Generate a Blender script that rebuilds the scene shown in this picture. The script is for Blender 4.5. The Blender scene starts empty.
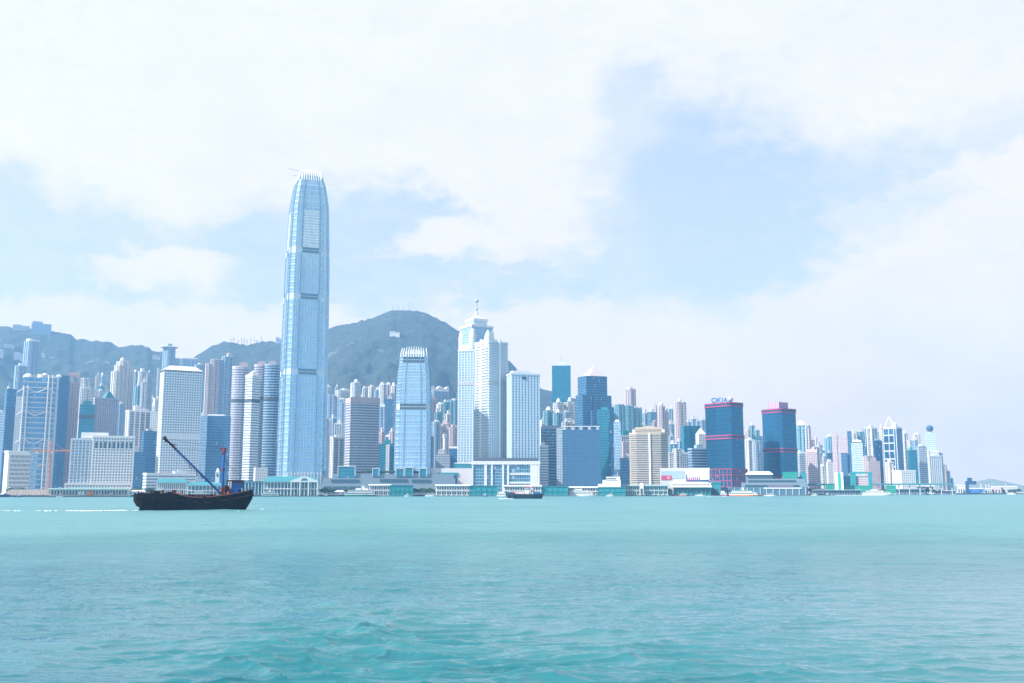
import bpy, math, random
import numpy as np
from mathutils import Vector, Matrix
random.seed(7)
R = math.radians
scene = bpy.context.scene
col = scene.collection

# ------------------------------------------------------------------ camera
F_PX, CX, CY, CAM_H, PITCH = 1000.0, 512.0, 341.5, 8.0, math.atan(148.5 / 1000.0)
cd = bpy.data.cameras.new('camera')
cd.sensor_width = 36.0
cd.lens = F_PX / 1024.0 * 36.0
cd.clip_start, cd.clip_end = 1.0, 60000.0
cam = bpy.data.objects.new('camera', cd)
cam.location = (0, 0, CAM_H)
cam.rotation_euler = (R(90) + PITCH, 0, 0)
col.objects.link(cam)
scene.camera = cam

# ------------------------------------------------------------------ light
SUN_AZ, SUN_EL = -116.0, 42.0          # degrees from the view direction (+Y), minus = to the left
SUN_STRENGTH, SKY_STRENGTH, EXPOSURE = 4.8, 0.10, 1.14
scene.view_settings.view_transform = 'Standard'
scene.view_settings.look = 'None'
scene.view_settings.exposure = EXPOSURE
scene.view_settings.gamma = 1.0
scene.view_settings.use_curve_mapping = False
scene.cycles.use_denoising = True
scene.cycles.max_bounces = 6
scene.cycles.sample_clamp_direct = 6.0
scene.cycles.sample_clamp_indirect = 4.0
scene.cycles.volume_bounces = 1
scene.cycles.transparent_max_bounces = 8
try:
    scene.cycles.denoiser = 'OPENIMAGEDENOISE'
except Exception:
    pass

sl = bpy.data.lights.new('sun', 'SUN')
sl.energy = SUN_STRENGTH
sl.angle = R(0.5)
sl.color = (1.0, 0.955, 0.90)
so = bpy.data.objects.new('sun', sl)
sdir = Vector((math.sin(R(SUN_AZ)) * math.cos(R(SUN_EL)), math.cos(R(SUN_AZ)) * math.cos(R(SUN_EL)), math.sin(R(SUN_EL))))
so.rotation_euler = sdir.to_track_quat('Z', 'Y').to_euler()
so.location = (-900, 0, 900)
col.objects.link(so)


class NT:
    """small helper that wires shader nodes"""
    def __init__(self, tree):
        self.t = tree
        self.t.nodes.clear()

    def n(self, kind, **kw):
        nd = self.t.nodes.new(kind)
        for k, v in kw.items():
            setattr(nd, k, v)
        return nd

    def put(self, sock, v):
        if hasattr(v, 'is_output') or isinstance(v, bpy.types.NodeSocket):
            self.t.links.new(v, sock)
        else:
            sock.default_value = v

    def m(self, op, a, b=0.0, c=0.0, clamp=False):
        nd = self.n('ShaderNodeMath', operation=op, use_clamp=clamp)
        self.put(nd.inputs[0], a)
        self.put(nd.inputs[1], b)
        self.put(nd.inputs[2], c)
        return nd.outputs[0]

    def mix(self, f, a, b, blend='MIX'):
        nd = self.n('ShaderNodeMix', data_type='RGBA', blend_type=blend)
        self.put(nd.inputs[0], f)
        self.put(nd.inputs[6], a if not isinstance(a, tuple) else (*a[:3], 1))
        self.put(nd.inputs[7], b if not isinstance(b, tuple) else (*b[:3], 1))
        return nd.outputs[2]

    def mixf(self, f, a, b):
        nd = self.n('ShaderNodeMix', data_type='FLOAT')
        self.put(nd.inputs[0], f)
        self.put(nd.inputs[2], a)
        self.put(nd.inputs[3], b)
        return nd.outputs[0]

    def ramp(self, v, lo, hi):
        nd = self.n('ShaderNodeMapRange', interpolation_type='SMOOTHSTEP')
        self.put(nd.inputs['Value'], v)
        nd.inputs['From Min'].default_value = lo
        nd.inputs['From Max'].default_value = hi
        return nd.outputs[0]

    def noise(self, vec, scale, detail=2.0, rough=0.5, dist=0.0):
        nd = self.n('ShaderNodeTexNoise')
        self.put(nd.inputs['Vector'], vec)
        nd.inputs['Scale'].default_value = scale
        nd.inputs['Detail'].default_value = detail
        nd.inputs['Roughness'].default_value = rough
        nd.inputs['Distortion'].default_value = dist
        return nd.outputs['Fac'], nd.outputs['Color']


# ------------------------------------------------------------------ sky with clouds
def azel(px, py):
    v = Vector((px - CX, F_PX, CY - py))
    c, s = math.cos(PITCH), math.sin(PITCH)
    v = Vector((v.x, v.y * c - v.z * s, v.y * s + v.z * c)).normalized()
    return math.degrees(math.atan2(v.x, v.y)), math.degrees(math.asin(v.z))


world = bpy.data.worlds.new('World')
scene.world = world
world.use_nodes = True
W = NT(world.node_tree)
out = W.n('ShaderNodeOutputWorld')
bg = W.n('ShaderNodeBackground')
sky = W.n('ShaderNodeTexSky', sky_type='NISHITA')
sky.sun_disc = False
sky.sun_elevation = R(SUN_EL)
sky.sun_rotation = R(SUN_AZ)
sky.altitude = 0
sky.air_density, sky.dust_density, sky.ozone_density = 1.0, 1.2, 1.5
tc = W.n('ShaderNodeTexCoord')
sx = W.n('ShaderNodeSeparateXYZ')
W.put(sx.inputs[0], tc.outputs['Generated'])
az = W.m('MULTIPLY', W.m('ARCTAN2', sx.outputs[0], sx.outputs[1]), 57.2958)
el = W.m('MULTIPLY', W.m('ARCSINE', sx.outputs[2]), 57.2958)
cmb = W.n('ShaderNodeCombineXYZ')
W.put(cmb.inputs[0], az)
W.put(cmb.inputs[1], W.m('MULTIPLY', el, 1.7))
ae = cmb.outputs[0]
n1, n1c = W.noise(ae, 0.11, 7.0, 0.55, 0.3)
n2, n2c = W.noise(ae, 0.33, 7.0, 0.60, 0.2)
n3, n3c = W.noise(ae, 0.95, 5.0, 0.62, 0.15)
sc_ = W.n('ShaderNodeSeparateColor')
W.put(sc_.inputs[0], n1c)
sc2 = W.n('ShaderNodeSeparateColor')
W.put(sc2.inputs[0], n2c)
sc3 = W.n('ShaderNodeSeparateColor')
W.put(sc3.inputs[0], n3c)
# warped position so every cloud edge is broken up
waz = W.m('ADD', W.m('ADD', az, W.m('MULTIPLY', W.m('SUBTRACT', sc_.outputs[0], 0.5), 9.0)), W.m('ADD', W.m('MULTIPLY', W.m('SUBTRACT', sc2.outputs[0], 0.5), 5.0), W.m('MULTIPLY', W.m('SUBTRACT', sc3.outputs[0], 0.5), 2.6)))
wel = W.m('ADD', W.m('ADD', el, W.m('MULTIPLY', W.m('SUBTRACT', sc_.outputs[1], 0.5), 5.0)), W.m('ADD', W.m('MULTIPLY', W.m('SUBTRACT', sc2.outputs[1], 0.5), 3.2), W.m('MULTIPLY', W.m('SUBTRACT', sc3.outputs[1], 0.5), 1.8)))


def blob(px, py, rx, ry, tilt=0.0):
    """soft ellipse on the sky dome: 1 inside, 0 outside (centre and radii given in degrees)"""
    a0, e0 = azel(px, py)
    dx = W.m('SUBTRACT', waz, a0)
    dy = W.m('SUBTRACT', wel, e0)
    c, s = math.cos(R(tilt)), math.sin(R(tilt))
    u = W.m('DIVIDE', W.m('ADD', W.m('MULTIPLY', dx, c), W.m('MULTIPLY', dy, s)), rx * 0.0573)
    v = W.m('DIVIDE', W.m('SUBTRACT', W.m('MULTIPLY', dy, c), W.m('MULTIPLY', dx, s)), ry * 0.0573)
    r2 = W.m('ADD', W.m('MULTIPLY', u, u), W.m('MULTIPLY', v, v))
    return W.ramp(W.m('SQRT', r2), 1.30, 0.55)


gaps = [(722, 208, 138, 118, -8, 1.0), (640, 240, 110, 80, 0, .8), (850, 165, 120, 42, 20, .85), (985, 108, 90, 26, 14, .9),
        (330, 258, 190, 66, 0, .9), (60, 245, 150, 62, 0, .8), (640, 120, 60, 70, 0, .55), (395, 215, 75, 46, 0, .85), (520, 288, 140, 22, 0, .85), (610, 250, 40, 60, 0, .8), (880, 230, 80, 40, 20, .5)]
puffs = [(548, 218, 60, 36, 6, 1.0), (470, 243, 74, 26, 0, 1.0), (510, 130, 90, 50, 0, .7), (162, 264, 62, 20, 0, .9), (60, 322, 120, 26, 0, .85), (250, 325, 150, 22, 0, .8),
         (905, 285, 190, 52, 18, .95), (800, 325, 150, 28, 6, .9), (930, 60, 190, 80, 0, .7), (620, 320, 170, 26, 0, .6), (150, 180, 100, 34, 0, .6)]
clear = None
for g in gaps:
    b = W.m('MULTIPLY', blob(*g[:5]), g[5])
    clear = b if clear is None else W.m('MAXIMUM', clear, b)
cloudy = None
for g in puffs:
    b = W.m('MULTIPLY', blob(*g[:5]), g[5])
    cloudy = b if cloudy is None else W.m('MAXIMUM', cloudy, b)
# away from the part of the sky in front, plain broken cloud decides
infront = W.ramp(W.m('ABSOLUTE', az), 60.0, 34.0)
other = W.m('MULTIPLY', W.ramp(n1, 0.45, 0.62), W.m('SUBTRACT', 1.0, infront))
clear = W.m('ADD', W.m('MULTIPLY', clear, infront), W.m('MULTIPLY', other, 0.9))
cover = W.m('SUBTRACT', 1.0, W.m('MULTIPLY', clear, W.m('SUBTRACT', 1.0, W.m('MULTIPLY', cloudy, infront))), clamp=True)
cover = W.m('ADD', cover, W.m('MULTIPLY', W.m('ADD', W.m('SUBTRACT', n2, 0.5), W.m('MULTIPLY', W.m('SUBTRACT', n3, 0.5), 0.5)), 0.85), clamp=True)
veil = W.m('ADD', 0.26, W.m('MULTIPLY', cover, 0.74))
# cloud brightness: thick parts white, thin and low parts a little grey-blue
shade = W.m('ADD', W.m('MULTIPLY', W.m('SUBTRACT', n1, 0.5), 0.9), W.m('MULTIPLY', W.m('SUBTRACT', n2, 0.5), 0.7))
rightlow = W.m('MULTIPLY', W.ramp(el, 9.5, 1.5), W.ramp(az, -2.0, 24.0))
CLOUD_LIT, CLOUD_DIM = (4.95, 4.68, 4.75), (3.75, 3.75, 3.95)
white = W.mix(W.m('ADD', W.m('ADD', 0.22, W.m('MULTIPLY', rightlow, 0.75)), shade, clamp=True), CLOUD_LIT, CLOUD_DIM)
bluesky = W.mix(0.5, sky.outputs[0], (2.6, 3.3, 4.3))
glow = W.mix(W.ramp(el, 26.0, 2.0), (1.0, 1.0, 1.0), (1.24, 1.06, 0.92))     # the air near the horizon is warmer and brighter
W.put(bg.inputs['Color'], W.mix(1.0, W.mix(veil, bluesky, white), glow, 'MULTIPLY'))
bg.inputs['Strength'].default_value = SKY_STRENGTH
W.put(out.inputs['Surface'], bg.outputs[0])


# ------------------------------------------------------------------ picture <-> place
_c, _s = math.cos(PITCH), math.sin(PITCH)


def zat(py, Y):
    v = (CY - py) / F_PX
    return CAM_H + Y * (_s + v * _c) / (_c - v * _s)


def depth(Y, Z):
    return Y * _c + (Z - CAM_H) * _s


def xat(px, Y, Z=0.0):
    return (px - CX) / F_PX * depth(Y, Z)


def at(px, py, Y):
    Z = zat(py, Y)
    return Vector((xat(px, Y, Z), Y, Z))


# ------------------------------------------------------------------ materials
_M = {}


def sock(p, *names):
    for n in names:
        if n in p.inputs:
            return p.inputs[n]


def plain(key, rgb, rough=0.6, metal=0.0, var=0.12, scale=0.35, spec=0.4):
    if key in _M:
        return _M[key]
    m = bpy.data.materials.new(key)
    m.use_nodes = True
    T = NT(m.node_tree)
    o = T.n('ShaderNodeOutputMaterial')
    p = T.n('ShaderNodeBsdfPrincipled')
    tcx = T.n('ShaderNodeTexCoord')
    f, _ = T.noise(tcx.outputs['Object'], scale, 5.0, 0.6)
    k = T.m('ADD', 1.0 - var, T.m('MULTIPLY', f, 2 * var))
    c = T.mix(1.0, (*rgb, 1), k, 'MULTIPLY')
    T.put(p.inputs['Base Color'], c)
    p.inputs['Roughness'].default_value = rough
    p.inputs['Metallic'].default_value = metal
    sock(p, 'Specular IOR Level', 'Specular').default_value = spec
    T.put(o.inputs['Surface'], p.outputs[0])
    _M[key] = m
    return m


def facade(key, wall, glass, fh=3.8, bw=3.0, mu=0.25, sp=0.4, metal=0.35, rough=0.12, var=0.35, wallrough=0.65, blinds=0.05, bump=0.06):
    """windows in a wall: u runs along the wall in metres, v up the wall"""
    if key in _M:
        return _M[key]
    m = bpy.data.materials.new(key)
    m.use_nodes = True
    T = NT(m.node_tree)
    o = T.n('ShaderNodeOutputMaterial')
    p = T.n('ShaderNodeBsdfPrincipled')
    uv = T.n('ShaderNodeUVMap')
    s = T.n('ShaderNodeSeparateXYZ')
    T.put(s.inputs[0], uv.outputs[0])
    x = T.m('DIVIDE', s.outputs[0], bw)
    y = T.m('DIVIDE', s.outputs[1], fh)
    fx = T.m('FRACT', x)
    fy = T.m('FRACT', y)
    win = T.m('MULTIPLY', T.m('GREATER_THAN', fx, mu), T.m('GREATER_THAN', fy, sp))
    cell = T.n('ShaderNodeCombineXYZ')
    T.put(cell.inputs[0], T.m('FLOOR', x))
    T.put(cell.inputs[1], T.m('FLOOR', y))
    wn = T.n('ShaderNodeTexWhiteNoise', noise_dimensions='2D')
    T.put(wn.inputs['Vector'], cell.outputs[0])
    rnd = wn.outputs['Value']
    big, _ = T.noise(uv.outputs[0], 0.03, 3.0, 0.6)
    tone = T.m('ADD', T.m('ADD', 1.0 - var, T.m('MULTIPLY', rnd, 1.2 * var)), T.m('MULTIPLY', big, 0.8 * var))
    gl = T.mix(1.0, (*glass, 1), tone, 'MULTIPLY')
    gl = T.mix(T.m('MULTIPLY', T.m('GREATER_THAN', rnd, 1.0 - blinds), 0.55), gl, (0.55, 0.55, 0.52))
    grime, _ = T.noise(uv.outputs[0], 0.12, 5.0, 0.65)
    wl = T.mix(1.0, (*wall, 1), T.m('ADD', 0.84, T.m('MULTIPLY', grime, 0.32)), 'MULTIPLY')
    T.put(p.inputs['Base Color'], T.mix(win, wl, gl))
    T.put(p.inputs['Roughness'], T.mixf(win, wallrough, rough))
    T.put(p.inputs['Metallic'], T.m('MULTIPLY', win, metal))
    # panes never sit perfectly flat
    bmp = T.n('ShaderNodeBump')
    bmp.inputs['Strength'].default_value = bump
    bmp.inputs['Distance'].default_value = 1.0
    T.put(bmp.inputs['Height'], T.m('MULTIPLY', T.m('MULTIPLY', T.m('ADD', rnd, T.m('MULTIPLY', big, 3.0)), win), 0.5))
    T.put(p.inputs['Normal'], bmp.outputs[0])
    T.put(o.inputs['Surface'], p.outputs[0])
    _M[key] = m
    return m


# ------------------------------------------------------------------ mesh builder
class MB:
    def __init__(self):
        self.v, self.f, self.m, self.uv = [], [], [], []

    def face(self, pts, mat=0, uvs=None):
        i = len(self.v)
        self.v.extend([tuple(p) for p in pts])
        self.f.append(tuple(range(i, i + len(pts))))
        self.m.append(mat)
        self.uv.append(uvs if uvs else [(p[0], p[1]) for p in pts])

    def loft(self, rings, mat=0, cap=1, capmat=None):
        """rings: list of (poly [(x,y)], z); sides get u = length along the wall, v = height"""
        for (a, z0), (b, z1) in zip(rings, rings[1:]):
            n = len(a)
            u = 0.0
            for i in range(n):
                j = (i + 1) % n
                L = math.hypot(a[j][0] - a[i][0], a[j][1] - a[i][1])
                self.face([(*a[i], z0), (*a[j], z0), (*b[j], z1), (*b[i], z1)], mat,
                          [(u, z0), (u + L, z0), (u + L, z1), (u, z1)])
                u += L + 0.37
        if cap:
            cm = mat if capmat is None else capmat
            self.face([(*p, rings[-1][1]) for p in rings[-1][0]], cm, [(0.01, 0.01)] * len(rings[-1][0]))
            self.face([(*p, rings[0][1]) for p in reversed(rings[0][0])], cm, [(0.01, 0.01)] * len(rings[0][0]))

    def prism(self, poly, z0, z1, mat=0, capmat=None):
        self.loft([(poly, z0), (poly, z1)], mat, 1, capmat)

    def box(self, cx, cy, z0, sx, sy, sz, mat=0, rot=0.0):
        c, s = math.cos(rot), math.sin(rot)
        pts = [(-sx / 2, -sy / 2), (sx / 2, -sy / 2), (sx / 2, sy / 2), (-sx / 2, sy / 2)]
        self.prism([(cx + x * c - y * s, cy + x * s + y * c) for x, y in pts], z0, z0 + sz, mat)

    def tube(self, a, b, r0, r1=None, n=6, mat=0):
        a, b = Vector(a), Vector(b)
        r1 = r0 if r1 is None else r1
        d = (b - a).normalized()
        u = d.orthogonal().normalized()
        w = d.cross(u)
        A = [a + (u * math.cos(t) + w * math.sin(t)) * r0 for t in [2 * math.pi * k / n for k in range(n)]]
        B = [b + (u * math.cos(t) + w * math.sin(t)) * r1 for t in [2 * math.pi * k / n for k in range(n)]]
        for i in range(n):
            j = (i + 1) % n
            self.face([A[i], A[j], B[j], B[i]], mat)
        self.face(list(reversed(A)), mat)
        self.face(B, mat)

    def ball(self, c, r, n=12, mat=0, squash=1.0, zmin=-1.0):
        c = Vector(c)
        rings = []
        m_ = max(4, n // 2)
        for k in range(m_ + 1):
            t = -math.pi / 2 + math.pi * k / m_
            if math.sin(t) < zmin - 1e-6:
                continue
            rings.append(([(c.x + r * math.cos(t) * math.cos(q), c.y + r * math.cos(t) * math.sin(q)) for q in [2 * math.pi * i / n for i in range(n)]], c.z + r * squash * math.sin(t)))
        self.loft(rings, mat, 0)

    def build(self, name, mats, parent=None, loc=None, rotz=0.0, smooth=False):
        me = bpy.data.meshes.new(name)
        me.from_pydata(self.v, [], self.f)
        if not isinstance(mats, (list, tuple)):
            mats = [mats]
        for m in mats:
            me.materials.append(m)
        me.polygons.foreach_set('material_index', self.m)
        uvl = me.uv_layers.new(name='UVMap')
        uvl.data.foreach_set('uv', [c for f in self.uv for p in f for c in p])
        if smooth:
            me.polygons.foreach_set('use_smooth', [True] * len(self.f))
        me.update()
        o = bpy.data.objects.new(name, me)
        col.objects.link(o)
        if parent:
            o.parent = parent
        if loc is not None:
            o.location = loc
        o.rotation_euler.z = rotz
        return o


def tag(o, label, cat, group=None, kind=None):
    if label:
        o['label'] = label
    if cat:
        o['category'] = cat
    if group:
        o['group'] = group
    if kind:
        o['kind'] = kind
    return o


def thing(name, label, cat, loc, rotz=0.0, group=None):
    o = bpy.data.objects.new(name, None)
    o.empty_display_size = 2.0
    o.location = loc
    o.rotation_euler.z = rotz
    col.objects.link(o)
    return tag(o, label, cat, group)


def copy_tree(o, parent=None):
    c = o.copy()
    col.objects.link(c)
    c.parent = parent
    for ch in list(o.children):
        copy_tree(ch, c)
    return c


def rect(w, d, cx=0.0, cy=0.0):
    return [(cx - w / 2, cy - d / 2), (cx + w / 2, cy - d / 2), (cx + w / 2, cy + d / 2), (cx - w / 2, cy + d / 2)]


def oval(w, d, n=20, p=2.6):
    o = []
    for k in range(n):
        t = -math.pi * 0.75 + 2 * math.pi * k / n
        c, s = math.cos(t), math.sin(t)
        o.append((w / 2 * math.copysign(abs(c) ** (2 / p), c), d / 2 * math.copysign(abs(s) ** (2 / p), s)))
    return o


def cham(w, d, c):
    return [(-w / 2 + c, -d / 2), (w / 2 - c, -d / 2), (w / 2, -d / 2 + c), (w / 2, d / 2 - c), (w / 2 - c, d / 2), (-w / 2 + c, d / 2), (-w / 2, d / 2 - c), (-w / 2, -d / 2 + c)]


def grow(poly, o):
    cx = sum(p[0] for p in poly) / len(poly)
    cy = sum(p[1] for p in poly) / len(poly)
    mx = max(abs(p[0] - cx) for p in poly)
    my = max(abs(p[1] - cy) for p in poly)
    return [(cx + (p[0] - cx) * (mx + o) / mx, cy + (p[1] - cy) * (my + o) / my) for p in poly]

# ------------------------------------------------------------------ value noise (numpy)
_rng = np.random.RandomState(3)
_tab = _rng.rand(256, 256)


def vnoise(x, y):
    xi, yi = np.floor(x).astype(int), np.floor(y).astype(int)
    fx, fy = x - xi, y - yi
    fx, fy = fx * fx * (3 - 2 * fx), fy * fy * (3 - 2 * fy)
    a, b = _tab[xi % 256, yi % 256], _tab[(xi + 1) % 256, yi % 256]
    c, d = _tab[xi % 256, (yi + 1) % 256], _tab[(xi + 1) % 256, (yi + 1) % 256]
    return (a * (1 - fx) + b * fx) * (1 - fy) + (c * (1 - fx) + d * fx) * fy - 0.5


def fbm(x, y, o=5):
    s, a = 0.0, 1.0
    for k in range(o):
        s = s + a * vnoise(x * 2 ** k + 17.3 * k, y * 2 ** k + 5.1 * k)
        a *= 0.5
    return s


def grid_object(name, V, nr, nc, mat, wrap=False, smooth=True):
    """one mesh sheet from a (nr, nc, 3) array"""
    me = bpy.data.meshes.new(name)
    idx = np.arange(nr * nc).reshape(nr, nc)
    if wrap:
        idx = np.concatenate([idx, idx[:, :1]], 1)
    q = np.stack([idx[:-1, :-1], idx[:-1, 1:], idx[1:, 1:], idx[1:, :-1]], -1).reshape(-1, 4)
    me.vertices.add(nr * nc)
    me.vertices.foreach_set('co', V.reshape(-1).astype(np.float32))
    me.loops.add(len(q) * 4)
    me.loops.foreach_set('vertex_index', q.reshape(-1).astype(np.int32))
    me.polygons.add(len(q))
    me.polygons.foreach_set('loop_start', np.arange(0, len(q) * 4, 4, dtype=np.int32))
    me.polygons.foreach_set('loop_total', np.full(len(q), 4, dtype=np.int32))
    me.polygons.foreach_set('use_smooth', np.full(len(q), smooth))
    me.materials.append(mat)
    me.update()
    me.validate()
    o = bpy.data.objects.new(name, me)
    col.objects.link(o)
    return o


# ------------------------------------------------------------------ water
def water_material():
    m = bpy.data.materials.new('sea water')
    m.use_nodes = True
    T = NT(m.node_tree)
    o = T.n('ShaderNodeOutputMaterial')
    p = T.n('ShaderNodeBsdfPrincipled')
    tcx = T.n('ShaderNodeTexCoord')
    P = tcx.outputs['Object']
    sp = T.n('ShaderNodeSeparateXYZ')
    T.put(sp.inputs[0], P)

    def stretched(sx_, sy_):
        mp = T.n('ShaderNodeMapping')
        mp.inputs['Scale'].default_value = (sx_, sy_, 1)
        T.put(mp.inputs['Vector'], P)
        return mp.outputs[0]
    a, _ = T.noise(stretched(0.20, 0.75), 1.0, 4.0, 0.55, 0.6)       # two to five metre chop
    b, _ = T.noise(stretched(0.8, 2.2), 1.0, 4.0, 0.6, 0.8)          # ripples
    c, _ = T.noise(stretched(0.035, 0.06), 1.0, 3.0, 0.5, 0.3)       # long swell
    gust, _ = T.noise(stretched(0.012, 0.006), 1.0, 4.0, 0.55, 0.5)  # patches of wind
    gust2, _ = T.noise(stretched(0.05, 0.02), 1.0, 3.0, 0.55, 0.4)
    g = T.m('ADD', 0.35, T.m('MULTIPLY', T.ramp(T.m('ADD', T.m('MULTIPLY', gust, 0.7), T.m('MULTIPLY', gust2, 0.3)), 0.36, 0.64), 1.0))
    crest = T.m('POWER', T.m('SUBTRACT', 1.0, T.m('MULTIPLY', T.m('ABSOLUTE', T.m('SUBTRACT', a, 0.5)), 3.2), clamp=True), 2.0)
    h = T.m('ADD', T.m('ADD', T.m('MULTIPLY', crest, 0.42), T.m('MULTIPLY', T.m('MULTIPLY', b, 0.30), g)), T.m('MULTIPLY', c, 1.6))
    bmp = T.n('ShaderNodeBump')
    bmp.inputs['Strength'].default_value = 1.0
    bmp.inputs['Distance'].default_value = 0.13
    T.put(bmp.inputs['Height'], T.m('MULTIPLY', h, T.m('ADD', 0.30, T.m('MULTIPLY', T.ramp(sp.outputs[1], 45.0, 170.0), 3.0))))
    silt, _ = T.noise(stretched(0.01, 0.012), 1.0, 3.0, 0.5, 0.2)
    far_pale = T.m('ADD', T.m('MULTIPLY', T.ramp(sp.outputs[1], 45.0, 240.0), 0.85), T.m('MULTIPLY', T.ramp(silt, 0.35, 0.65), 0.35), clamp=True)   # distance ramp paints in missing sky reflection; silt patches vary it
    T.put(p.inputs['Base Color'], T.mix(far_pale, WATER_A, WATER_B))
    T.put(p.inputs['Roughness'], T.m('ADD', 0.02, T.m('MULTIPLY', T.ramp(sp.outputs[1], 48.0, 190.0), 0.36)))   # open harbour is choppier than the quay
    p.inputs['IOR'].default_value = 1.333
    T.put(p.inputs['Normal'], bmp.outputs[0])
    T.put(o.inputs['Surface'], p.outputs[0])
    return m


WATER_A, WATER_B = (0.000, 0.098, 0.128), (0.085, 0.230, 0.250)  # paler second colour carries the sky reflection that far water lacks
ks = np.concatenate([np.arange(240, 12, -0.33), np.arange(12, 3, -0.2), [2.6, 2.2, 1.9, 1.6]])
rad = np.concatenate([[0.5, 8.0, 16.0, 24.0], CAM_H * 1000.0 / ks])
ang = np.concatenate([np.arange(-32, 32.01, 0.12), np.arange(36, 325, 6.0)])
RR, AA = np.meshgrid(rad, np.radians(ang), indexing='ij')
X, Y = RR * np.sin(AA), RR * np.cos(AA)
Z = np.zeros_like(X)
wr = np.random.RandomState(11)
fade = np.clip((np.abs(((np.degrees(AA) + 180) % 360) - 180) - 31.0) / -2.0, 0, 1)
step = np.maximum(RR * RR * 0.33 / (CAM_H * 1000.0), 0.05)
gust_amp = np.clip(0.75 + 1.1 * fbm(X * 0.022 + 9.0, Y * 0.012 + 4.0, 3), 0.25, 1.4)
gust_amp = gust_amp + 1.5 * np.exp(-((X + 9.0) / 5.0) ** 2 - ((Y - 50.0) / 18.0) ** 2) + 0.7 * np.exp(-((X - 4.0) / 9.0) ** 2 - ((Y - 46.0) / 10.0) ** 2)       # a cat's paw of wind close in
for i, (lx_, ly_, amp) in enumerate([(70, 28, 0.50), (30, 11, 0.34), (14, 4.8, 0.16), (7.5, 2.0, 0.125), (3.8, 1.0, 0.082), (1.8, 0.55, 0.028), (0.85, 0.28, 0.008)]):
    th = R((-9, 6, -4, 11, -12, 5, -7)[i])
    xr, yr = X * math.cos(th) + Y * math.sin(th), -X * math.sin(th) + Y * math.cos(th)
    nz = fbm(xr / lx_ + 31.7 * i, yr / ly_ + 11.3 * i, 2)
    crest = np.clip(1.0 - np.abs(2.3 * nz), 0, 1) ** 3.0                       # flat troughs, narrow crests
    Z += amp * (gust_amp if ly_ < 10 else np.clip((RR - 70.0) / 160.0, 0.12, 1)) * crest * np.clip((ly_ / step - 1.6) / 2.0, 0, 1)
Z = Z * fade
V = np.stack([X, Y, Z], -1)
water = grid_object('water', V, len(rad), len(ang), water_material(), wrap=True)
tag(water, 'turquoise harbour water ruffled by small waves', None, None, 'structure')

# ------------------------------------------------------------------ land behind the sea wall
SHORE = [(-900, 1050), (0, 1150), (300, 1250), (512, 1330), (700, 1400), (850, 1560), (950, 1800), (1024, 1950), (1200, 2200), (1600, 2600)]
LAND_Z = 2.2


def shore(px):
    return float(np.interp(px, [a for a, b in SHORE], [b for a, b in SHORE]))


land = MB()
edge = [(xat(px, shore(px), LAND_Z), shore(px)) for px in range(-900, 1601, 50)]
poly = edge + [(3300, 4800), (-3300, 4800)]
land.loft([(poly, -0.6), (poly, LAND_Z)], 1, 1, 0)
lo = land.build('ground', [plain('pale paving', (0.34, 0.34, 0.33)), plain('sea wall concrete', (0.08, 0.10, 0.105), scale=0.05, var=0.3)])
tag(lo, 'paved waterfront ground behind the sea wall', None, None, 'structure')

# ------------------------------------------------------------------ hills
RIDGE = [(-700, 380), (-300, 345), (-80, 330), (0, 326.5), (10, 326.5), (28, 329), (50, 331.5), (58, 332), (70, 335), (75, 339), (100, 340.5), (115, 344.5), (122, 346), (132, 345),
         (147, 346), (152, 350), (165, 353), (180, 359), (190, 360), (200, 354), (212, 346.5), (224, 341.5), (232, 342), (240, 344), (250, 344.5), (262, 342), (275, 341.5), (290, 339), (310, 334), (328, 328.5),
         (338, 326), (345, 324.5), (352, 323), (362, 320), (372, 317.5), (376, 316), (384, 312.5), (392, 310.2), (404, 309.8), (415, 310), (422, 312), (432, 316.5), (445, 322.5), (452, 326.5),
         (460, 331), (480, 342), (505, 357), (513, 366), (522, 375), (540, 387.5), (552, 391.5), (575, 399), (600, 408), (640, 420), (680, 432), (740, 452), (820, 470), (880, 483), (930, 491), (1100, 491), (1500, 491)]
Y_FOOT, Y_RIDGE = 1900.0, 4200.0
pxs = np.arange(-560, 1500, 2.0)
ts = np.concatenate([np.linspace(0, 1.0, 150), np.linspace(1.015, 1.28, 12)])
ridge_py = np.interp(pxs, [a for a, b in RIDGE], [b for a, b in RIDGE])
ridge_z = np.array([zat(p, Y_RIDGE) for p in ridge_py])
PX, TT = np.meshgrid(pxs, ts)
YY = Y_FOOT + (Y_RIDGE - Y_FOOT) * TT
prof = np.where(TT <= 1, 0.22 * TT + 0.78 * TT ** 2.0, 1.0 - 2.6 * (TT - 1))
ZZ = ridge_z[None, :] * prof
XX = (PX - CX) / F_PX * (YY * _c + (ZZ - CAM_H) * _s)
spur = fbm(XX / 420.0 + 3.3, YY / 700.0 + 8.1, 5)
mid = np.clip(np.sin(np.clip(TT, 0, 1) * math.pi), 0, 1)
k_h = np.clip(ridge_z / 400.0, 0, 1)[None, :]
ZZ = ZZ + spur * 260.0 * mid * k_h + fbm(XX / 45.0, YY / 45.0, 4) * (8.0 + 22.0 * mid) * np.clip(ZZ / 60.0, 0, 1)
ZZ = ZZ + fbm(XX / 16.0 + 2.2, YY / 16.0 + 7.7, 2) * 7.0 * np.clip(ZZ / 60.0, 0, 1)
ZZ = np.where(TT < 0.001, -0.4, np.maximum(ZZ, 0.4))


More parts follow.
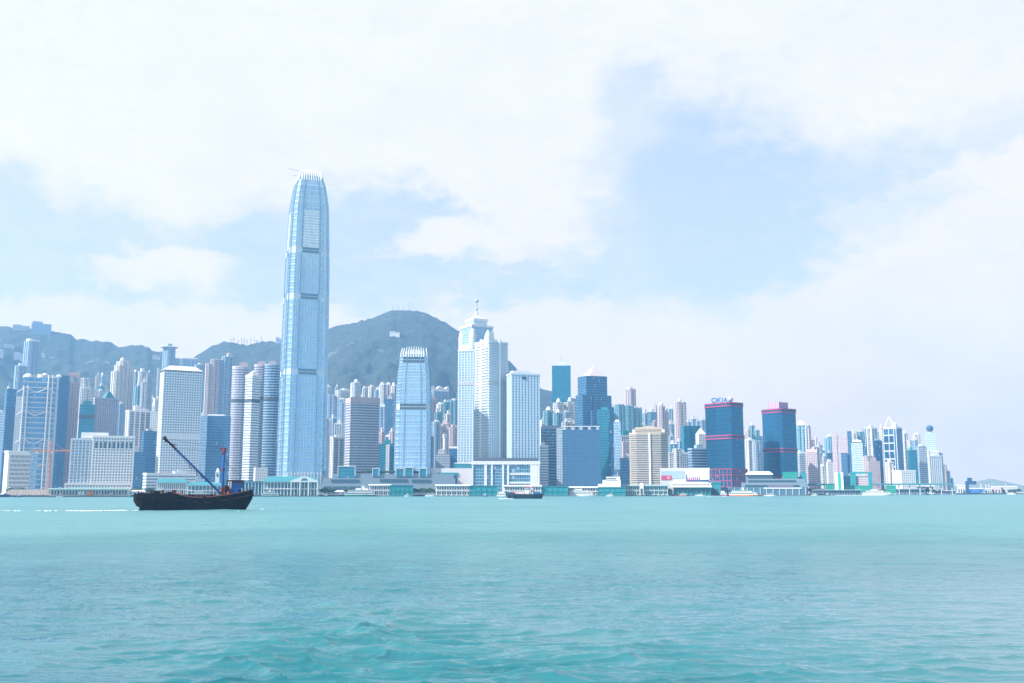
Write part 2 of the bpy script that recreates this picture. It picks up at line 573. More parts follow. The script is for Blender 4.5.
def hill_material():
    m = bpy.data.materials.new('wooded hillside')
    m.use_nodes = True
    T = NT(m.node_tree)
    o = T.n('ShaderNodeOutputMaterial')
    p = T.n('ShaderNodeBsdfPrincipled')
    tcx = T.n('ShaderNodeTexCoord')
    a, _ = T.noise(tcx.outputs['Object'], 0.012, 6.0, 0.65)
    b, _ = T.noise(tcx.outputs['Object'], 0.07, 4.0, 0.6)
    c = T.mix(T.ramp(a, 0.35, 0.65), (0.007, 0.017, 0.019), (0.016, 0.029, 0.027))
    c = T.mix(T.ramp(b, 0.30, 0.72), c, (0.034, 0.043, 0.036))
    c = T.mix(T.ramp(a, 0.64, 0.72), c, (0.12, 0.115, 0.10))
    T.put(p.inputs['Base Color'], c)
    p.inputs['Roughness'].default_value = 0.95
    bmp = T.n('ShaderNodeBump')
    bmp.inputs['Distance'].default_value = 6.0
    T.put(bmp.inputs['Height'], b)
    T.put(p.inputs['Normal'], bmp.outputs[0])
    T.put(o.inputs['Surface'], p.outputs[0])
    return m


hills = grid_object('hills', np.stack([XX, YY, ZZ], -1), len(ts), len(pxs), hill_material())
tag(hills, 'hazy wooded hills rising behind the city', None, None, 'structure')


def hill_z(X_, Y_):
    """height of the hill sheet under a point (rough)"""
    t = (Y_ - Y_FOOT) / (Y_RIDGE - Y_FOOT)
    if t <= 0:
        return LAND_Z
    i = int(np.clip(round(t * 149), 0, 160))
    j = int(np.argmin(np.abs(XX[i] - X_)))
    return float(max(ZZ[i, j], LAND_Z))


def hill_hit(px, py):
    """distance at which the sight line through a picture point meets the hill"""
    for Y_ in np.arange(Y_FOOT + 50, Y_RIDGE + 20, 10.0):
        p = at(px, py, float(Y_))
        if p.z <= hill_z(p.x, float(Y_)):
            return float(Y_)
    return Y_RIDGE - 20.0


# the low island hill far away at the right
far = MB()
for k in range(1):
    pts = [(974, 491), (977, 487), (981, 483.5), (985, 480.5), (990, 478.8), (994, 479), (998, 480.5), (1002, 484), (1006, 488), (1010, 491)]
    Yf = 4100.0
    prev = None
    rows = []
    for w, dy in ((0.03, -420), (0.62, -170), (1.0, 0), (0.55, 260), (0.03, 520)):
        rows.append([(xat(px, Yf, 0), Yf + dy, max(0.2, zat(py, Yf) * w)) for px, py in pts])
    for r0, r1 in zip(rows, rows[1:]):
        for i in range(len(pts) - 1):
            far.face([r0[i], r0[i + 1], r1[i + 1], r1[i]])
fo = far.build('island', plain('far island scrub', (0.12, 0.145, 0.13), 0.9), smooth=True)
tag(fo, 'pale hump of an island on the horizon', None, None, 'structure')

# ------------------------------------------------------------------ haze
HAZE_DENSITY, HAZE_COLOR = 1.12e-4, (0.27, 0.60, 1.0)
hz = MB()
hz.box(0, 0, -1.6, 10300, 10300, 860.0)
ho = hz.build('haze', [])
hm = bpy.data.materials.new('sea haze')
hm.use_nodes = True
T = NT(hm.node_tree)
o = T.n('ShaderNodeOutputMaterial')
pv = T.n('ShaderNodeVolumePrincipled')
pv.inputs['Density'].default_value = HAZE_DENSITY
pv.inputs['Color'].default_value = (*HAZE_COLOR, 1)
pv.inputs['Anisotropy'].default_value = 0.2
T.put(o.inputs['Volume'], pv.outputs[0])
ho.data.materials.append(hm)
tag(ho, 'pale blue haze over the harbour', None, None, 'stuff')

# ------------------------------------------------------------------ palette
WHITE, CREAM, PINK, ROSE = (0.66, 0.66, 0.65), (0.58, 0.54, 0.49), (0.54, 0.44, 0.44), (0.46, 0.37, 0.38)
GRANITE, GREY, LGREY, TAN = (0.38, 0.34, 0.35), (0.36, 0.38, 0.40), (0.55, 0.57, 0.58), (0.45, 0.38, 0.30)
BLUEG, DBLUE, TEALG, NAVY, SLATE = (0.22, 0.36, 0.48), (0.05, 0.14, 0.24), (0.03, 0.26, 0.33), (0.015, 0.07, 0.15), (0.13, 0.22, 0.32)
wm = lambda k, rgb, **kw: plain(k, rgb, **kw)
MW, MLG, MG, MDK = wm('white paint', WHITE), wm('light grey cladding', LGREY), wm('grey cladding', GREY), wm('dark louvre', (0.06, 0.08, 0.10))
MPINK, MROSE, MCREAM, MTAN, MGRAN = wm('pink tile', PINK), wm('rose granite', ROSE), wm('cream render', CREAM), wm('tan stone', TAN), wm('pinkish granite', GRANITE)
MTEAL, MTEALR, MGREEN = wm('teal cladding', (0.02, 0.22, 0.25)), wm('pale teal roof', (0.035, 0.19, 0.23)), wm('green hoarding', (0.01, 0.22, 0.17))
MMAG, MRED, MORANGE = wm('magenta paint', (0.40, 0.045, 0.115)), wm('red paint', (0.40, 0.03, 0.04)), wm('orange paint', (0.75, 0.22, 0.06))
MNAVY, MBLUE, MSTEEL = wm('navy paint', (0.01, 0.05, 0.12)), wm('blue paint', (0.02, 0.13, 0.42)), wm('steel', (0.45, 0.47, 0.50), rough=0.35, metal=0.6)
MGLASS = wm('dark window glass', (0.03, 0.07, 0.10), rough=0.08, spec=0.8, var=0.3)
MTGLASS = wm('teal window glass', (0.02, 0.17, 0.21), rough=0.10, spec=0.8, var=0.4)
MLEAF, MLEAF2, MBARK = wm('leaf green', (0.035, 0.085, 0.035), rough=0.8, var=0.5, scale=0.8), wm('light leaf green', (0.065, 0.12, 0.05), rough=0.8, var=0.5, scale=0.8), wm('bark', (0.10, 0.08, 0.06))

# facade recipes: (material with windows, frame material, geometry of the frame)
FAC = {
    'curtain_blue': (facade('blue curtain wall', (0.34, 0.44, 0.52), (0.26, 0.42, 0.54), 4.0, 1.6, 0.14, 0.22, 0.55, 0.10), MLG, None),
    'curtain_pale': (facade('pale curtain wall', (0.52, 0.58, 0.62), (0.38, 0.52, 0.60), 4.0, 1.6, 0.16, 0.22, 0.55, 0.12), MLG, None),
    'curtain_dark': (facade('dark blue curtain wall', (0.08, 0.15, 0.24), (0.04, 0.15, 0.27), 4.0, 2.0, 0.12, 0.22, 0.45, 0.08, 0.35, 0.6, 0.012), MG, None),
    'curtain_teal': (facade('teal curtain wall', (0.04, 0.18, 0.24), (0.02, 0.19, 0.27), 4.0, 2.0, 0.12, 0.2, 0.45, 0.10, 0.35, 0.6, 0.012), MTEAL, None),
    'curtain_navy': (facade('navy curtain wall', (0.015, 0.06, 0.13), (0.01, 0.09, 0.19), 4.0, 2.0, 0.12, 0.2, 0.40, 0.08), MNAVY, None),
    'resi_white': (facade('white flats', (0.60, 0.60, 0.58), (0.10, 0.17, 0.22), 3.0, 3.2, 0.42, 0.40, 0.15, 0.2, 0.5), MW, ('bay',)),
    'resi_cream': (facade('cream flats', (0.62, 0.58, 0.53), (0.12, 0.18, 0.23), 3.0, 3.0, 0.45, 0.42, 0.15, 0.2, 0.5), MCREAM, ('bay',)),
    'resi_pink': (facade('pink flats', (0.54, 0.45, 0.45), (0.12, 0.17, 0.24), 3.0, 3.0, 0.42, 0.42, 0.15, 0.2, 0.5), MPINK, ('bay',)),
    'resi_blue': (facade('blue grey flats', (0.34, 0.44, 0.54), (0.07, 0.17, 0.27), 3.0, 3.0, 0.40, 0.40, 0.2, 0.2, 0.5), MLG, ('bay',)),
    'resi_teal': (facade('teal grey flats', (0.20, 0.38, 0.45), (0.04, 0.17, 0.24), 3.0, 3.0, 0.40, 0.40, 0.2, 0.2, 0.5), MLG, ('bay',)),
    'bands_white': (facade('glass behind white bands', (0.26, 0.33, 0.38), (0.17, 0.27, 0.35), 3.8, 2.4, 0.1, 0.1, 0.3, 0.1), MW, ('band', 3.8, 1.7, 0.5)),
    'bands_pink': (facade('glass behind pink bands', (0.22, 0.26, 0.32), (0.14, 0.24, 0.34), 3.9, 2.4, 0.1, 0.1, 0.4, 0.08), wm('lilac granite band', (0.50, 0.44, 0.47)), ('band', 3.9, 1.7, 0.3)),
    'bands_tan': (facade('glass behind tan bands', (0.16, 0.17, 0.18), (0.10, 0.16, 0.21), 3.1, 3.0, 0.1, 0.1, 0.3, 0.1), wm('sandy band', (0.42, 0.355, 0.29)), ('band', 3.1, 1.45, 0.6)),
    'bands_blue': (facade('glass behind blue bands', (0.06, 0.12, 0.2), (0.03, 0.13, 0.22), 4.2, 2.4, 0.1, 0.1, 0.4, 0.1), wm('blue grey band', (0.28, 0.38, 0.48)), ('band', 4.2, 1.6, 0.4)),
    'piers_white': (facade('glass behind white piers', (0.40, 0.38, 0.38), (0.08, 0.15, 0.22), 3.8, 2.4, 0.15, 0.35, 0.3, 0.12), MW, ('pier', 9.0, 2.0, 0.7)),
    'piers_pale': (facade('glass behind pale piers', (0.45, 0.48, 0.50), (0.14, 0.27, 0.37), 3.8, 2.4, 0.15, 0.3, 0.4, 0.12), MLG, ('pier', 4.2, 1.2, 0.6)),
    'piers_bright': (facade('bright glass behind white piers', (0.46, 0.54, 0.60), (0.24, 0.39, 0.51), 3.8, 2.2, 0.2, 0.3, 0.45, 0.10, 0.25, 0.5, 0.01), wm('pale blue cladding', (0.52, 0.60, 0.66)), ('pier', 4.6, 1.3, 0.5)),
    'grid_white': (facade('glass behind white grid', (0.35, 0.40, 0.43), (0.12, 0.20, 0.27), 3.6, 2.4, 0.1, 0.1, 0.35, 0.1), MW, ('grid', 3.6, 3.6, 1.5, 1.3, 0.5)),
    'grid_grey': (facade('glass behind grey grid', (0.30, 0.34, 0.38), (0.08, 0.16, 0.24), 3.8, 3.0, 0.1, 0.1, 0.35, 0.1), MLG, ('grid', 3.8, 4.2, 1.3, 1.1, 0.4)),
    'grid_pink': (facade('glass behind pink grid', (0.35, 0.28, 0.29), (0.12, 0.16, 0.24), 3.6, 2.4, 0.1, 0.1, 0.35, 0.1), MROSE, ('grid', 3.6, 4.2, 1.5, 1.6, 0.4)),
    'grid_violet': (facade('glass behind violet grid', (0.30, 0.30, 0.36), (0.10, 0.16, 0.25), 3.6, 2.4, 0.1, 0.1, 0.35, 0.1), wm('violet grey granite', (0.36, 0.36, 0.42)), ('grid', 3.6, 4.2, 1.3, 1.5, 0.4)),
    'plain_white': (facade('white wall small windows', (0.62, 0.62, 0.61), (0.20, 0.28, 0.34), 3.6, 3.0, 0.55, 0.6, 0.2, 0.2), MW, None),
    'plain_grey': (facade('grey wall small windows', (0.36, 0.40, 0.44), (0.08, 0.16, 0.23), 3.6, 3.0, 0.4, 0.45, 0.2, 0.2), MG, None),
    'plain_pink': (facade('pink wall small windows', (0.50, 0.40, 0.42), (0.14, 0.18, 0.26), 3.4, 2.8, 0.5, 0.5, 0.2, 0.2), MROSE, None),
    'net_teal': (plain('teal scaffold net', (0.012, 0.135, 0.215), rough=0.9, var=0.3, scale=0.12), MTEAL, None),
    'sheet_blue': (facade('flat blue cladding', (0.08, 0.16, 0.25), (0.07, 0.16, 0.26), 3.6, 4.0, 0.04, 0.05, 0.65, 0.14, 0.10, 0.5, 0.0), MG, None),
}


def clad(mb, fac, w, d, z0, z1, poly=None, dx=0.0, dy=0.0, sides=True):
    """one storey stack: glass body in slot 0, real relief of bands / piers / bays in slot 1"""
    mat, frame, geo = FAC[fac]
    rectangular = poly is None
    if poly is None:
        poly = rect(w, d)
    poly = [(x + dx, y + dy) for x, y in poly]
    mb.prism(poly, z0, z1, 0, 1)
    if not geo:
        return
    kind = geo[0]
    if kind in ('band', 'grid'):
        fh, bh, o = (geo[1], geo[2], geo[3]) if kind == 'band' else (geo[1], geo[3], geo[5])
        ring = grow(poly, o)
        z = z0 + 0.4 * fh
        while z + bh < z1 - 0.3:
            mb.prism(ring, z, z + bh, 1)
            z += fh
        mb.prism(grow(poly, o + 0.15), z1 - 1.4, z1 + 1.0, 1)
    if kind in ('pier', 'grid') and rectangular:
        bw, pw, o = (geo[1], geo[2], geo[3]) if kind == 'pier' else (geo[2], geo[4], geo[5] + 0.12)
        for L, ax in ((w, 0), (d, 1)):
            n = max(1, round(L / bw))
            for i in range(n + 1):
                t = -L / 2 + (L - pw) * i / n + pw / 2
                if ax == 0:
                    mb.box(dx + t, dy - d / 2 - o / 2 + 0.02, z0, pw, o, z1 - z0 + 0.6, 1)
                else:
                    for sgn in (-1, 1):
                        mb.box(dx + sgn * (w / 2 + o / 2 - 0.02), dy + t, z0, o, pw * 0.98, z1 - z0 + 0.55, 1)
        mb.prism([(x + dx, y + dy) for x, y in rect(w + 1.7, d + 1.7)], z1 - 1.3, z1 + 1.1, 1)
    if kind == 'bay' and rectangular:
        # flats: bays stand forward of deep light wells
        n = max(2, round(w / 9.0))
        for i in range(n):
            t = -w / 2 + w * (i + 0.5) / n
            bwid = w / n * (0.52 if i % 2 == 0 else 0.42)
            mb.prism([(x + dx + t, y + dy - d / 2 - 0.9) for x, y in rect(bwid, 2.2)], z0, z1 - 0.6 - 2.4 * (i % 2), 0, 1)
            mb.box(dx + t, dy - d / 2 - 0.8, z1 - 0.55, bwid + 0.8, 2.6, 1.2, 1)
        m_ = max(1, round(d / 10.0))
        for i in range(m_):
            t = -d / 2 + d * (i + 0.5) / m_
            for sgn in (-1, 1):
                mb.prism([(x + dx + sgn * (w / 2 + 0.8), y + dy + t) for x, y in rect(2.0, d / m_ * 0.5)], z0, z1 - 0.7, 0, 1)


def spec(x0, x1, y, Y, s=0.0, r=None, dep=0.85):
    """silhouette in the picture -> place, size and turn of a box that stands at distance Y"""
    Zt = zat(y, Y)
    Xl, Xr = xat(x0, Y, Zt), xat(x1, Y, Zt)
    X_ = (Xl + Xr) / 2
    a = math.atan2(X_, Y)
    Wd = (Xr - Xl) * math.cos(a)
    r = (R(28) if r is None else R(r)) if s else 0.0
    if s:
        w, d = (1 - abs(s)) * Wd / math.cos(r), abs(s) * Wd / math.sin(r)
    else:
        w, d = Wd, Wd * dep
    d = max(d, 4.0)
    rot = -a + (r if s > 0 else -r)
    return X_, Zt, w, d, rot, Wd


def roofs(root, w, d, H, k, items):
    """things built onto a roof: parts of the building; sizes are fractions of the width or metres"""
    for it in items:
        kind = it[0]
        mb = MB()
        if kind == 'box':                       # ('box', centre, width, height_m, material, name)
            _, c, fw, h, mat, nm = it
            mb.box(c * w, 0, H - 0.05, fw * w, d * 0.6, h, 0)
            mb.box(c * w + 0.2, 0, H + h - 0.1, fw * w * 0.4, d * 0.25, h * 0.22, 0)
            mb.build(nm, mat, root)
        elif kind == 'mast':                    # ('mast', centre, height_m, base_above_roof_m)
            _, c, h, b = it
            mb.tube((c * w, 0, H + b - 0.3), (c * w, 0, H + b + h * 0.55), max(0.5, h * 0.016), max(0.4, h * 0.012))
            mb.tube((c * w, 0, H + b + h * 0.55), (c * w, 0, H + b + h), max(0.35, h * 0.009), 0.2)
            mb.build('mast', MSTEEL, root)
        elif kind == 'pyramid':                 # ('pyramid', centre, width, height_m, material)
            _, c, fw, h, mat = it
            a = rect(fw * w, min(d * 0.95, fw * w), c * w, 0)
            mb.loft([(a, H), (rect(fw * w * 0.04, fw * w * 0.04, c * w, 0), H + h)], 0)
            mb.build('pyramid_roof', mat, root)
        elif kind == 'hip':                     # ('hip', height_m, material)
            _, h, mat = it
            mb.loft([(rect(w + 1.5, d + 1.5), H), (rect(w * 0.66, d * 0.5), H + h)], 0)
            mb.build('hipped_roof', mat, root)
        elif kind == 'dome':                    # ('dome', centre, width, height_m, material)
            _, c, fw, h, mat = it
            mb.ball((c * w, 0, H), fw * w / 2, 14, 0, h / (fw * w / 2), 0.0)
            mb.build('dome', mat, root, smooth=True)
        elif kind == 'curve':                   # wavy roof edge
            _, h, mat = it
            n = 14
            for i in range(n):
                a, b = -w / 2 + w * i / n, -w / 2 + w * (i + 1) / n
                za, zb = [h * (0.35 + 0.65 * abs(math.cos(math.pi * 2 * (q / w + 0.5)))) for q in (a, b)]
                mb.face([(a, -d / 2, H), (b, -d / 2, H), (b, -d / 2, H + zb), (a, -d / 2, H + za)])
                mb.face([(b, d / 2, H), (a, d / 2, H), (a, d / 2, H + za), (b, d / 2, H + zb)])
                mb.face([(a, -d / 2, H + za), (b, -d / 2, H + zb), (b, d / 2, H + zb), (a, d / 2, H + za)])
            mb.build('wavy_parapet', mat, root)


TOWERS = []
LEAN = {}


def T_(label, x0, x1, y, Y, fac='resi_white', s=0.0, roof=None, name='apartment_tower', cat='tower', group=None, r=None, dep=0.85, poly=None, steps=None, base=None, mech=None, rnd=None):
    X_, Zt, w, d, rot, Wd = spec(x0, x1, y, Y, s, r, dep)
    zb = max(LAND_Z - 0.3, hill_z(X_, Y) - 12.0)
    root = thing(name, label, cat, (X_, Y, zb), rot, group)
    H = Zt - zb
    mat, frame, geo = FAC[fac]
    pl = None
    if poly == 'oval':
        pl = oval(w, d)
    elif poly == 'cham':
        pl = cham(w, d, min(w, d) * 0.22)
    elif poly == 'round':
        pl = oval(w, d, 24, 2.0)
    mb = MB()
    clad(mb, fac, w, d, 0, H, pl)
    mb.build('facade', [mat, frame], root)
    # stepped wings: (left px, right px, top py, forward shift in metres[, facade])
    for st in (steps or []):
        f2 = st[4] if len(st) > 4 else fac
        Zs = zat(st[2], Y)
        xl, xr = xat(st[0], Y, Zs), xat(st[1], Y, Zs)
        mb = MB()
        a = -math.atan2(X_, Y)
        clad(mb, f2, (xr - xl) * math.cos(a), d * 0.8, 0, Zs - zb, None, ((xl + xr) / 2 - X_) * math.cos(a), -st[3])
        mb.build('wing', [FAC[f2][0], FAC[f2][1]], root)
    for mz in (mech or []):                     # dark plant floors at these picture rows
        Zm = zat(mz, Y) - zb
        mb = MB()
        mb.prism(grow(pl or rect(w, d), 0.7), Zm - 2.6, Zm + 2.6, 0)
        mb.build('plant_floor', MDK if not isinstance(mech, dict) else mech[mz], root)
    if base:                                    # a podium: (extra width m, height m, facade)
        mb = MB()
        clad(mb, base[2], w + base[0], d + base[0], 0, base[1])
        mb.build('podium', [FAC[base[2]][0], FAC[base[2]][1]], root)
    if roof is None:
        q = random.Random(round(x0 * 7 + y * 13))
        roof = [('box', q.uniform(-0.15, 0.15), q.uniform(0.35, 0.6), q.uniform(3.0, 7.0), frame, 'plant_room')]
        if q.random() < 0.35:
            roof.append(('mast', q.uniform(-0.3, 0.3), q.uniform(7, 14), 0))
    roofs(root, w, d, H, zb, roof)
    return root, w, d, H, zb


def box_px(mb, root_X, Y, a, x0, x1, ytop, ybot, dfront, depth_m, mat=0):
    """a box in a building's local frame from picture measures"""
    z1, z0 = zat(ytop, Y), zat(ybot, Y)
    return z0, z1


# ------------------------------------------------------------------ tapering glass tower with a crown of fins (two of them in the picture)
def fin_tower(label, cxs, prof, Y, rot_deg, bands, crown, name='skyscraper', base_h=18.0, glass='curtain_blue', crane=False, panel=None, bandw=0.86):
    """prof: [(py, width_px)] from base to shoulder; crown: (py0, w0, py1, w1)"""
    Zs = [(zat(py, Y), wpx * depth(Y, zat(py, Y)) / F_PX) for py, wpx in prof]
    X_ = xat(cxs[0], Y, zat(cxs[1], Y))
    a = math.atan2(X_, Y)
    zb = LAND_Z - 0.2
    root = thing(name, label, 'skyscraper', (X_, Y, zb), -a + R(rot_deg))
    k = math.cos(a) / (math.cos(R(rot_deg)) + math.sin(R(abs(rot_deg))) * 0.9)

    def ring(W_, inset=0.0):
        h = W_ * k / 2 - inset
        c = h * 0.24
        e = h * 0.085
        return [(-h + c, -h), (h - c, -h), (h - c, -h + e), (h - e, -h + c), (h, -h + c), (h, h - c), (h - e, h - c), (h - c, h - e), (h - c, h),
                (-h + c, h), (-h + c, h - e), (-h + e, h - c), (-h, h - c), (-h, -h + c), (-h + e, -h + c), (-h + c, -h + e)]

    def width_at(z):
        return float(np.interp(z, [q[0] for q in Zs], [q[1] for q in Zs]))
    mat, frame = FAC[glass][0], FAC[glass][1]
    mat = facade('silver blue glass', (0.34, 0.47, 0.57), (0.30, 0.48, 0.61), 8.4, 3.0, 0.10, 0.12, 0.8, 0.07, 0.14, 0.4, 0.0, 0.008)
    fmat = frame = wm('blue silver frame', (0.42, 0.52, 0.60))
    # shaft, cut by the plant floors into segments
    cuts = sorted([zat(b, Y) for b in bands])
    zs = [q[0] for q in Zs]
    lo = zb
    segs = []
    for c in cuts + [None]:
        hi = (c - 4.2) if c is not None else zs[-1]
        mids = [lo] + [z for z in zs if lo + 0.5 < z < hi - 0.5] + [hi]
        segs.append(mids)
        lo = (c + 4.2) if c is not None else None
    for mids in segs:
        mb = MB()
        mb.loft([(ring(width_at(z)), z - zb) for z in mids], 0, 1, 1)
        # floor lines and mullions stand proud of the glass
        z = mids[0] + 3.0
        while z < mids[-1] - 1.5:
            mb.prism(ring(width_at(z), -0.10), z - zb, z - zb + 0.5, 1)
            z += 4.2
        n = 11
        for z0, z1 in zip(mids, mids[1:]):
            h0, h1 = width_at(z0) * k / 2, width_at(z1) * k / 2
            for i in range(n + 1):
                t = -0.76 + 1.52 * i / n
                for q in range(4):
                    cq, sq = math.cos(q * math.pi / 2), math.sin(q * math.pi / 2)
                    p = [(t * h0 * cq + (h0 + 0.1) * sq, t * h0 * sq - (h0 + 0.1) * cq, z0 - zb), (t * h1 * cq + (h1 + 0.1) * sq, t * h1 * sq - (h1 + 0.1) * cq, z1 - zb)]
                    mb.tube(p[0], p[1], 0.17, 0.17, 4, 1)
        for z0, z1 in zip(mids, mids[1:]):
            h0, h1 = width_at(z0) * k / 2, width_at(z1) * k / 2
            for t in (-0.47, 0.47):
                for q in range(4):
                    cq, sq = math.cos(q * math.pi / 2), math.sin(q * math.pi / 2)
                    p = [(t * hh * cq + (hh + 0.12) * sq, t * hh * sq - (hh + 0.12) * cq, zz_ - zb) for hh, zz_ in ((h0, z0), (h1, z1))]
                    mb.tube(p[0], p[1], 0.8, 0.8, 4, 2)
        mb.build('facade', [mat, frame, wm('groove blue', (0.12, 0.24, 0.36))], root)
    for c in cuts:
        mb = MB()
        mb.prism(ring(width_at(c), 0.02), c - zb - 4.25, c - zb + 4.25, 1)
        h = width_at(c) * k / 2
        for q in range(4):
            cq, sq = math.cos(q * math.pi / 2), math.sin(q * math.pi / 2)
            for dz in (-3.6, 0.9):
                mb.box((h + 0.05) * sq, -(h + 0.05) * cq, c - zb + dz, h * bandw, 0.7, 3.0, 0, q * math.pi / 2)
        mb.build('plant_floor', [wm('blue louvre', (0.10, 0.17, 0.24)) if crane else MDK, fmat], root)
    # raised panel on each face
    if panel:
        z0, z1 = zat(panel[0], Y), zat(panel[1], Y)
        for q in range(4):
            mb = MB()
            h0, h1 = width_at(z0) * k / 2 + 0.5, width_at(z1) * k / 2 + 0.5
            e0, e1 = h0 * panel[2], h1 * panel[2]
            mb.loft([([(-e0, -h0), (e0, -h0), (e0, -h0 + 3), (-e0, -h0 + 3)], z0 - zb), ([(-e1, -h1), (e1, -h1), (e1, -h1 + 3), (-e1, -h1 + 3)], z1 - zb)], 0, 1, 1)
            o = mb.build('face_panel', [FAC['curtain_pale'][0], frame], root)
            o.rotation_euler.z = q * math.pi / 2
    # crown: separate tapering fins leaning inwards
    z0, w0, z1, w1 = zat(crown[0], Y), crown[1] * depth(Y, zat(crown[0], Y)) / F_PX, zat(crown[2], Y), crown[3] * depth(Y, zat(crown[2], Y)) / F_PX
    mb = MB()
    mb.loft([(ring(w0, 1.0), zs[-1] - zb - 0.1), (ring(w0 * 0.8 + w1 * 0.2, 2.2), z0 - zb + (z1 - z0) * 0.35)], 0, 1, 1)
    mb.build('crown_base', [mat, frame], root)
    fin = None
    for q in range(4):
        cq, sq = math.cos(q * math.pi / 2), math.sin(q * math.pi / 2)
        n = 9
        for i in range(n):
            t = -0.78 + 1.56 * i / (n - 1)
            h0, h1 = w0 * k / 2, w1 * k / 2
            top = z1 - (z1 - z0) * 0.10 * abs(t) ** 2 * 2
            hm = h0 * 0.62 + h1 * 0.38
            mb = MB()
            pts = [(t * h0, -h0 - 0.2, zs[-1] - zb - 1.0), (t * hm, -hm, z0 - zb + (top - z0) * 0.55), (t * h1, -h1, top - zb)]
            pts = [(x * cq - y * sq, x * sq + y * cq, z) for x, y, z in pts]
            mb.tube(pts[0], pts[1], 0.95, 0.8, 5)
            mb.tube(pts[1], pts[2], 0.8, 0.35, 5)
            mb.build('crown_fin', MW if not crane else MLG, root)
    mb = MB()
    hb = width_at(zb + base_h) * k / 2
    mb.prism(rect(2 * hb + 7, 2 * hb + 7), 0, 9.0, 0, 1)
    for i in range(11):
        mb.box(-hb * 0.72 + hb * 1.44 * i / 10, -hb - 1.4, 0, 1.5, 1.5, base_h + 12, 1)
    mb.build('podium', [FAC['curtain_teal'][0], MLG], root)
    if crane:
        mb = MB()
        zt = z1 - zb - 6
        mb.tube((-w1 * 0.1, 0, zt - 8), (-w1 * 0.1, 0, zt + 3), 1.0, 0.9)
        mb.tube((-w1 * 0.1, 0, zt + 3), (-w1 * 0.98, -3, zt + 7), 0.55, 0.3)
        mb.tube((-w1 * 0.1, 0, zt - 3), (-w1 * 0.78, -5, zt - 3), 0.5, 0.3)
        mb.tube((-w1 * 0.1, 0, zt + 3), (w1 * 0.2, 1, zt + 2), 0.7, 0.7)
        mb.build('maintenance_crane', MSTEEL, root)
    return root


fin_tower('tallest blue glass skyscraper, tapering to a crown of upright fins', (306, 300),
          [(490, 51.5), (440, 50.0), (400, 49.2), (300, 46.5), (270, 45.5), (218, 41.4), (208, 39.8), (197, 36.2), (190, 33.5), (183.5, 29.5)], 1400, 9,
          [254.5, 300, 374], (182, 27.5, 172.0, 22.0), crane=True, panel=(252, 215, 0.42))
fin_tower('shorter pale blue glass tower with white crown fins and dark plant floors', (414, 390),
          [(472, 37.5), (440, 37.0), (400, 35.5), (375, 32.5), (364, 29.5)], 1390, -3,
          [408, 361.5], (359.5, 27.5, 348, 24.5), base_h=12, bandw=1.5)

# ------------------------------------------------------------------ white office tower with a grid of round windows
root, w, d, H, zb = T_('white tower dotted with small round windows under a sloped white roof', 160.5, 202.5, 371.5, 1360, 'plain_white', 0.1, [('hip', 6.5, MW)], 'office_tower', r=12)
root.children[0].data.materials[0] = plain('white aluminium', (0.66, 0.68, 0.70), rough=0.45)
mb = MB()
nx, nz = 15, 46
for i in range(nx):
    for j in range(nz):
        x = -w / 2 + w * (i + 0.5) / nx
        z = 6 + (H - 10) * (j + 0.5) / nz
        if j in (20, 21):
            continue
        n = 8
        mb.face([(x + 1.15 * math.cos(2 * math.pi * q / n), -d / 2 - 0.06, z + 1.05 * math.sin(2 * math.pi * q / n)) for q in range(n)])
ny = max(3, round(d / (w / nx)))
for i in range(ny):
    for j in range(nz):
        y = -d / 2 + d * (i + 0.5) / ny
        z = 6 + (H - 10) * (j + 0.5) / nz
        n = 8
        mb.face([(-w / 2 - 0.06, y - 1.15 * math.cos(2 * math.pi * q / n), z + 1.05 * math.sin(2 * math.pi * q / n)) for q in range(n)])
mb.build('window_grid', wm('blue window glass', (0.13, 0.24, 0.34), rough=0.1, spec=0.8, var=0.3), root)
mb = MB()
for i in range(nx + 1):
    mb.box(-w / 2 + w * i / nx, -d / 2 - 0.25, 0, 0.7, 0.5, H, 0)
for j in range(nz + 1):
    mb.box(0, -d / 2 - 0.2, 6 + (H - 10) * j / nz - 0.35, w, 0.4, 0.7, 0)
mb.build('panel_ribs', plain('white aluminium', WHITE), root)
mb = MB()
mb.prism(rect(w + 0.6, d + 0.6), H - 2.6, H - 0.2, 0)
mb.build('plant_floor', MDK, root)

# ------------------------------------------------------------------ bank with exposed masts and hanging trusses
X_, Zt, w, d, rot, Wd = spec(18, 62.5, 379, 1560)
zb = LAND_Z - 0.2
H = Zt - zb
root = thing('bank_tower', 'blue glass bank with exposed white ladder masts and V-shaped hanging trusses', 'tower', (X_, 1560, zb), rot)
mb = MB()
clad(mb, 'curtain_dark', w * 0.74, d, 0, H, None, 0.0, 3.0)
for z in np.arange(6, H - 4, 7.8):
    mb.box(0, -d / 2 + 2.6, z, w * 0.72, 1.4, 1.2, 1)
mb.build('facade', [facade('blue bank glass', (0.20, 0.33, 0.46), (0.08, 0.25, 0.42), 3.9, 2.4, 0.2, 0.3, 0.45, 0.1, 0.6), MLG], root)
for fx in (-0.345, 0.19):
    mb = MB()
    for dx in (0, 5.6):
        mb.tube((fx * w + dx, -d / 2 - 0.5, 0), (fx * w + dx, -d / 2 - 0.5, H + (4 if fx > 0 else -14)), 1.25, 1.1, 8)
    for z in np.arange(4, H - 16, 4.0):
        mb.box(fx * w + 2.8, -d / 2 - 0.5, z, 5.6, 0.9, 0.7)
    mb.build('ladder_mast', MLG, root)
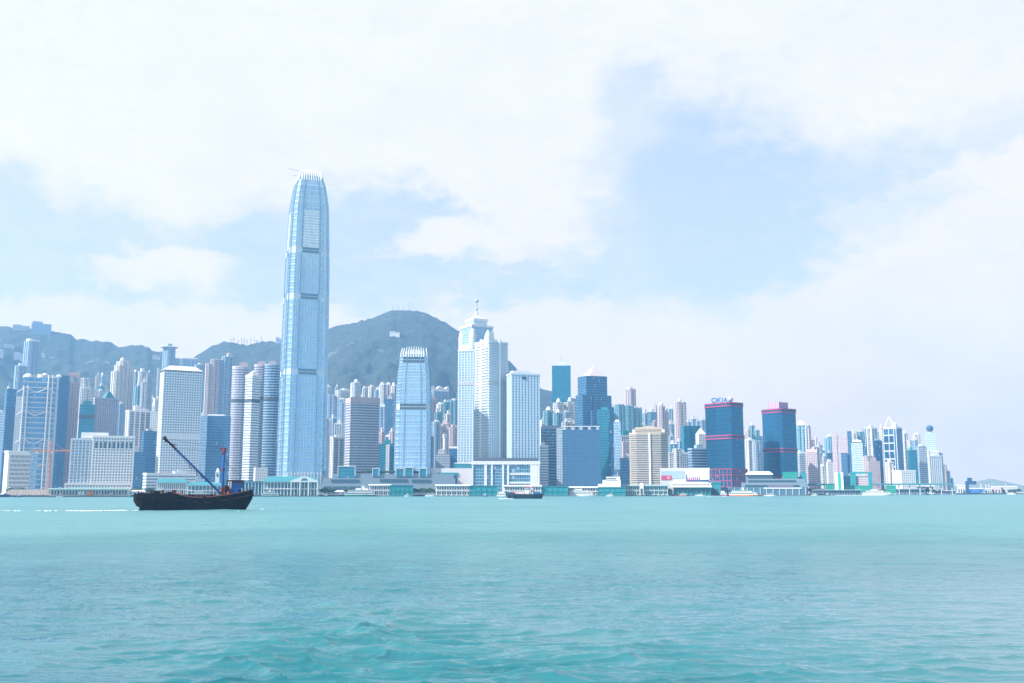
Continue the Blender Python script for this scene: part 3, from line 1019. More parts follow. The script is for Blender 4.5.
for zf in (0.20, 0.42, 0.66, 0.86):
    z = zf * H
    mb = MB()
    for sg in (-1, 1):
        mb.tube((-0.06 * w + sg * 0.21 * w, -d / 2 - 0.6, z + 7.5), (-0.06 * w, -d / 2 - 0.6, z + 1), 0.85, 0.85, 6)
        mb.tube((-0.06 * w + sg * 0.26 * w, -d / 2 - 0.6, z + 8.5), (-0.06 * w + sg * 0.41 * w, -d / 2 - 0.6, z + 1), 0.7, 0.7, 6)
    mb.box(-0.06 * w, -d / 2 - 0.7, z + 8.0, 0.52 * w, 0.8, 0.9)
    mb.build('hanging_truss', MLG, root)
for fx, fw, top, f in ((-0.43, 0.13, H - 30, 'plain_white'), (0.375, 0.10, H + 3, 'plain_white'), (0.46, 0.09, H + 1.0, 'curtain_dark')):
    mb = MB()
    clad(mb, f, fw * w, d * 0.7, 0, top, None, fx * w, -2.0 if fx < 0.4 else 1.0)
    mb.build('service_tower', [FAC[f][0], FAC[f][1]], root)
mb = MB()
for i in range(9):
    mb.box(0.06 * w + (i - 4) * 0.062 * w, 0, H - 0.1, 0.05 * w, d * 0.6, 4.5 + (i % 2) * 1.2)
mb.build('roof_louvre', MG, root)
for fx in (-0.27, 0.0):
    mb = MB()
    mb.ball((fx * w, -d * 0.2, H), 7.5, 12, 0, 0.9, 0.0)
    mb.build('roof_dome', MW, root, smooth=True)
mb = MB()
mb.ball((0.10 * w, 0, H + 6.5), 4.2, 10, 0, 0.7)
mb.ball((0.42 * w, 0, H + 5.5), 4.0, 10, 0, 0.7)
mb.build('satellite_dish', MW, root, smooth=True)

# ------------------------------------------------------------------ rose granite bank with an emblem
root, w, d, H, zb = T_('slim rose granite tower with a blue and green ribbon emblem near its top', 66.5, 80.5, 375.5, 1640, 'grid_pink', 0.0, [('box', 0.05, 0.8, 4.0, MROSE, 'plant_room'), ('mast', 0.4, 6, 0)], 'bank_tower', r=35, steps=[(62.3, 69.8, 376.5, 3, 'curtain_dark')], dep=1.0)
mb = MB()
mb.box(0.12 * w, -d / 2 - 0.55, H - 13, w * 0.72, 0.9, 12.2, 0)
mb.build('sign_panel', MROSE, root)
for pts, c in (([(-3.4, 3.4), (-1.4, 4.2), (3.6, -1.2), (2.4, -3.4)], wm('emblem blue', (0.02, 0.16, 0.50))), ([(-3.6, -2.2), (-2.8, -3.7), (3.8, -3.9), (3.9, -2.0)], wm('emblem green', (0.02, 0.42, 0.26)))):
    mb = MB()
    pr = [(0.14 * w + x, -d / 2 - 1.15, H - 7 + z) for x, z in pts]
    bk = [(x, y + 0.3, z) for x, y, z in pr]
    mb.face(pr)
    for i in range(4):
        j = (i + 1) % 4
        mb.face([pr[j], pr[i], bk[i], bk[j]])
    mb.build('emblem', c, root)

# ------------------------------------------------------------------ white waterfront hall: low block with window strips
X_, Zt, w, d, rot, Wd = spec(5.0, 37.5, 452, 1260, 0.12, r=20)
zb = LAND_Z - 0.2
H = Zt - zb
root = thing('civic_hall', 'low white slab block with rows of window strips, left of the orange tower crane', 'building', (X_, 1260, zb), rot)
mb = MB()
mb.prism(rect(w, d), 0, H, 0)
mb.build('wall', MW, root)
for j in range(9):
    z = 2.6 + (H - 5.0) * j / 9
    mb = MB()
    mb.box(-w * 0.08, -d / 2 - 0.1, z, w * 0.70, 0.7, (H - 5) / 9 * 0.62)
    win = mb.build('window', MGLASS, root)
    mb = MB()
    for i in range(17):
        mb.box(-w * 0.08 + w * 0.70 * (i / 16 - 0.5), -d / 2 - 0.5, z - 0.1, 0.55, 0.35, (H - 5) / 9 * 0.62 + 0.2)
    mb.build('mullion', MW, win)
mb = MB()
mb.box(w * 0.385, -d / 2 - 0.1, 2, w * 0.20, 0.6, H - 4)
mb.build('stair_glazing', FAC['curtain_blue'][0], root)
mb = MB()
mb.prism(rect(w + 1.6, d + 1.6), H - 1.0, H + 1.2)
mb.build('parapet', MW, root)

# ------------------------------------------------------------------ hotel with two wings
X_, Zt, w, d, rot, Wd = spec(66, 131, 484, 1330)
zb = LAND_Z - 0.2
root = thing('grand_hotel', 'broad white hotel with plain left wing and tall arched windows along its top', 'hotel', (X_, 1330, zb), rot)
mb = MB()
clad(mb, 'grid_white', w, d * 0.5, 0, Zt - zb)
mb.build('podium', [FAC['grid_white'][0], MW], root)
Hh = zat(438, 1330) - zb
px2m = depth(1330, 60) / F_PX
for (x0, x1, ytop, f, dy) in ((72.5, 93.0, 440, 'piers_pale', 0.0), (92.0, 130.5, 437, 'grid_white', -2.0)):
    mb = MB()
    h = zat(ytop, 1330) - zb
    clad(mb, f, (x1 - x0) * px2m, d * 0.4, 0, h, None, ((x0 + x1) / 2 - 99.5) * px2m, dy)
    mb.build('wing', [FAC[f][0], FAC[f][1]], root)
for i in range(9):
    mb = MB()
    x = (95.5 + 32 * i / 8 - 99.5) * px2m
    n = 8
    z0 = Hh - 14
    pr = [(x - 1.5, z0), (x + 1.5, z0)] + [(x + 1.5 * math.cos(math.pi * q / n), z0 + 7 + 1.5 * math.sin(math.pi * q / n)) for q in range(n + 1)]
    yq = -2.0 - d * 0.2 - 0.9
    mb.face([(a, yq, b) for a, b in pr])
    mb.build('arched_window', MGLASS, root)
mb = MB()
mb.box(-8, 4, Hh - 0.5, w * 0.42, d * 0.22, 7.5)
mb.build('roof_block', MW, root)

# ------------------------------------------------------------------ tower with a spire behind the white terraced tower
X_, Zt, w, d, rot, Wd = spec(459.5, 493.5, 347, 1560, 0.36, r=32)
zb = LAND_Z - 0.2
H = Zt - zb
root = thing('spire_tower', 'stepped pale blue tower with a tall mast of balls behind the white terraced tower', 'skyscraper', (X_, 1560, zb), rot)
mb = MB()
clad(mb, 'piers_bright', w, d, 0, H)
mb.build('facade', [FAC['piers_bright'][0], MW], root)
tiers = [(327.5, 0.95, 'curtain_blue'), (320.5, 0.62, 'curtain_pale')]
prev = H
for py, f, fc in tiers:
    z = zat(py, 1560) - zb
    mb = MB()
    clad(mb, fc, w * f, d * f, prev - 0.1, z)
    mb.prism(rect(w * f + 2, d * f + 2), z - 2.0, z + 1.2, 1)
    mb.build('upper_tier', [FAC[fc][0], MW], root)
    prev = z
mb = MB()
zt = zat(315.5, 1560) - zb
mb.loft([(rect(w * 0.60, d * 0.60), prev), (rect(w * 0.16, d * 0.16), zt), (rect(w * 0.04, d * 0.04), zt + 6)], 0)
mb.build('spire_roof', MLG, root)
mb = MB()
ztop = zat(293, 1560) - zb
mb.tube((0, 0, zt), (0, 0, zt + (ztop - zt) * 0.62), 1.0, 0.8)
mb.tube((0, 0, zt + (ztop - zt) * 0.62), (0, 0, ztop), 0.6, 0.25)
for py, rr in ((301, 3.2), (309, 2.3)):
    mb.ball((0, 0, zat(py, 1560) - zb), rr, 10, 0, 0.85)
mb.build('mast', MG, root)
for sx_ in (-1, 1):
    for sy in (-1, 1):
        mb = MB()
        cx, cy = sx_ * w * 0.43, sy * d * 0.43
        a = oval(w * 0.25, w * 0.25, 10, 2.2)
        sh = lambda k_: [(cx + x * k_, cy + y * k_) for x, y in a]
        zz = zat(338, 1560) - zb
        mb.loft([(sh(1), H - 40), (sh(1), zz), (sh(0.75), zz + 8), (sh(0.1), zz + 14)], 0)
        mb.build('corner_turret', MW, root, smooth=False)

# white residential tower in front with terraces
root, w, d, H, zb = T_('white terraced apartment tower in front of the spire tower', 475, 507.5, 343.5, 1440, 'piers_bright', 0.42, [('box', -0.1, 0.5, 5, MW, 'plant_room')], 'apartment_tower', r=38)
mb = MB()
for z in np.arange(8, H - 2, 3.9):
    mb.box(-w * 0.5, -d * 0.0, z, 3.0, d * 0.86, 1.5)
    mb.box(-w * 0.42, -d / 2 - 0.4, z, w * 0.16, 2.4, 1.5)
    mb.box(w * 0.46, -d / 2 + 0.6, z, w * 0.12, 3.2, 1.5)
mb.build('balcony_stack', MW, root)
mb = MB()
mb.prism(rect(w + 0.8, d + 0.8), H - 5.5, H - 2.5)
mb.build('plant_floor', MG, root)
for fx, fy in ((-0.5, 0.0), (0.06, -0.5)):
    mb = MB()
    mb.box(fx * w, fy * d, 0, 4.0 if fx < -0.4 else 3.0, 4.0, H + 4)
    mb.build('white_rib', MW, root)
mb = MB()
a = oval(10.5, 10.5, 12, 2.2)
sh = lambda k_: [(-w * 0.42 + x * k_, -d * 0.34 + y * k_) for x, y in a]
zz = zat(341, 1440) - zb
mb.loft([(sh(1), H - 9), (sh(1), zz), (sh(0.8), zz + 6), (sh(0.4), zz + 11), (sh(0.05), zz + 14)], 0)
mb.build('arched_turret', wm('pale blue cladding', (0.52, 0.60, 0.66)), root)
for py in (383, 385.5):
    mb = MB()
    mb.prism(rect(w + 1.2, d + 1.2), zat(py, 1440) - zb - 1.2, zat(py, 1440) - zb + 1.2)
    mb.build('plant_floor', MG, root)
root, w, d, H, zb = T_('left-hand white banded tower shaft beside the spire tower, touching the white terraced tower', 458.5, 475.5, 351, 1470, 'piers_bright', -0.10, [('box', 0, 0.5, 5, MW, 'plant_room')], 'apartment_tower', r=15, mech={384: MG})
root['label'] = 'narrow white banded tower squeezed against the left side of the white terraced tower'
root, w, d, H, zb = T_('wide pale blue hotel slab with fine vertical stripes, right of the white terraced tower', 507, 539.5, 375, 1420, 'piers_bright', 0.14, [('box', -0.12, 0.62, 5, MLG, 'parapet_block')], 'hotel_tower', 'hotel', r=18)
mb = MB()
mb.box(-0.05 * w, -d / 2 - 0.8, H - 7, w * 0.14, 0.5, 3)
mb.build('sign_panel', MNAVY, root)

# podium of glass bays in a white frame, below those towers
X_, Zt, w, d, rot, Wd = spec(472.5, 539, 462, 1385)
zb = LAND_Z - 0.2
H = Zt - zb
root = thing('shopping_podium', 'low podium of dark glass bays in a pale frame below the hotel slab', 'building', (X_, 1385, zb), rot)
mb = MB()
clad(mb, 'curtain_navy', w, 40, 0, H, None, 0, 12)
mb.build('wall', [facade('podium glass', (0.22, 0.34, 0.42), (0.05, 0.16, 0.24), 4.2, 3.2, 0.12, 0.18, 0.3, 0.1), MLG], root)
for fx, fw in ((-0.495, 0.012), (-0.30, 0.03), (-0.205, 0.015), (-0.04, 0.02), (0.035, 0.02), (0.42, 0.10), (0.49, 0.02)):
    mb = MB()
    mb.box(fx * w, -8.6, 0, fw * w + 0.8, 1.6, H)
    mb.build('pier', MLG, root)
mb = MB()
mb.box(0, 12, H - 3.6, w + 3, 43.5, 4.6)
mb.build('cornice', MLG, root)
mb = MB()
mb.box(0, 14, H + 0.9, w * 0.96, 30, 4.5)
mb.build('recessed_storey', MDK, root)
for z in (0.33, 0.6):
    mb = MB()
    mb.box(0.22 * w, -8.3, z * H, 0.36 * w, 0.9, 2.4)
    mb.build('spandrel', MLG, root)
# mural wall and pavilion left of it
X_, Zt, w, d, rot, Wd = spec(431, 472.5, 468.5, 1392)
H = Zt - zb
root = thing('shopping_mall', 'low whitish mall block with a big blue mural screen, behind the white pier', 'building', (X_, 1392, zb), rot)
mb = MB()
mb.prism(rect(w, 30), 0, H)
mb.build('wall', wm('pinkish white render', (0.56, 0.53, 0.54)), root)
mb = MB()
mb.box(-0.08 * w, -15.3, 0.5, w * 0.42, 0.6, H * 0.70)
scr = mb.build('mural', plain('mural blue', (0.03, 0.14, 0.32), rough=0.4, var=0.7, scale=0.09), root)
mb = MB()
mb.box(-0.08 * w, -15.5, H * 0.72, w * 0.46, 1.6, 4)
mb.build('canopy', MTEAL, root)
for (xa, za, xb, zb_) in ((-0.17, 0.60, -0.10, 0.08), (-0.10, 0.42, -0.13, 0.1)):
    mb = MB()
    mb.tube((xa * w, -15.9, za * H), (xb * w, -15.9, zb_ * H), 1.2, 1.8, 6)
    mb.build('mural_figure', wm('mural pale pink', (0.62, 0.55, 0.62)), root)
mb = MB()
for z, q in ((H, 1.0), (H + 6.5, 0.92)):
    mb.box(0.26 * w, 4, z - 0.1, w * 0.46 * q, 22, 6.0 if z == H else 1.4, 0 if z == H else 1)
mb.build('roof_pavilion', [MTGLASS, MLG], root)

# ------------------------------------------------------------------ dark blue tower with a pale pyramid
root, w, d, H, zb = T_('dark blue glass tower with stepped shoulders under a pale pyramid roof', 577.5, 607.0, 377, 1600, 'curtain_dark', 0.3, [('pyramid', 0.08, 0.80, 19, wm('pale pink stone roof', (0.46, 0.41, 0.43)))], 'office_tower',
                       steps=[(575.5, 586, 396, 6), (588, 608.5, 396, 4), (584, 600, 412, 12), (596, 609, 408, 11)])

# ------------------------------------------------------------------ twin towers with magenta bands
def magenta_tower(label, x0, x1, y, Y, cornerpx, band_rows, ybase, sign=None, roofblock=None):
    s = (cornerpx - x0) / (x1 - x0)
    X_, Zt, w, d, rot, Wd = spec(x0, x1, y, Y, s, r=48 if s > 0.5 else 42)
    zb = LAND_Z - 0.2
    H = Zt - zb
    root = thing('office_tower', label, 'tower', (X_, Y, zb), rot)
    c = min(w, d) * 0.10
    pl = cham(w, d, c)
    fm = facade('deep blue mirror glass', (0.012, 0.08, 0.16), (0.016, 0.13, 0.25), 3.8, 2.6, 0.08, 0.12, 0.7, 0.06, 0.12, 0.5, 0.0)
    mb = MB()
    mb.prism(pl, 0, H, 0, 1)
    for z in np.arange(24, H - 9, 7.6):
        mb.prism(grow(pl, 0.12), z, z + 0.5, 1)
    mb.build('facade', [fm, MNAVY], root)
    for py in band_rows:
        z = zat(py, Y) - zb
        mb = MB()
        for q in (-2.6, 2.2):
            mb.prism(grow(pl, 0.9), z + q, z + q + 1.5)
        o = mb.build('magenta_band', MMAG, root)
        mb = MB()
        mb.prism(grow(pl, 0.45), z - 1.05, z + 2.15)
        mb.build('louvre', MNAVY, o)
    zpod = zat(ybase, Y) - zb
    mb = MB()
    pw, pd = w + 1.4, d + 1.4
    mb.prism(rect(pw, pd), 0, zpod)
    pod = mb.build('podium', FAC['curtain_navy'][0], root)
    mb = MB()
    for L, ax in ((pw, 0), (pd, 1)):
        n = 7
        for i in range(n + 1):
            t = -L / 2 + L * i / n
            if ax == 0:
                mb.box(t, -pd / 2 - 0.2, 0, 0.8, 0.8, zpod)
            else:
                mb.box(-pw / 2 - 0.2, t, 0, 0.8, 0.8, zpod)
    for j in range(5):
        z = 1 + (zpod - 1.6) * j / 4
        mb.prism(rect(pw + 1.0, pd + 1.0), z, z + 0.8)
    mb.build('magenta_grid', MMAG, pod)
    if roofblock:
        mb = MB()
        mb.box(0, 0, H - 0.1, w * roofblock[0], d * roofblock[0], roofblock[1])
        rb = mb.build('plant_room', wm('lilac louvre', (0.45, 0.38, 0.50)), root)
        mb = MB()
        for i in range(7):
            mb.box(-w * roofblock[0] / 2 + w * roofblock[0] * i / 6, -d * roofblock[0] / 2 - 0.2, H, 0.6, 0.5, roofblock[1])
            mb.box(-w * roofblock[0] / 2 - 0.2, -d * roofblock[0] / 2 + d * roofblock[0] * i / 6, H, 0.5, 0.6, roofblock[1])
        mb.build('fin', MMAG, rb)
    return root, w, d, H, zb


root, w, d, H, zb = magenta_tower('dark blue mirror tower with magenta bands and a blue rooftop sign with a grey globe', 703.2, 744.0, 403.5, 1560, 729, (406, 438), 469)
# rooftop letters and globe
fwd = -root.rotation_euler.z - math.atan2(root.location.x, root.location.y)      # turn back towards the harbour
for ch, lx in (('O', -14.6), ('K', -7.0), ('I', -1.9), ('A', 2.9)):
    fc = bpy.data.curves.new('letter', 'FONT')
    fc.body, fc.size, fc.extrude, fc.offset, fc.align_x = ch, 10.5, 0.7, 0.30, 'CENTER'
    tmp = bpy.data.objects.new('letter_curve', fc)
    col.objects.link(tmp)
    bpy.context.view_layer.update()
    me = bpy.data.meshes.new_from_object(tmp)
    bpy.data.objects.remove(tmp)
    bpy.data.curves.remove(fc)
    me.materials.clear()
    me.materials.append(wm('sign blue', (0.01, 0.14, 0.36)))
    lt = bpy.data.objects.new('letter', me)
    col.objects.link(lt)
    lt.parent = root
    lt.rotation_euler = (R(90), 0, fwd)
    lt.location = (lx * math.cos(fwd), lx * math.sin(fwd), H + 1.6)
mb = MB()
mb.ball((0, 0, 0), 4.4, 14)
g = mb.build('sign_globe', wm('silver globe', (0.42, 0.40, 0.44)), root, (10.5 * math.cos(fwd), 10.5 * math.sin(fwd), H + 6.5), 0, True)
mb = MB()
for k in range(6):
    mb.tube((-17 + 6 * k, 0, 0), (-17 + 6 * k, 0, 2.2), 0.4)
mb.box(-2, 0, 0.8, 33, 0.7, 0.7)
sf = mb.build('sign_frame', MG, root, (0, 0, H - 0.2), fwd)
magenta_tower('dark blue mirror tower with magenta bands and a lilac box on its roof', 760.0, 797.0, 409.5, 1600, 780, (412, 451), 477, roofblock=(0.5, 11.0))

# ------------------------------------------------------------------ tower with a ball on top
root, w, d, H, zb = T_('tapering pale tower carrying a blue ball, tallest of the far group', 924.5, 935.5, 433, 2150, 'curtain_pale', 0.0, [], 'office_tower',
                       steps=[(923.5, 930, 451, 4, 'resi_white'), (930, 938.5, 452, 6, 'piers_pale'), (927, 941.5, 452.5, -6, 'resi_blue')])
mb = MB()
mb.ball((0, 0, H + 9.5), 7.4, 16)
mb.build('roof_ball', wm('blue ball cladding', (0.04, 0.10, 0.20), rough=0.3), root, None, 0, True)
mb = MB()
mb.tube((0, 0, H - 1), (0, 0, H + 4), 4.0, 3.0, 10)
mb.build('ball_stand', MG, root)

# ------------------------------------------------------------------ blue panelled block with arched roof frame
root, w, d, H, zb = T_('tall blue tower with square white-framed glass panels and a peaked frame on its roof', 883, 902, 429, 1800, 'curtain_dark', -0.30, [], 'office_tower')
for i in range(2):
    for j in range(7):
        mb = MB()
        zz = H - 13 - j * 14
        mb.box(-w * 0.27 + i * w * 0.36, -d / 2 - 0.3, zz - 10, w * 0.30, 0.7, 10.5)
        mb.build('glass_panel', FAC['curtain_navy'][0], root)
mb = MB()
for x in (-0.48, -0.08, 0.3, 0.48):
    mb.box(x * w, -d / 2 - 0.5, H * 0.3, 1.0, 0.8, H * 0.7)
for j in range(8):
    mb.box(-0.08 * w, -d / 2 - 0.52, H - 12.5 - j * 14, w * 0.8, 0.8, 1.6)
mb.build('white_frame', MLG, root)
mb = MB()
mb.box(0, 0, H - 0.1, w * 0.96, d * 0.96, 3.0)
mb.ball((w * 0.2, -d * 0.1, H + 6), 5.2, 12)
mb.build('roof_storey', MLG, root)
mb = MB()
mb.tube((-w * 0.42, -d * 0.3, H + 2), (-w * 0.12, -d * 0.3, H + 22), 1.3, 0.9)
mb.tube((w * 0.30, -d * 0.3, H + 2), (-w * 0.12, -d * 0.3, H + 22), 1.3, 0.9)
mb.build('peaked_frame', MLG, root)

# ------------------------------------------------------------------ the other towers: label, left px, right px, top py, distance, facade, share of the side wall
FLAT, OFF = dict(name='apartment_tower', cat='tower'), dict(name='office_tower', cat='tower')
B = lambda c, fw, h, m, n='plant_room': ('box', c, fw, h, m, n)
# --- left edge to the round-windowed white tower
T_('narrow pale tower cut off by the left edge of the photo', -8, 4.5, 413, 1500, 'curtain_pale', **OFF)
T_('slate blue tower standing directly left of the bank with ladder masts', 5, 17, 389, 1720, 'curtain_dark', 0.2, **OFF)
T_('tall slim pale apartment tower rising against the hill above the bank with ladder masts', 24.5, 41, 341.5, 2350, 'resi_blue', 0.34, [B(-0.32, 0.3, 5, MW), B(0.2, 0.5, 3, MLG)], **FLAT)
T_('shorter grey-blue slab leaning on the left of the slim pale tower above the bank', 15, 28, 366, 2280, 'resi_blue', 0.2, **FLAT)
T_('stepped white block peeping over the right shoulder of the rose granite tower', 79.5, 97, 388.5, 1900, 'resi_white', 0.15, [B(-0.1, 0.3, 3, MW)], steps=[(81.5, 91, 378.5, -4)], **FLAT)
T_('dark teal glass block with a black floor halfway, right of the rose granite tower', 80, 95, 405, 1560, 'curtain_teal', 0.0, mech=[417], **OFF)
T_('violet-grey tower under a small green copper pyramid', 93.5, 118.5, 399, 1680, 'grid_violet', 0.18, [('pyramid', 0.12, 0.55, 15, MTEALR), B(0.12, 0.62, 1.6, MLG)], **OFF)
T_('tall cream tower stepping up to a rounded tip behind the green copper pyramid', 116.5, 130, 361.5, 2200, 'resi_cream', 0.35, [('dome', -0.1, 0.5, 9, MCREAM)], steps=[(111.5, 118, 372, 3), (114.5, 121, 366, 5), (127, 133, 367, 2)], **FLAT)
T_('plain pale blue flats just right of the cream tower with the rounded tip', 132, 141, 372, 2260, 'resi_blue', 0.3, **FLAT)
T_('white-topped flats in the middle of the group left of the round-windowed tower', 138.5, 146.5, 371.5, 2200, 'resi_white', 0.25, **FLAT)
T_('grey flats at the end of the group, nearest the round-windowed tower', 146, 153, 373, 2240, 'plain_grey', 0.2, **FLAT)
T_('narrow bright white flats in front of the group left of the round-windowed tower', 141.5, 147, 382, 2080, 'resi_white', 0.0, **FLAT)
T_('low pale teal flats at the foot of the plain pale blue flats', 135.5, 142, 386, 2090, 'resi_teal', 0.2, **FLAT)
T_('needle-thin pale tower standing alone on the wooded slope', 158, 160.8, 368, 2500, 'resi_white', 0.0, [], dep=1.6, **FLAT)
root, w, d, H, zb = T_('blue tower on the ridge saddle with a flat wing-like roof', 163, 175.5, 349, 2700, 'resi_blue', 0.4, [], 'lookout_tower', 'tower')
mb = MB()
mb.loft([(oval(w * 0.8, d * 0.8, 14), H - 2), (oval(w * 2.1, d * 1.4, 14), H + 4.5), (oval(w * 2.0, d * 1.3, 14), H + 6)], 0)
mb.build('wing_roof', MLG, root)
mb = MB()
mb.box(-w * 0.1, 0, H, w * 0.6, d * 0.6, 13)
mb.build('upper_storey', FAC['resi_blue'][0], root)
T_('small white-framed block tucked against the left wall of the round-windowed tower', 153.5, 160.5, 399, 1620, 'grid_white', 0.2, **OFF)
T_('mid-height tower with three white vertical ribs and dark bands, left of the round-windowed tower', 126.5, 151.5, 411.5, 1540, 'piers_white', 0.1, [B(-0.1, 0.25, 8, MW, 'roof_turret'), B(0.25, 0.3, 4, MW)], **OFF)
T_('plain white stair block attached beside the tower with three white ribs', 150.5, 158, 411, 1530, 'plain_white', 0.0, **OFF)
T_('dark blue block standing in shade left of the round-windowed tower', 142, 157, 431, 1450, 'curtain_dark', 0.15, **OFF)
T_('lower dark blue block behind the right end of the grand hotel', 128, 146, 452, 1420, 'curtain_dark', 0.0, **OFF)

# --- between the round-windowed white tower and the tallest tower
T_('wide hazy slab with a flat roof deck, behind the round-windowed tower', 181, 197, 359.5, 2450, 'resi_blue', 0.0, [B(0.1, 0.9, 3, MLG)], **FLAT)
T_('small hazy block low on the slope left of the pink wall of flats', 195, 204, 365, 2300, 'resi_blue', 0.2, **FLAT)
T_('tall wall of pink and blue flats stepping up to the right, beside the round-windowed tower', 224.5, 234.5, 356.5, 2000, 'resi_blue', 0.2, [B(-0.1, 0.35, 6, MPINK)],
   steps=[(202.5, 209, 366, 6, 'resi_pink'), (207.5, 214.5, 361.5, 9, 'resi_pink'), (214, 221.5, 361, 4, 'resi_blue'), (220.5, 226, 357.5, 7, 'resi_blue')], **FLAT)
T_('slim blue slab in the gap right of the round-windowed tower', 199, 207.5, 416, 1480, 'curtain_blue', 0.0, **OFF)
T_('dark office block with white-gridded upper floors behind the mast of the dark barge', 206, 231, 416.5, 1500, 'curtain_dark', 0.0, [B(-0.1, 0.7, 2.5, MW)], steps=[(206, 230, 417, 1.5, 'piers_pale')], **OFF)
T_('tall rounded pink-banded tower, leftmost of the banded group beside the tallest tower', 232.5, 249.5, 367.5, 1560, 'bands_pink', 0.0, [B(0.15, 0.5, 7, MGRAN)], poly='oval', mech=[401], **OFF)
T_('slim white and blue faceted tower with a pointed cap in front of the banded group', 246, 260.5, 376, 1470, 'bands_white', 0.45, [('pyramid', 0.0, 1.0, 8, MLG)], r=45, mech=[401], **OFF)
T_('rounded pink-grey tower half hidden behind the pointed white and blue tower', 254.5, 267.5, 365.5, 1590, 'bands_pink', 0.0, [B(0.05, 0.6, 6, MGRAN)], poly='oval', mech=[399], **OFF)
T_('rounded blue-banded tower touching the left edge of the tallest tower', 265, 281, 365.5, 1560, 'bands_blue', 0.0, [B(-0.05, 0.5, 6, MGRAN)], poly='oval', mech=[399], **OFF)
T_('blank whitish block low beside the foot of the tallest tower', 254, 268, 467.5, 1345, 'plain_white', 0.1, [], 'low_building', 'building')
T_('long low white office with horizontal bands behind the stern of the dark barge', 144, 196, 474, 1300, 'bands_white', 0.06, [B(0.2, 0.25, 4, MW)], 'low_building', 'building')

# --- between the two towers with crowns of fins
q = 'pale flats on the lower slope between the two crowned towers'
T_('pointed white flats emerging from behind the right edge of the tallest tower', 324, 332, 387, 2250, 'resi_white', 0.35, [('pyramid', 0, 0.5, 6, MW)], **FLAT)
T_('flat-topped pale blue flats second from the tallest tower on the slope', 331.5, 337.5, 397, 2150, 'resi_blue', 0.2, **FLAT)
T_('broad whitish flats with a lit left wall, above the white-pillared block', 336, 351, 390.5, 2300, 'resi_white', 0.22, [B(0.1, 0.4, 4, MW)], **FLAT)
T_('highest white flats with a domed cap, just above the pinkish office block', 350.5, 361, 383, 2250, 'resi_white', 0.3, [('dome', 0.05, 0.55, 9, MW)], **FLAT)
T_('short white flats with two peaks behind the roof of the pinkish office block', 362.5, 369, 388, 2350, 'resi_white', 0.2, **FLAT)
T_('white flats above the middle of the pinkish office block', 368.5, 375, 386.5, 2300, 'resi_cream', 0.3, **FLAT)
T_('dull grey flats filling the gap above the right end of the pinkish office block', 374.5, 380.5, 390, 2280, 'resi_blue', 0.0, **FLAT)
T_('tall narrow white flats just right of the pinkish office block', 379.5, 386, 384.5, 2200, 'resi_white', 0.5, **FLAT)
T_('grey-violet flats with a rounded top left of the shorter crowned tower', 385, 392, 385, 2300, 'resi_pink', 0.0, [('dome', 0, 0.7, 6, MLG)], **FLAT)
T_('white flats touching the left edge of the shorter crowned tower', 391, 397, 385.5, 2220, 'resi_white', 0.4, **FLAT)
T_('wide dim blue block under the slope flats beside the tallest tower', 326, 346.5, 400, 1950, 'resi_blue', 0.0, steps=[(327, 335, 396, 4), (339, 347, 403, 5)], **FLAT)
T_('slim tower with an orange flank beside the tallest tower', 324.5, 330, 421, 1600, 'plain_pink', 0.55, [B(0, 0.5, 3, MORANGE)], r=50, **FLAT)
T_('narrow dull blue slab right of the tower with the orange flank', 330.5, 336.5, 418, 1750, 'resi_blue', 0.2, **FLAT)
T_('grey tower with a pale middle strip rising above the white-pillared block', 334.5, 342, 424, 1700, 'piers_pale', 0.0, **OFF)
T_('block with white pillars at the foot of the slope, left of the pinkish office block', 331, 345, 437.5, 1560, 'piers_white', 0.15, **OFF)
root, w, d, H, zb = T_('pinkish office block with fine horizontal bands, midway between the two crowned towers', 346, 379.5, 400, 1480, 'bands_pink', 0.2, [], 'office_tower', 'tower', r=20)
mb = MB()
mb.prism(rect(w + 1.2, d + 1.2), H - 5.5, H + 2.4)
mb.build('roof_band', MROSE, root)
T_('deep blue flats between the pinkish office block and the shorter crowned tower', 385, 393.5, 399, 1950, 'curtain_dark', 0.0, **FLAT)
T_('blue slab behind the right edge of the pinkish office block', 378, 386, 407, 1900, 'resi_blue', 0.0, **FLAT)
T_('small pink-topped tower left of the shorter crowned tower, above the teal block', 379.5, 384, 432, 1650, 'resi_pink', 0.3, **FLAT)
T_('cream tower with a rosy top touching the shorter crowned tower', 389.5, 395, 431, 1680, 'resi_pink', 0.35, **FLAT)
T_('grey flats between the pink-topped tower and the rosy cream tower', 383, 391, 437, 1720, 'resi_blue', 0.0, **FLAT)
T_('dark teal block left of the shorter crowned tower, above the roof garden', 378.5, 396, 444, 1540, 'curtain_teal', 0.0, steps=[(386, 389.6, 445, 5, 'plain_white')], **OFF)

# --- between the shorter crowned tower and the white terraced tower
T_('broad pale flats with a wavy roof edge right of the shorter crowned tower', 430.5, 449, 391.5, 2250, 'resi_blue', 0.12, [('curve', 12, MW)], **FLAT)
T_('reddish-roofed flats directly under the wavy roof edge', 429, 437.5, 399, 2100, 'resi_pink', 0.15, **FLAT)
T_('white slab lit on its left side under the wavy roof edge', 436.5, 442.5, 404, 2000, 'resi_white', 0.55, r=50, **FLAT)
T_('teal-grey flats right of the white slab under the wavy roof edge', 442, 449.5, 402, 2020, 'resi_teal', 0.25, **FLAT)
T_('deep blue flats left of the narrow white banded tower', 448, 456.5, 400.5, 2050, 'resi_teal', 0.0, **FLAT)
T_('flats with a rosy mast top beside the narrow white banded tower', 453.5, 460, 399, 2150, 'resi_pink', 0.2, [('mast', 0, 14, 0)], **FLAT)
T_('lower grey flats with a lit edge right of the shorter crowned tower', 431, 440.5, 422, 1800, 'resi_blue', 0.3, **FLAT)
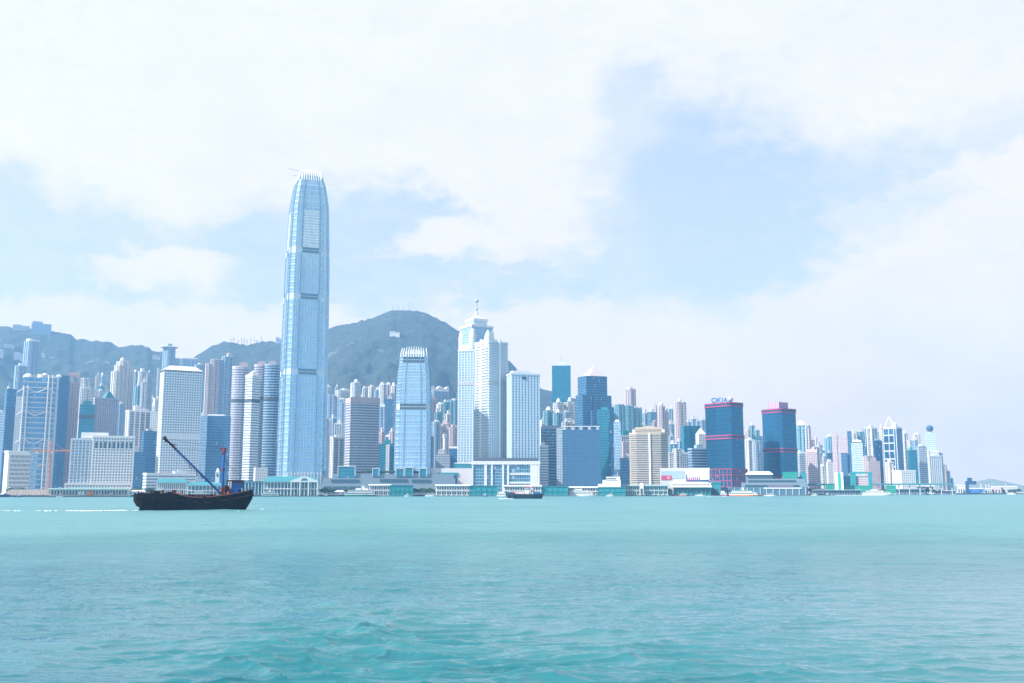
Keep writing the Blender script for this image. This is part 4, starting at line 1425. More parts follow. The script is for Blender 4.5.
T_('dusky flats in the middle of the gap right of the shorter crowned tower', 440, 450, 424, 1820, 'resi_pink', 0.0, **FLAT)
T_('slender white stepped-head tower low in the gap right of the shorter crowned tower', 443, 446.8, 438, 1640, 'plain_white', 0.4, [B(0, 1.5, 6, MW)], **FLAT)
T_('flats with a red-brown stripe beside the narrow white banded tower', 449.5, 459, 427, 1780, 'resi_pink', 0.15, **FLAT)
T_('low blue glass block with bright roof beside the narrow white banded tower', 449, 460, 448.5, 1560, 'curtain_dark', 0.0, [B(0, 0.9, 2.5, MW)], **OFF)
T_('low grey-green block above the mall right of the shorter crowned tower', 436, 450, 454, 1550, 'plain_grey', 0.0, **OFF)
T_('grey slab touching the right edge of the shorter crowned tower', 427, 433.5, 436, 1620, 'resi_blue', 0.4, **OFF)

# --- from the hotel slab to the magenta-banded towers
root, w, d, H, zb = T_('flat-topped teal tower with a small crane on its roof, taller than its neighbours', 552, 570.5, 366.5, 1900, 'net_teal', 0.0, [B(0, 0.42, 7, MLG)], 'tower_under_construction', 'tower')
mb = MB()
mb.tube((0, 0, H + 5), (0, 0, H + 19), 0.7)
mb.tube((-2, 0, H + 14), (5, 0, H + 25), 0.6, 0.3)
mb.build('roof_crane', MSTEEL, root)
T_('white turreted flats below the left side of the flat teal tower', 553, 564, 403, 1850, 'resi_white', 0.25, [('dome', 0, 0.45, 9, MW)], **FLAT)
T_('white turreted flats below the right side of the flat teal tower', 564, 575.5, 402.5, 1860, 'resi_white', 0.2, [('dome', 0, 0.4, 10, MW)], **FLAT)
T_('pale stepped flats with a domed head left of the white turreted pair', 543.5, 553.5, 411, 1780, 'resi_teal', 0.2, [('dome', 0, 0.6, 8, MW)], **FLAT)
T_('pale stepped flats with a peaked head in front of the white turreted pair', 553, 562.5, 413, 1770, 'resi_teal', 0.25, [('dome', 0.05, 0.5, 7, MW)], **FLAT)
T_('low pale flats in front of the white turreted pair, left of the dark pyramid tower', 562, 577, 422, 1700, 'resi_white', 0.1, **FLAT)
T_('bright white slim block right of the pale hotel slab', 539, 545, 424, 1650, 'plain_white', 0.4, **FLAT)
T_('dark blue office with a curved head and pale stripes, right of the pale hotel slab', 541, 562, 428, 1480, 'bands_blue', 0.0, [B(0, 0.8, 3, MG)], steps=[(547, 558, 438, 5, 'bands_blue')], **OFF)
T_('low blue block with white bands at the foot of the pale hotel slab', 539, 548, 446, 1440, 'bands_white', 0.0, **OFF)
root, w, d, H, zb = T_('huge flat blue slab wall with a row of dark openings along its top', 562.5, 599.5, 430, 1420, 'sheet_blue', 0.0, [], 'office_block', 'building', dep=0.35)
for i in range(9):
    mb = MB()
    mb.box(-w / 2 + w * (i + 0.5) / 9, 0, H - 0.05, w / 9 * 0.62, 8, 4.5)
    mb.build('roof_opening', MNAVY if i % 2 else MG, root)
mb = MB()
mb.box(0, 0, H + 4.3, w, 9, 1.0)
mb.build('roof_beam', MLG, root)
T_('grey-blue stair slab attached to the left of the huge flat blue wall', 556.5, 563, 428, 1425, 'plain_grey', 0.0, [], **OFF)
T_('teal banded tower flank rising right of the huge flat blue wall', 597, 609.5, 410, 1500, 'curtain_teal', 0.0, **OFF)
T_('narrow navy slab, the darkest strip right of the huge flat blue wall', 608.5, 614, 423, 1470, 'curtain_navy', 0.0, [], **OFF)
T_('narrow pale blue slab between the navy strip and the sand-banded block', 613.5, 620.5, 422, 1460, 'curtain_blue', 0.0, [B(0, 0.6, 3, MLG)], **OFF)
T_('pale blue-green flats right of the dark pyramid tower', 608, 614, 407, 2000, 'resi_teal', 0.2, **FLAT)
T_('wide group of blue slab flats right of the dark pyramid tower', 612, 642, 408.5, 1950, 'resi_teal', 0.1, [B(-0.3, 0.25, 7, MLG), B(0.3, 0.2, 4, MLG)], steps=[(613, 621, 405, 5), (622, 631, 406, 8), (633, 641.5, 407.5, 3)], **FLAT)
T_('tall pink and blue tower standing above the wide blue slab flats', 625, 635.5, 389.5, 2050, 'resi_pink', 0.4, [B(0, 0.5, 4, MPINK)], **FLAT)
T_('pale flats right of the wide blue slab flats', 642, 648, 413, 2100, 'resi_blue', 0.3, **FLAT)
T_('blue stepped flats before the round-topped pink tower', 647, 656, 412, 2120, 'resi_teal', 0.2, [B(0.1, 0.4, 6, MLG)], **FLAT)
T_('pale pink tower with a rounded head above the sand-banded block', 657, 665, 406.5, 1950, 'resi_pink', 0.45, [('dome', 0, 0.85, 9, MPINK)], r=45, **FLAT)
T_('white-pink companion just right of the round-headed pink tower', 664, 668.5, 412, 1960, 'resi_cream', 0.3, **FLAT)
T_('tall brownish-blue tower with a small cap, left of the teal netted block', 674, 686, 402.5, 1850, 'resi_pink', 0.25, [('dome', 0, 0.35, 8, MTAN)], **FLAT)
T_('dim flats between the pink round-headed tower and the brownish-blue tower', 667, 676, 424, 2000, 'resi_blue', 0.2, **FLAT)
root, w, d, H, zb = T_('building wrapped in bright teal netting', 681, 700.5, 426, 1700, 'net_teal', 0.15, [], 'wrapped_building', 'building', steps=[(681, 688, 429, 2)])
T_('white gabled block between the teal netted building and the first magenta-banded tower', 695.5, 706, 434, 1630, 'plain_white', 0.3, [('pyramid', 0, 1.0, 10, MW)], **OFF)
for i, (x0, x1, y) in enumerate([(686, 692, 422), (690.5, 696, 419), (695, 700, 421), (699, 706, 420)]):
    T_(['hazy flats behind the teal netting, nearest the brownish-blue tower', 'highest of the hazy flats behind the teal netting', 'narrow hazy flats behind the right half of the teal netting', 'hazy flats half hidden by the first magenta-banded tower'][i], x0, x1, y, 2250, 'resi_blue', 0.2, **FLAT)
root, w, d, H, zb = T_('sand-coloured banded block with a white centre fin and rounded roof storey', 629.5, 667.5, 434, 1430, 'bands_tan', 0.0, [B(0, 0.84, 6, MCREAM, 'roof_storey'), B(0, 0.7, 9, MTAN)], poly='cham', name='office_tower', cat='tower')
mb = MB()
mb.box(0.02 * w, -d / 2 - 1.2, 0, 2.6, 2.0, H)
mb.build('centre_fin', MW, root)
for sg in (-1, 1):
    mb = MB()
    mb.box(sg * (w / 2 - 1.0), -d / 2 + d * 0.22 - 0.5, 0, 2.4, 2.4, H)
    mb.build('corner_fin', wm('sandy band', CREAM), root)
T_('slim white-capped tower just left of the sand-banded block', 619.5, 630, 436, 1560, 'piers_pale', 0.15, [B(0.1, 0.7, 8, MTEAL)], steps=[(620, 629.5, 442, 6, 'plain_pink')], **OFF)
T_('low dark block at the left foot of the sand-banded block', 620, 630, 458, 1440, 'curtain_dark', 0.0, **OFF)
T_('stepped white balcony flats right of the sand-banded block', 667, 688.5, 453, 1520, 'grid_white', 0.1, [B(0.1, 0.4, 5, MW)], steps=[(672, 679, 449, 3, 'resi_white')], **FLAT)
T_('blue-grey banded block beside the first magenta-banded tower', 688, 708, 449, 1590, 'bands_blue', 0.2, **OFF)
T_('small dim block above the stepped white balcony flats', 668, 676, 444, 1700, 'resi_teal', 0.0, **FLAT)
T_('pale block between the stepped white flats and the teal netting', 676, 684, 441, 1720, 'resi_blue', 0.3, **FLAT)

# --- between and beyond the magenta-banded towers
T_('slim rosy flats in the gap between the magenta-banded towers', 745.5, 750, 430, 2050, 'resi_pink', 0.4, **FLAT)
T_('tallest pale blue flats in the gap between the magenta-banded towers', 749.5, 754, 425.5, 2080, 'resi_teal', 0.2, [('dome', 0, 0.7, 6, MLG)], **FLAT)
T_('teal flats nearest the second magenta-banded tower', 754, 759, 430, 2060, 'resi_teal', 0.2, **FLAT)
T_('white flats with vertical stripes low in the gap between the magenta-banded towers', 745.5, 753, 440, 1850, 'piers_white', 0.3, **FLAT)
T_('grey-blue flats low beside the second magenta-banded tower', 752.5, 761, 441, 1870, 'resi_blue', 0.15, [B(0, 0.6, 4, MTEAL)], **FLAT)
T_('blue tower with a pink cap right of the second magenta-banded tower', 796, 809, 425.5, 1900, 'resi_teal', 0.0, [B(-0.15, 0.6, 8, MPINK)], steps=[(804.5, 809.5, 427, 3, 'resi_pink')], **FLAT)
T_('short pink-tiled block with a rosy roof right of the second magenta-banded tower', 804, 817, 452, 1680, 'plain_pink', 0.0, [B(0.1, 0.8, 4, MPINK)], steps=[(812.5, 818, 447, -4, 'resi_pink')], **OFF)
T_('narrow white-topped block tucked against the second magenta-banded tower', 797, 805, 454, 1660, 'plain_grey', 0.3, [B(-0.2, 0.5, 5, MW)], **OFF)
for lab, x0, x1, y, Yq, f in (('thin hazy flats, first in the gap before the purple tower', 818, 822, 453, 2300, 'resi_blue'), ('thin white flats, second in the gap before the purple tower', 822, 826, 456, 2250, 'resi_white'),
                              ('blue block beside the purple tower with a bright box before it', 826, 833, 453, 2200, 'curtain_dark'), ('bright white box low beside the purple tower', 826, 833, 462, 1900, 'plain_white'),
                              ('small pale block in the gap left of the bright white box', 820, 825, 466, 1850, 'resi_white')):
    T_(lab, x0, x1, y, Yq, f, 0.2, **OFF)
T_('purple-pink tower with two raised blue wings, first of the far right group', 835.5, 847.5, 436, 1850, 'plain_pink', 0.0, [], steps=[(831.5, 836.5, 431.5, 3, 'plain_pink'), (847, 851.5, 431.5, 4, 'curtain_dark'), (841, 847, 453, 8, 'curtain_dark')], **OFF)
T_('white tower with a dark collar right of the purple tower', 851, 862.5, 443, 1800, 'curtain_pale', 0.0, [B(0, 0.95, 2.0, MDK), B(0, 0.8, 5, MW)], steps=[(858, 866, 446, -3, 'resi_teal')], **OFF)
T_('pale flats behind the white tower with a dark collar', 850, 857.5, 433.5, 2150, 'resi_cream', 0.3, **FLAT)
T_('blue flats standing behind the pale pink-white striped tower', 856.5, 864, 431.5, 2160, 'resi_teal', 0.2, **FLAT)
T_('slim blue flats left of the white and blue striped tower', 863, 867.5, 428.5, 2180, 'resi_blue', 0.2, **FLAT)
T_('white and blue striped tower, tallest left of the peaked-frame tower', 866.5, 877, 428.5, 2000, 'piers_white', 0.45, [B(-0.2, 0.4, 5, MW)], r=45, **FLAT)
T_('dark teal tower in front of the white and blue striped tower', 873, 882, 440.5, 1880, 'curtain_navy', 0.2, [B(0, 0.6, 3, MG)], **OFF)
T_('slender pale flats touching the left of the peaked-frame tower', 879, 884, 427.5, 2100, 'resi_cream', 0.3, **FLAT)
T_('grey-pink block below the white and blue striped tower', 865, 880, 461, 1720, 'plain_pink', 0.2, steps=[(864, 872, 456, -3, 'resi_pink')], **OFF)
T_('beige rounded flats in front of the peaked-frame tower', 885, 893.5, 462, 1700, 'resi_cream', 0.3, [('dome', 0, 0.7, 5, MCREAM)], **FLAT)
T_('white gridded block with one grey side at the foot of the peaked-frame tower', 892, 915, 471, 1680, 'grid_white', 0.4, [], **OFF)
T_('white flats right of the peaked-frame tower', 901.5, 907, 433, 2100, 'resi_white', 0.2, **FLAT)
T_('white flats with a small rooftop crane behind the green tower', 907, 914, 440, 2080, 'resi_white', 0.15, [('mast', -0.1, 9, 0)], **FLAT)
T_('green-blue tower with rounded shoulders among the far right group', 907, 917, 450, 1880, 'curtain_teal', 0.2, [('dome', -0.2, 0.5, 6, MTEAL)], **OFF)
T_('narrow blue tower behind the grey slab left of the ball-topped tower', 912.5, 917.5, 440, 2050, 'resi_blue', 0.2, **OFF)
T_('grey-blue slab with a round shoulder left of the ball-topped tower', 916, 926.5, 446.5, 1900, 'plain_grey', 0.25, [('dome', 0.0, 0.8, 5, MG)], **OFF)
T_('blue finned block at the foot of the ball-topped tower', 926, 941, 456, 1950, 'piers_pale', 0.2, **OFF)
T_('first low step of flats right of the ball-topped tower', 940, 946, 464.5, 2250, 'resi_pink', 0.2, **FLAT)
T_('second, lower step of flats right of the ball-topped tower', 944.5, 949.5, 471, 2260, 'resi_blue', 0.2, **FLAT)
T_('last and lowest step of flats right of the ball-topped tower', 948.5, 952.5, 478, 2270, 'resi_teal', 0.2, **FLAT)

# --- houses and masts up on the hills
def hill_house(label, x0, x1, y, yb, mat, flat=True):
    """a house standing where the sight line through its foot meets the slope"""
    xm = (x0 + x1) / 2
    Y = hill_hit(xm, yb)
    p = at(xm, yb, Y)
    a = math.atan2(p.x, Y)
    k = depth(Y, p.z) / F_PX * math.cos(a)
    w, h = (x1 - x0) * k, zat(y, Y) - p.z
    root = thing('hill_house', label, 'house', (p.x, Y + 4, p.z), -a)
    mb = MB()
    mb.prism(rect(w, 16), -25, h * 0.82, 0)
    mb.prism(rect(w * 0.5, 14, -w * 0.2), h * 0.81, h, 0)
    mb.build('wall', FAC[mat][0], root)
    mb = MB()
    mb.prism(rect(w + 1.5, 17.5), h * 0.82, h * 0.82 + 1.0)
    mb.prism(rect(w * 0.5 + 1.2, 15.2, -w * 0.2), h, h + 0.9)
    mb.build('roof', FAC[mat][1], root)


for args in (('big twin-stepped block on the skyline ridge above the bank with ladder masts', 30.5, 50.5, 322, 334, 'resi_blue'), ('long low villa on the skyline ridge at far left', 12, 29, 325.0, 331, 'resi_white'),
             ('white villa on the hillside left of the slim pale tower above the bank', 13, 24.5, 352.5, 360.5, 'plain_white'), ('pale villa at the left edge of the hillside', -2, 3, 349.5, 357, 'plain_white'),
             ('long pale roof on the slope below the ridge villa at far left', 3, 14, 344.5, 347.5, 'resi_white'),
             ('tiny white house right of the slim pale tower above the bank', 40.5, 45, 353.5, 358.5, 'plain_white'), ('small flat white house lower right of the slim pale tower above the bank', 49.5, 54.5, 357.5, 360, 'resi_cream'),
             ('white house halfway up the peak under the tall masts', 389.5, 399.5, 331.8, 335.6, 'plain_white'), ('low white house above the cream tower with the rounded tip', 104, 110, 361.5, 364, 'resi_cream'),
             ('pale house on the slope beside the wing-roofed tower', 152, 160, 355.5, 359, 'resi_white'), ('pale block on the ridge touching the left edge of the tallest tower', 275.5, 281, 337.5, 344, 'resi_blue')):
    hill_house(*args)
mast0 = None
for i, (px, y0, y1, lab) in enumerate([(393, 311, 304.5, 'leftmost of the mast cluster on the rounded peak'), (398, 310.5, 305, 'second mast from the left on the rounded peak'), (403, 310.5, 306, 'shortest mast in the middle of the rounded peak'),
                                       (409, 310.5, 300, 'tallest lattice mast on the rounded peak'), (412.5, 311, 302, 'rightmost mast on the rounded peak, beside the tallest one')]):
    p = at(px, y0 + 3, Y_RIDGE)
    h = zat(y1, Y_RIDGE) - p.z
    t = thing('radio_mast', lab, 'mast', p, 0, 'masts on the rounded peak')
    mb = MB()
    for sx_ in (-1, 1):
        for sy in (-1, 1):
            mb.tube((sx_ * 3.0, sy * 3.0, 0), (sx_ * 0.9, sy * 0.9, h), 0.8, 0.55, 4)
    for k in range(6):
        z = h * (k + 0.5) / 6
        mb.box(0, 0, z, 4.4 - 3 * k / 6, 4.4 - 3 * k / 6, 0.6)
    mb.build('lattice', MSTEEL, t)
    mb = MB()
    for k in range(2):
        mb.box(0, -1.2, h * (0.6 + 0.22 * k), 3.4, 2.0, 2.8)
    mb.build('antenna_panel', MLG, t)
for i, px in enumerate([231, 233.5, 238, 241.5, 244, 247, 250.5, 254, 257, 261]):
    p = at(px, 344.5, Y_RIDGE - 20)
    h = 26 + 9 * math.sin(i * 2.3)
    t = thing('ridge_tree', 'thin tree in the row on the hill saddle left of the tallest tower', 'tree', p, 0, 'thin trees along the saddle')
    mb = MB()
    mb.tube((0, 0, -3), (0, 0, h * 0.9), 1.0, 0.5)
    mb.build('trunk', MBARK, t)
    mb = MB()
    q = random.Random(i)
    for k in range(26):
        z = h * (0.45 + 0.55 * q.random())
        a = q.random() * 6.28
        rr = 3.6 * (1.25 - z / h)
        c = Vector((math.cos(a) * rr, math.sin(a) * rr, z))
        e = [c + Vector((q.uniform(-2, 2), q.uniform(-2, 2), q.uniform(-2, 2))) for _ in range(3)]
        mb.face(e)
    mb.build('crown', MLEAF2, t)

# --- small flats climbing the lower slope, seen between the towers
FILL = [(42, 50, 402, 2300), (97, 104, 391, 2250), (98.5, 104, 386, 2350), (104, 110, 402, 2150), (118, 124, 404, 2100), (153, 158, 402, 2150), (204, 209, 380, 2300), (236, 243, 372, 2350),
        (328, 334, 410, 2060), (334, 341, 412, 2040), (398, 404, 400, 2150), (424, 431, 396, 2200), (424, 431, 410, 2000), (445, 451, 414, 1950), (435, 441, 412, 1980), (543, 549, 417, 1820), (563, 570, 412, 1820),
        (640, 646, 425, 2000), (646, 652, 428, 1980), (652, 658, 422, 2020), (668, 674, 436, 1950), (739, 746, 436, 2150), (757, 762, 436, 2150), (809, 814, 440, 2200), (813, 818, 455, 2100)]
seen_ = {0: 'resi_blue', 1: 'resi_white', 2: 'resi_teal', 3: 'resi_pink'}
PLACE = ['behind the bank with ladder masts', 'behind the stepped white block, on the hill side', 'behind the stepped white block, higher up', 'beside the green copper pyramid', 'behind the green copper pyramid', 'left of the small white-framed block',
         'behind the pink and blue wall of flats', 'behind the leftmost pink-banded rounded tower', 'just above the orange-flanked tower', 'above the white-pillared block', 'behind the shorter crowned tower at its left', 'behind the right edge of the shorter crowned tower', 'low behind the right edge of the shorter crowned tower',
         'under the deep blue flats near the narrow white banded tower', 'below the white slab under the wavy roof edge', 'above the dark office with a curved head', 'between the white turreted pair', 'behind the sand-banded block, left end', 'behind the sand-banded block, left of its roof centre',
         'behind the sand-banded block near its roof centre', 'below the brownish-blue tower', 'right behind the first magenta-banded tower', 'left behind the second magenta-banded tower', 'right of the blue tower with a pink cap', 'behind the short pink-tiled block']
for i, (x0, x1, y, Yq) in enumerate(FILL):
    T_('small hazy flats ' + PLACE[i], x0, x1, y, Yq, seen_[i % 4], 0.15, None, 'apartment_block', 'flats', 'small flats on the lower slope')

# --- close-packed slim flats that fill the gaps: each cluster shares one label, its members look alike
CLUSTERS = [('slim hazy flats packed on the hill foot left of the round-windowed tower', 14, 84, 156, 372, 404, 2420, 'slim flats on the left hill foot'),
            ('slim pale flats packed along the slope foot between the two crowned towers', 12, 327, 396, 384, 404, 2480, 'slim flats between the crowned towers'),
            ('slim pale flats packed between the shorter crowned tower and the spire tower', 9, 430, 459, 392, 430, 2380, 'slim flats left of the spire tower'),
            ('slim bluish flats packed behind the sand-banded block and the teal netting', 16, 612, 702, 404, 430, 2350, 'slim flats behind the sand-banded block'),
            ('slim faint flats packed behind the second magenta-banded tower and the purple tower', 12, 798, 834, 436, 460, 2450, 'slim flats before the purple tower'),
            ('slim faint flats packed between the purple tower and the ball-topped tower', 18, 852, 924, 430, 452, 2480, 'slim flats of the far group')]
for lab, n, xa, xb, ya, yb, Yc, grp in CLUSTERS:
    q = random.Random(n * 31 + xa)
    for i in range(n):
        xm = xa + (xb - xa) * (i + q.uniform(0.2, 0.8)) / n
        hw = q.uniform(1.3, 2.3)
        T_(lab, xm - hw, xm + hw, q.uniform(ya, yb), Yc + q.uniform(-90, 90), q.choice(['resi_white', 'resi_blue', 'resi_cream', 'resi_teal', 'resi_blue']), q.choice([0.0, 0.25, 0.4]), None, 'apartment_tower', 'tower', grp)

# ------------------------------------------------------------------ waterfront
def low(name, label, cat, x0, x1, ytop, Y, group=None, zb=None):
    """root at the middle of a low building; returns root, width, height and a picture-x -> local-x function"""
    Zt = zat(ytop, Y)
    Xm = xat((x0 + x1) / 2, Y, Zt)
    a = math.atan2(Xm, Y)
    zb = LAND_Z - 0.1 if zb is None else zb
    root = thing(name, label, cat, (Xm, Y, zb), -a, group)
    k = depth(Y, Zt) / F_PX * math.cos(a)
    return root, (x1 - x0) * k, Zt - zb, (lambda px: (px - (x0 + x1) / 2) * k), (lambda py: zat(py, Y) - zb)


def part(root, name, mat, *boxes):
    """boxes: (cx, cy, z0, sx, sy, sz)"""
    mb = MB()
    for b in boxes:
        mb.box(*b)
    return mb.build(name, mat, root)


def pier(label, x0, x1, ytop, Y, rows, ncol, wallmat, roofmat, d=24.0, deck=True, gable=None, name='ferry_pier', roof_h=1.5, zb=-0.4, over=1.5):
    root, w, H, lx, lz = low(name, label, 'pier', x0, x1, ytop, Y, zb=zb)
    part(root, 'deck', wm('dark pier concrete', (0.10, 0.13, 0.14)), (0, 0, -1.0, w + 3, d + 4, 2.6))
    part(root, 'wall', wallmat, (0, 1.0, 1.5, w - 1.5, d - 3.0, H - 1.6 - roof_h))
    hh = (H - 1.6 - roof_h) / max(1, rows)
    for r in range(rows):
        z = 1.6 + hh * r
        for i in range(ncol):
            x = -w / 2 + 1.6 + (w - 3.2) * (i + 0.5) / ncol
            part(root, 'window', MGLASS, (x, -d / 2 + 2.42, z + hh * 0.22, (w - 3.2) / ncol * 0.56, 0.3, hh * 0.55))
        part(root, 'ledge', wallmat, (0, -d / 2 + 1.6, z + hh - 0.7, w - 0.3, 2.0, 0.6))
    for i in range(0, ncol + 1, 2):
        x = -w / 2 + 1.0 + (w - 2.0) * i / ncol
        part(root, 'column', wallmat, (x, -d / 2 + 1.2, 1.5, 0.7, 0.7, H - 1.6 - roof_h))
    mb = MB()
    mb.loft([(rect(w + over, d + over), H - roof_h), (rect(w + over - 1, d + over - 1), H)], 0)
    mb.build('roof', roofmat, root)
    return root, w, d, H, lx, lz


# far left: sandy hoarding, crane, pier with orange panels
root, w, H, lx, lz = low('hoarding', 'long sandy-pink site hoarding with a sloping end at the foot of the white slab block', 'hoarding', 2, 49, 489.5, 1172)
mb = MB()
mb.loft([([(-w / 2, -5), (w / 2, -5), (w / 2, 5), (-w / 2, 5)], 0), ([(-w / 2 + 9, -4.5), (w / 2, -4.5), (w / 2, 5), (-w / 2 + 9, 5)], H)], 0)
mb.build('panel', wm('sandy hoarding', (0.72, 0.57, 0.47), var=0.25), root)
for i in range(14):
    part(root, 'post', MG, (-w / 2 + 6 + (w - 8) * i / 13, -5.3, 0, 0.35, 0.35, H * 0.9))
root, w, H, lx, lz = low('tower_crane', 'slender orange tower crane with a long level jib, left of the pier with orange panels', 'crane', 48, 54, 441, 1182)
CR = wm('crane orange', (0.60, 0.24, 0.10))


def lattice(mb, a, b, wid, n, r=0.22):
    a, b = Vector(a), Vector(b)
    d = (b - a).normalized()
    u = d.orthogonal().normalized() * wid / 2
    v = d.cross(u.normalized()) * wid / 2
    cs = [u + v, u - v, -u - v, -u + v]
    for c in cs:
        mb.tube(a + c, b + c, r, r, 4)
    for k in range(n):
        p, q = a.lerp(b, k / n), a.lerp(b, (k + 1) / n)
        for i in range(4):
            mb.tube(p + cs[i], q + cs[(i + 1) % 4], r * 0.7, r * 0.7, 3)


mb = MB()
lattice(mb, (0, 0, 0), (0, 0, lz(450)), 2.3, 22)
mb.build('mast', CR, root)
zj = lz(451)
mb = MB()
lattice(mb, (0, 0, zj), (lx(73), -3, zj + 0.8), 1.5, 16, 0.18)
mb.build('jib', CR, root)
mb = MB()
lattice(mb, (0, 0, zj), (lx(31), 3, zj), 1.5, 9, 0.2)
mb.build('counter_jib', CR, root)
part(root, 'counterweight', MG, (lx(33), 2.6, zj - 2.4, 6.5, 1.6, 3.4))
part(root, 'cab', MW, (1.8, -1.2, zj - 2.6, 2.0, 2.2, 2.4))
mb = MB()
lattice(mb, (0, 0, zj), (0, 0, lz(441)), 1.6, 5)
mb.tube((0, 0, lz(441)), (lx(66), -2.4, zj + 1), 0.14)
mb.tube((0, 0, lz(441)), (lx(34), 2.4, zj + 1), 0.14)
mb.build('apex', CR, root)
root, w, d, H, lx, lz = pier('long low pier with a pale green roof and orange poster panels, at far left', 50.5, 129, 488.2, 1176, 1, 26, MCREAM, wm('pale green roof', (0.34, 0.50, 0.46)), 22, roof_h=1.3, over=3)
for px in (80, 83.5, 89, 92.2):
    part(root, 'poster', MORANGE if px > 85 else MW, (lx(px), -d / 2 + 0.6, 2.6, 3.0, 0.3, 4.2))
for px in (101, 112):
    part(root, 'poster', MPINK, (lx(px), -d / 2 + 0.6, 2.4, 2.4, 0.3, 3.0))
part(root, 'roof_ridge', wm('pale green roof', (0.34, 0.50, 0.46)), (0, 2, H - 0.2, w * 0.5, 8, 1.4))
root, w, H, lx, lz = low('moored_barge', 'low dark barge moored below the sandy hoarding', 'barge', -6, 10, 494.5, 1140, zb=-0.3)
mb = MB()
mb.loft([(rect(w * 0.9, 6), 0), (rect(w, 7), H)], 0)
mb.build('hull', MNAVY, root)
part(root, 'deck_house', MG, (w * 0.2, 0, H - 0.1, 3.5, 3, 1.6))
for lab, x0, x1, y, mt in (('low whitish kiosk row right of the pier with orange panels', 128, 146, 490, MCREAM), ('small blue canopy tent near the kiosk row', 121, 127, 491, MBLUE)):
    root, w, H, lx, lz = low('kiosk', lab, 'kiosk', x0, x1, y, 1190)
    part(root, 'wall', mt if mt is MBLUE else MW, (0, 0, 0, w * 0.94, 7, H * 0.72))
    mb = MB()
    mb.loft([(rect(w * 1.03, 8.5), H * 0.72), (rect(w * 0.8, 2), H)], 0)
    mb.build('roof', mt, root)
    for i in range(4):
        part(root, 'opening', MGLASS, (-w * 0.36 + w * 0.24 * i, -3.6, H * 0.12, w * 0.14, 0.3, H * 0.4))

# colonial style piers behind the dark barge and at the tallest tower
def arcade_pier(label, x0, x1, ytop, Y, ncol, gable=False, d=30.0):
    root, w, H, lx, lz = low('ferry_pier', label, 'pier', x0, x1, ytop, Y, zb=-0.4)
    part(root, 'deck', wm('dark pier concrete', (0.10, 0.13, 0.14)), (0, 0, -1.0, w + 3, d + 4, 2.8))
    roof_h = H * (0.26 if gable else 0.22)
    body = H - roof_h - 1.7
    part(root, 'wall', wm('dull green glass', (0.10, 0.24, 0.28), rough=0.3), (0, 1.5, 1.7, w - 3.0, d - 5, body))  # dull green base colour behind the columns
    for i in range(ncol + 1):
        part(root, 'column', MW, (-w / 2 + 0.9 + (w - 1.8) * i / ncol, -d / 2 + 1.2, 1.7, 0.95, 0.95, body))
    for i in range(5):
        part(root, 'column', MW, (-w / 2 + 0.9, -d / 2 + 1.2 + (d - 2.4) * (i + 1) / 6, 1.7, 0.95, 0.95, body))
    for z in (0.48, 0.97):
        part(root, 'balcony', MW, (0, 0, 1.7 + body * z - 0.55, w, d, 1.0))
    mb = MB()
    e = [(-w / 2 - 1.2, -d / 2 - 1.2), (w / 2 + 1.2, -d / 2 - 1.2), (w / 2 + 1.2, d / 2 + 1.2), (-w / 2 - 1.2, d / 2 + 1.2)]
    mb.loft([(e, H - roof_h), (rect(w * 0.86, d * 0.12), H)], 0)
    mb.build('roof', MTEALR, root)
    if gable:
        gx, gw = w * 0.24, w * 0.50
        z0 = H - roof_h - 0.4
        n = 12
        ped = [(gx - gw / 2, z0), (gx + gw / 2, z0), (gx + gw / 2, z0 + 1.4), (gx, z0 + roof_h * 1.15), (gx - gw / 2, z0 + 1.4)]
        mb = MB()
        f = [(x, -d / 2 - 2.4, z) for x, z in ped]
        b = [(x, d * 0.1, z) for x, z in ped]
        mb.face(f)
        for i in range(5):
            j = (i + 1) % 5
            mb.face([f[j], f[i], b[i], b[j]])
        g = mb.build('gable', MW, root)
        mb = MB()
        mb.face([(gx + 2.6 * math.cos(math.pi * q / n) * 1.6, -d / 2 - 2.5, z0 + 1.6 + 3.3 * math.sin(math.pi * q / n)) for q in range(n + 1)])
        mb.build('fanlight', MTGLASS, g)
        for i in range(4):
            part(root, 'column', MW, (gx - gw / 2 + 0.8 + (gw - 1.6) * i / 3, -d / 2 - 1.7, 1.6, 1.3, 1.3, body))
    return root, w, d, H, lx, lz


arcade_pier('white arcaded two-storey pier with teal hipped roof behind the dark barge', 157, 187, 478.5, 1235, 14)
root, w, d, H, lx, lz = arcade_pier('glazed pier hall with tall white posts behind the mast of the dark barge', 187.5, 222, 482, 1240, 9)
arcade_pier('white columned pier with teal roof and gable at the foot of the tallest tower', 264, 318.5, 476.5, 1262, 16, True, 34)
root, w, H, lx, lz = low('clock_tower', 'little white clock tower just left of the blue mast of the dark barge', 'tower', 215.5, 220, 468, 1242)
mb = MB()
mb.loft([(rect(5.4, 5.4), 0), (rect(5.0, 5.0), H * 0.82), (rect(5.8, 5.8), H * 0.83), (rect(5.8, 5.8), H * 0.86), (rect(3.6, 3.6), H * 0.87), (rect(3.2, 3.2), H * 0.94), (rect(0.4, 0.4), H)], 0)
mb.build('shaft', MW, root)
mb = MB()
mb.face([(1.5 * math.cos(2 * math.pi * q / 12), -2.75, H * 0.72 + 1.5 * math.sin(2 * math.pi * q / 12)) for q in range(12)])
mb.build('clock_face', MDK, root)
root, w, H, lx, lz = low('canopy', 'teal-roofed walkway canopy between the dark barge bow and the gabled pier', 'canopy', 238, 266, 481, 1245)
part(root, 'roof', MTEALR, (0, 0, H - 1.3, w, 14, 1.3))
for i in range(9):
    part(root, 'column', MW, (-w / 2 + 1 + (w - 2) * i / 8, -6, 0, 0.7, 0.7, H - 1.3))
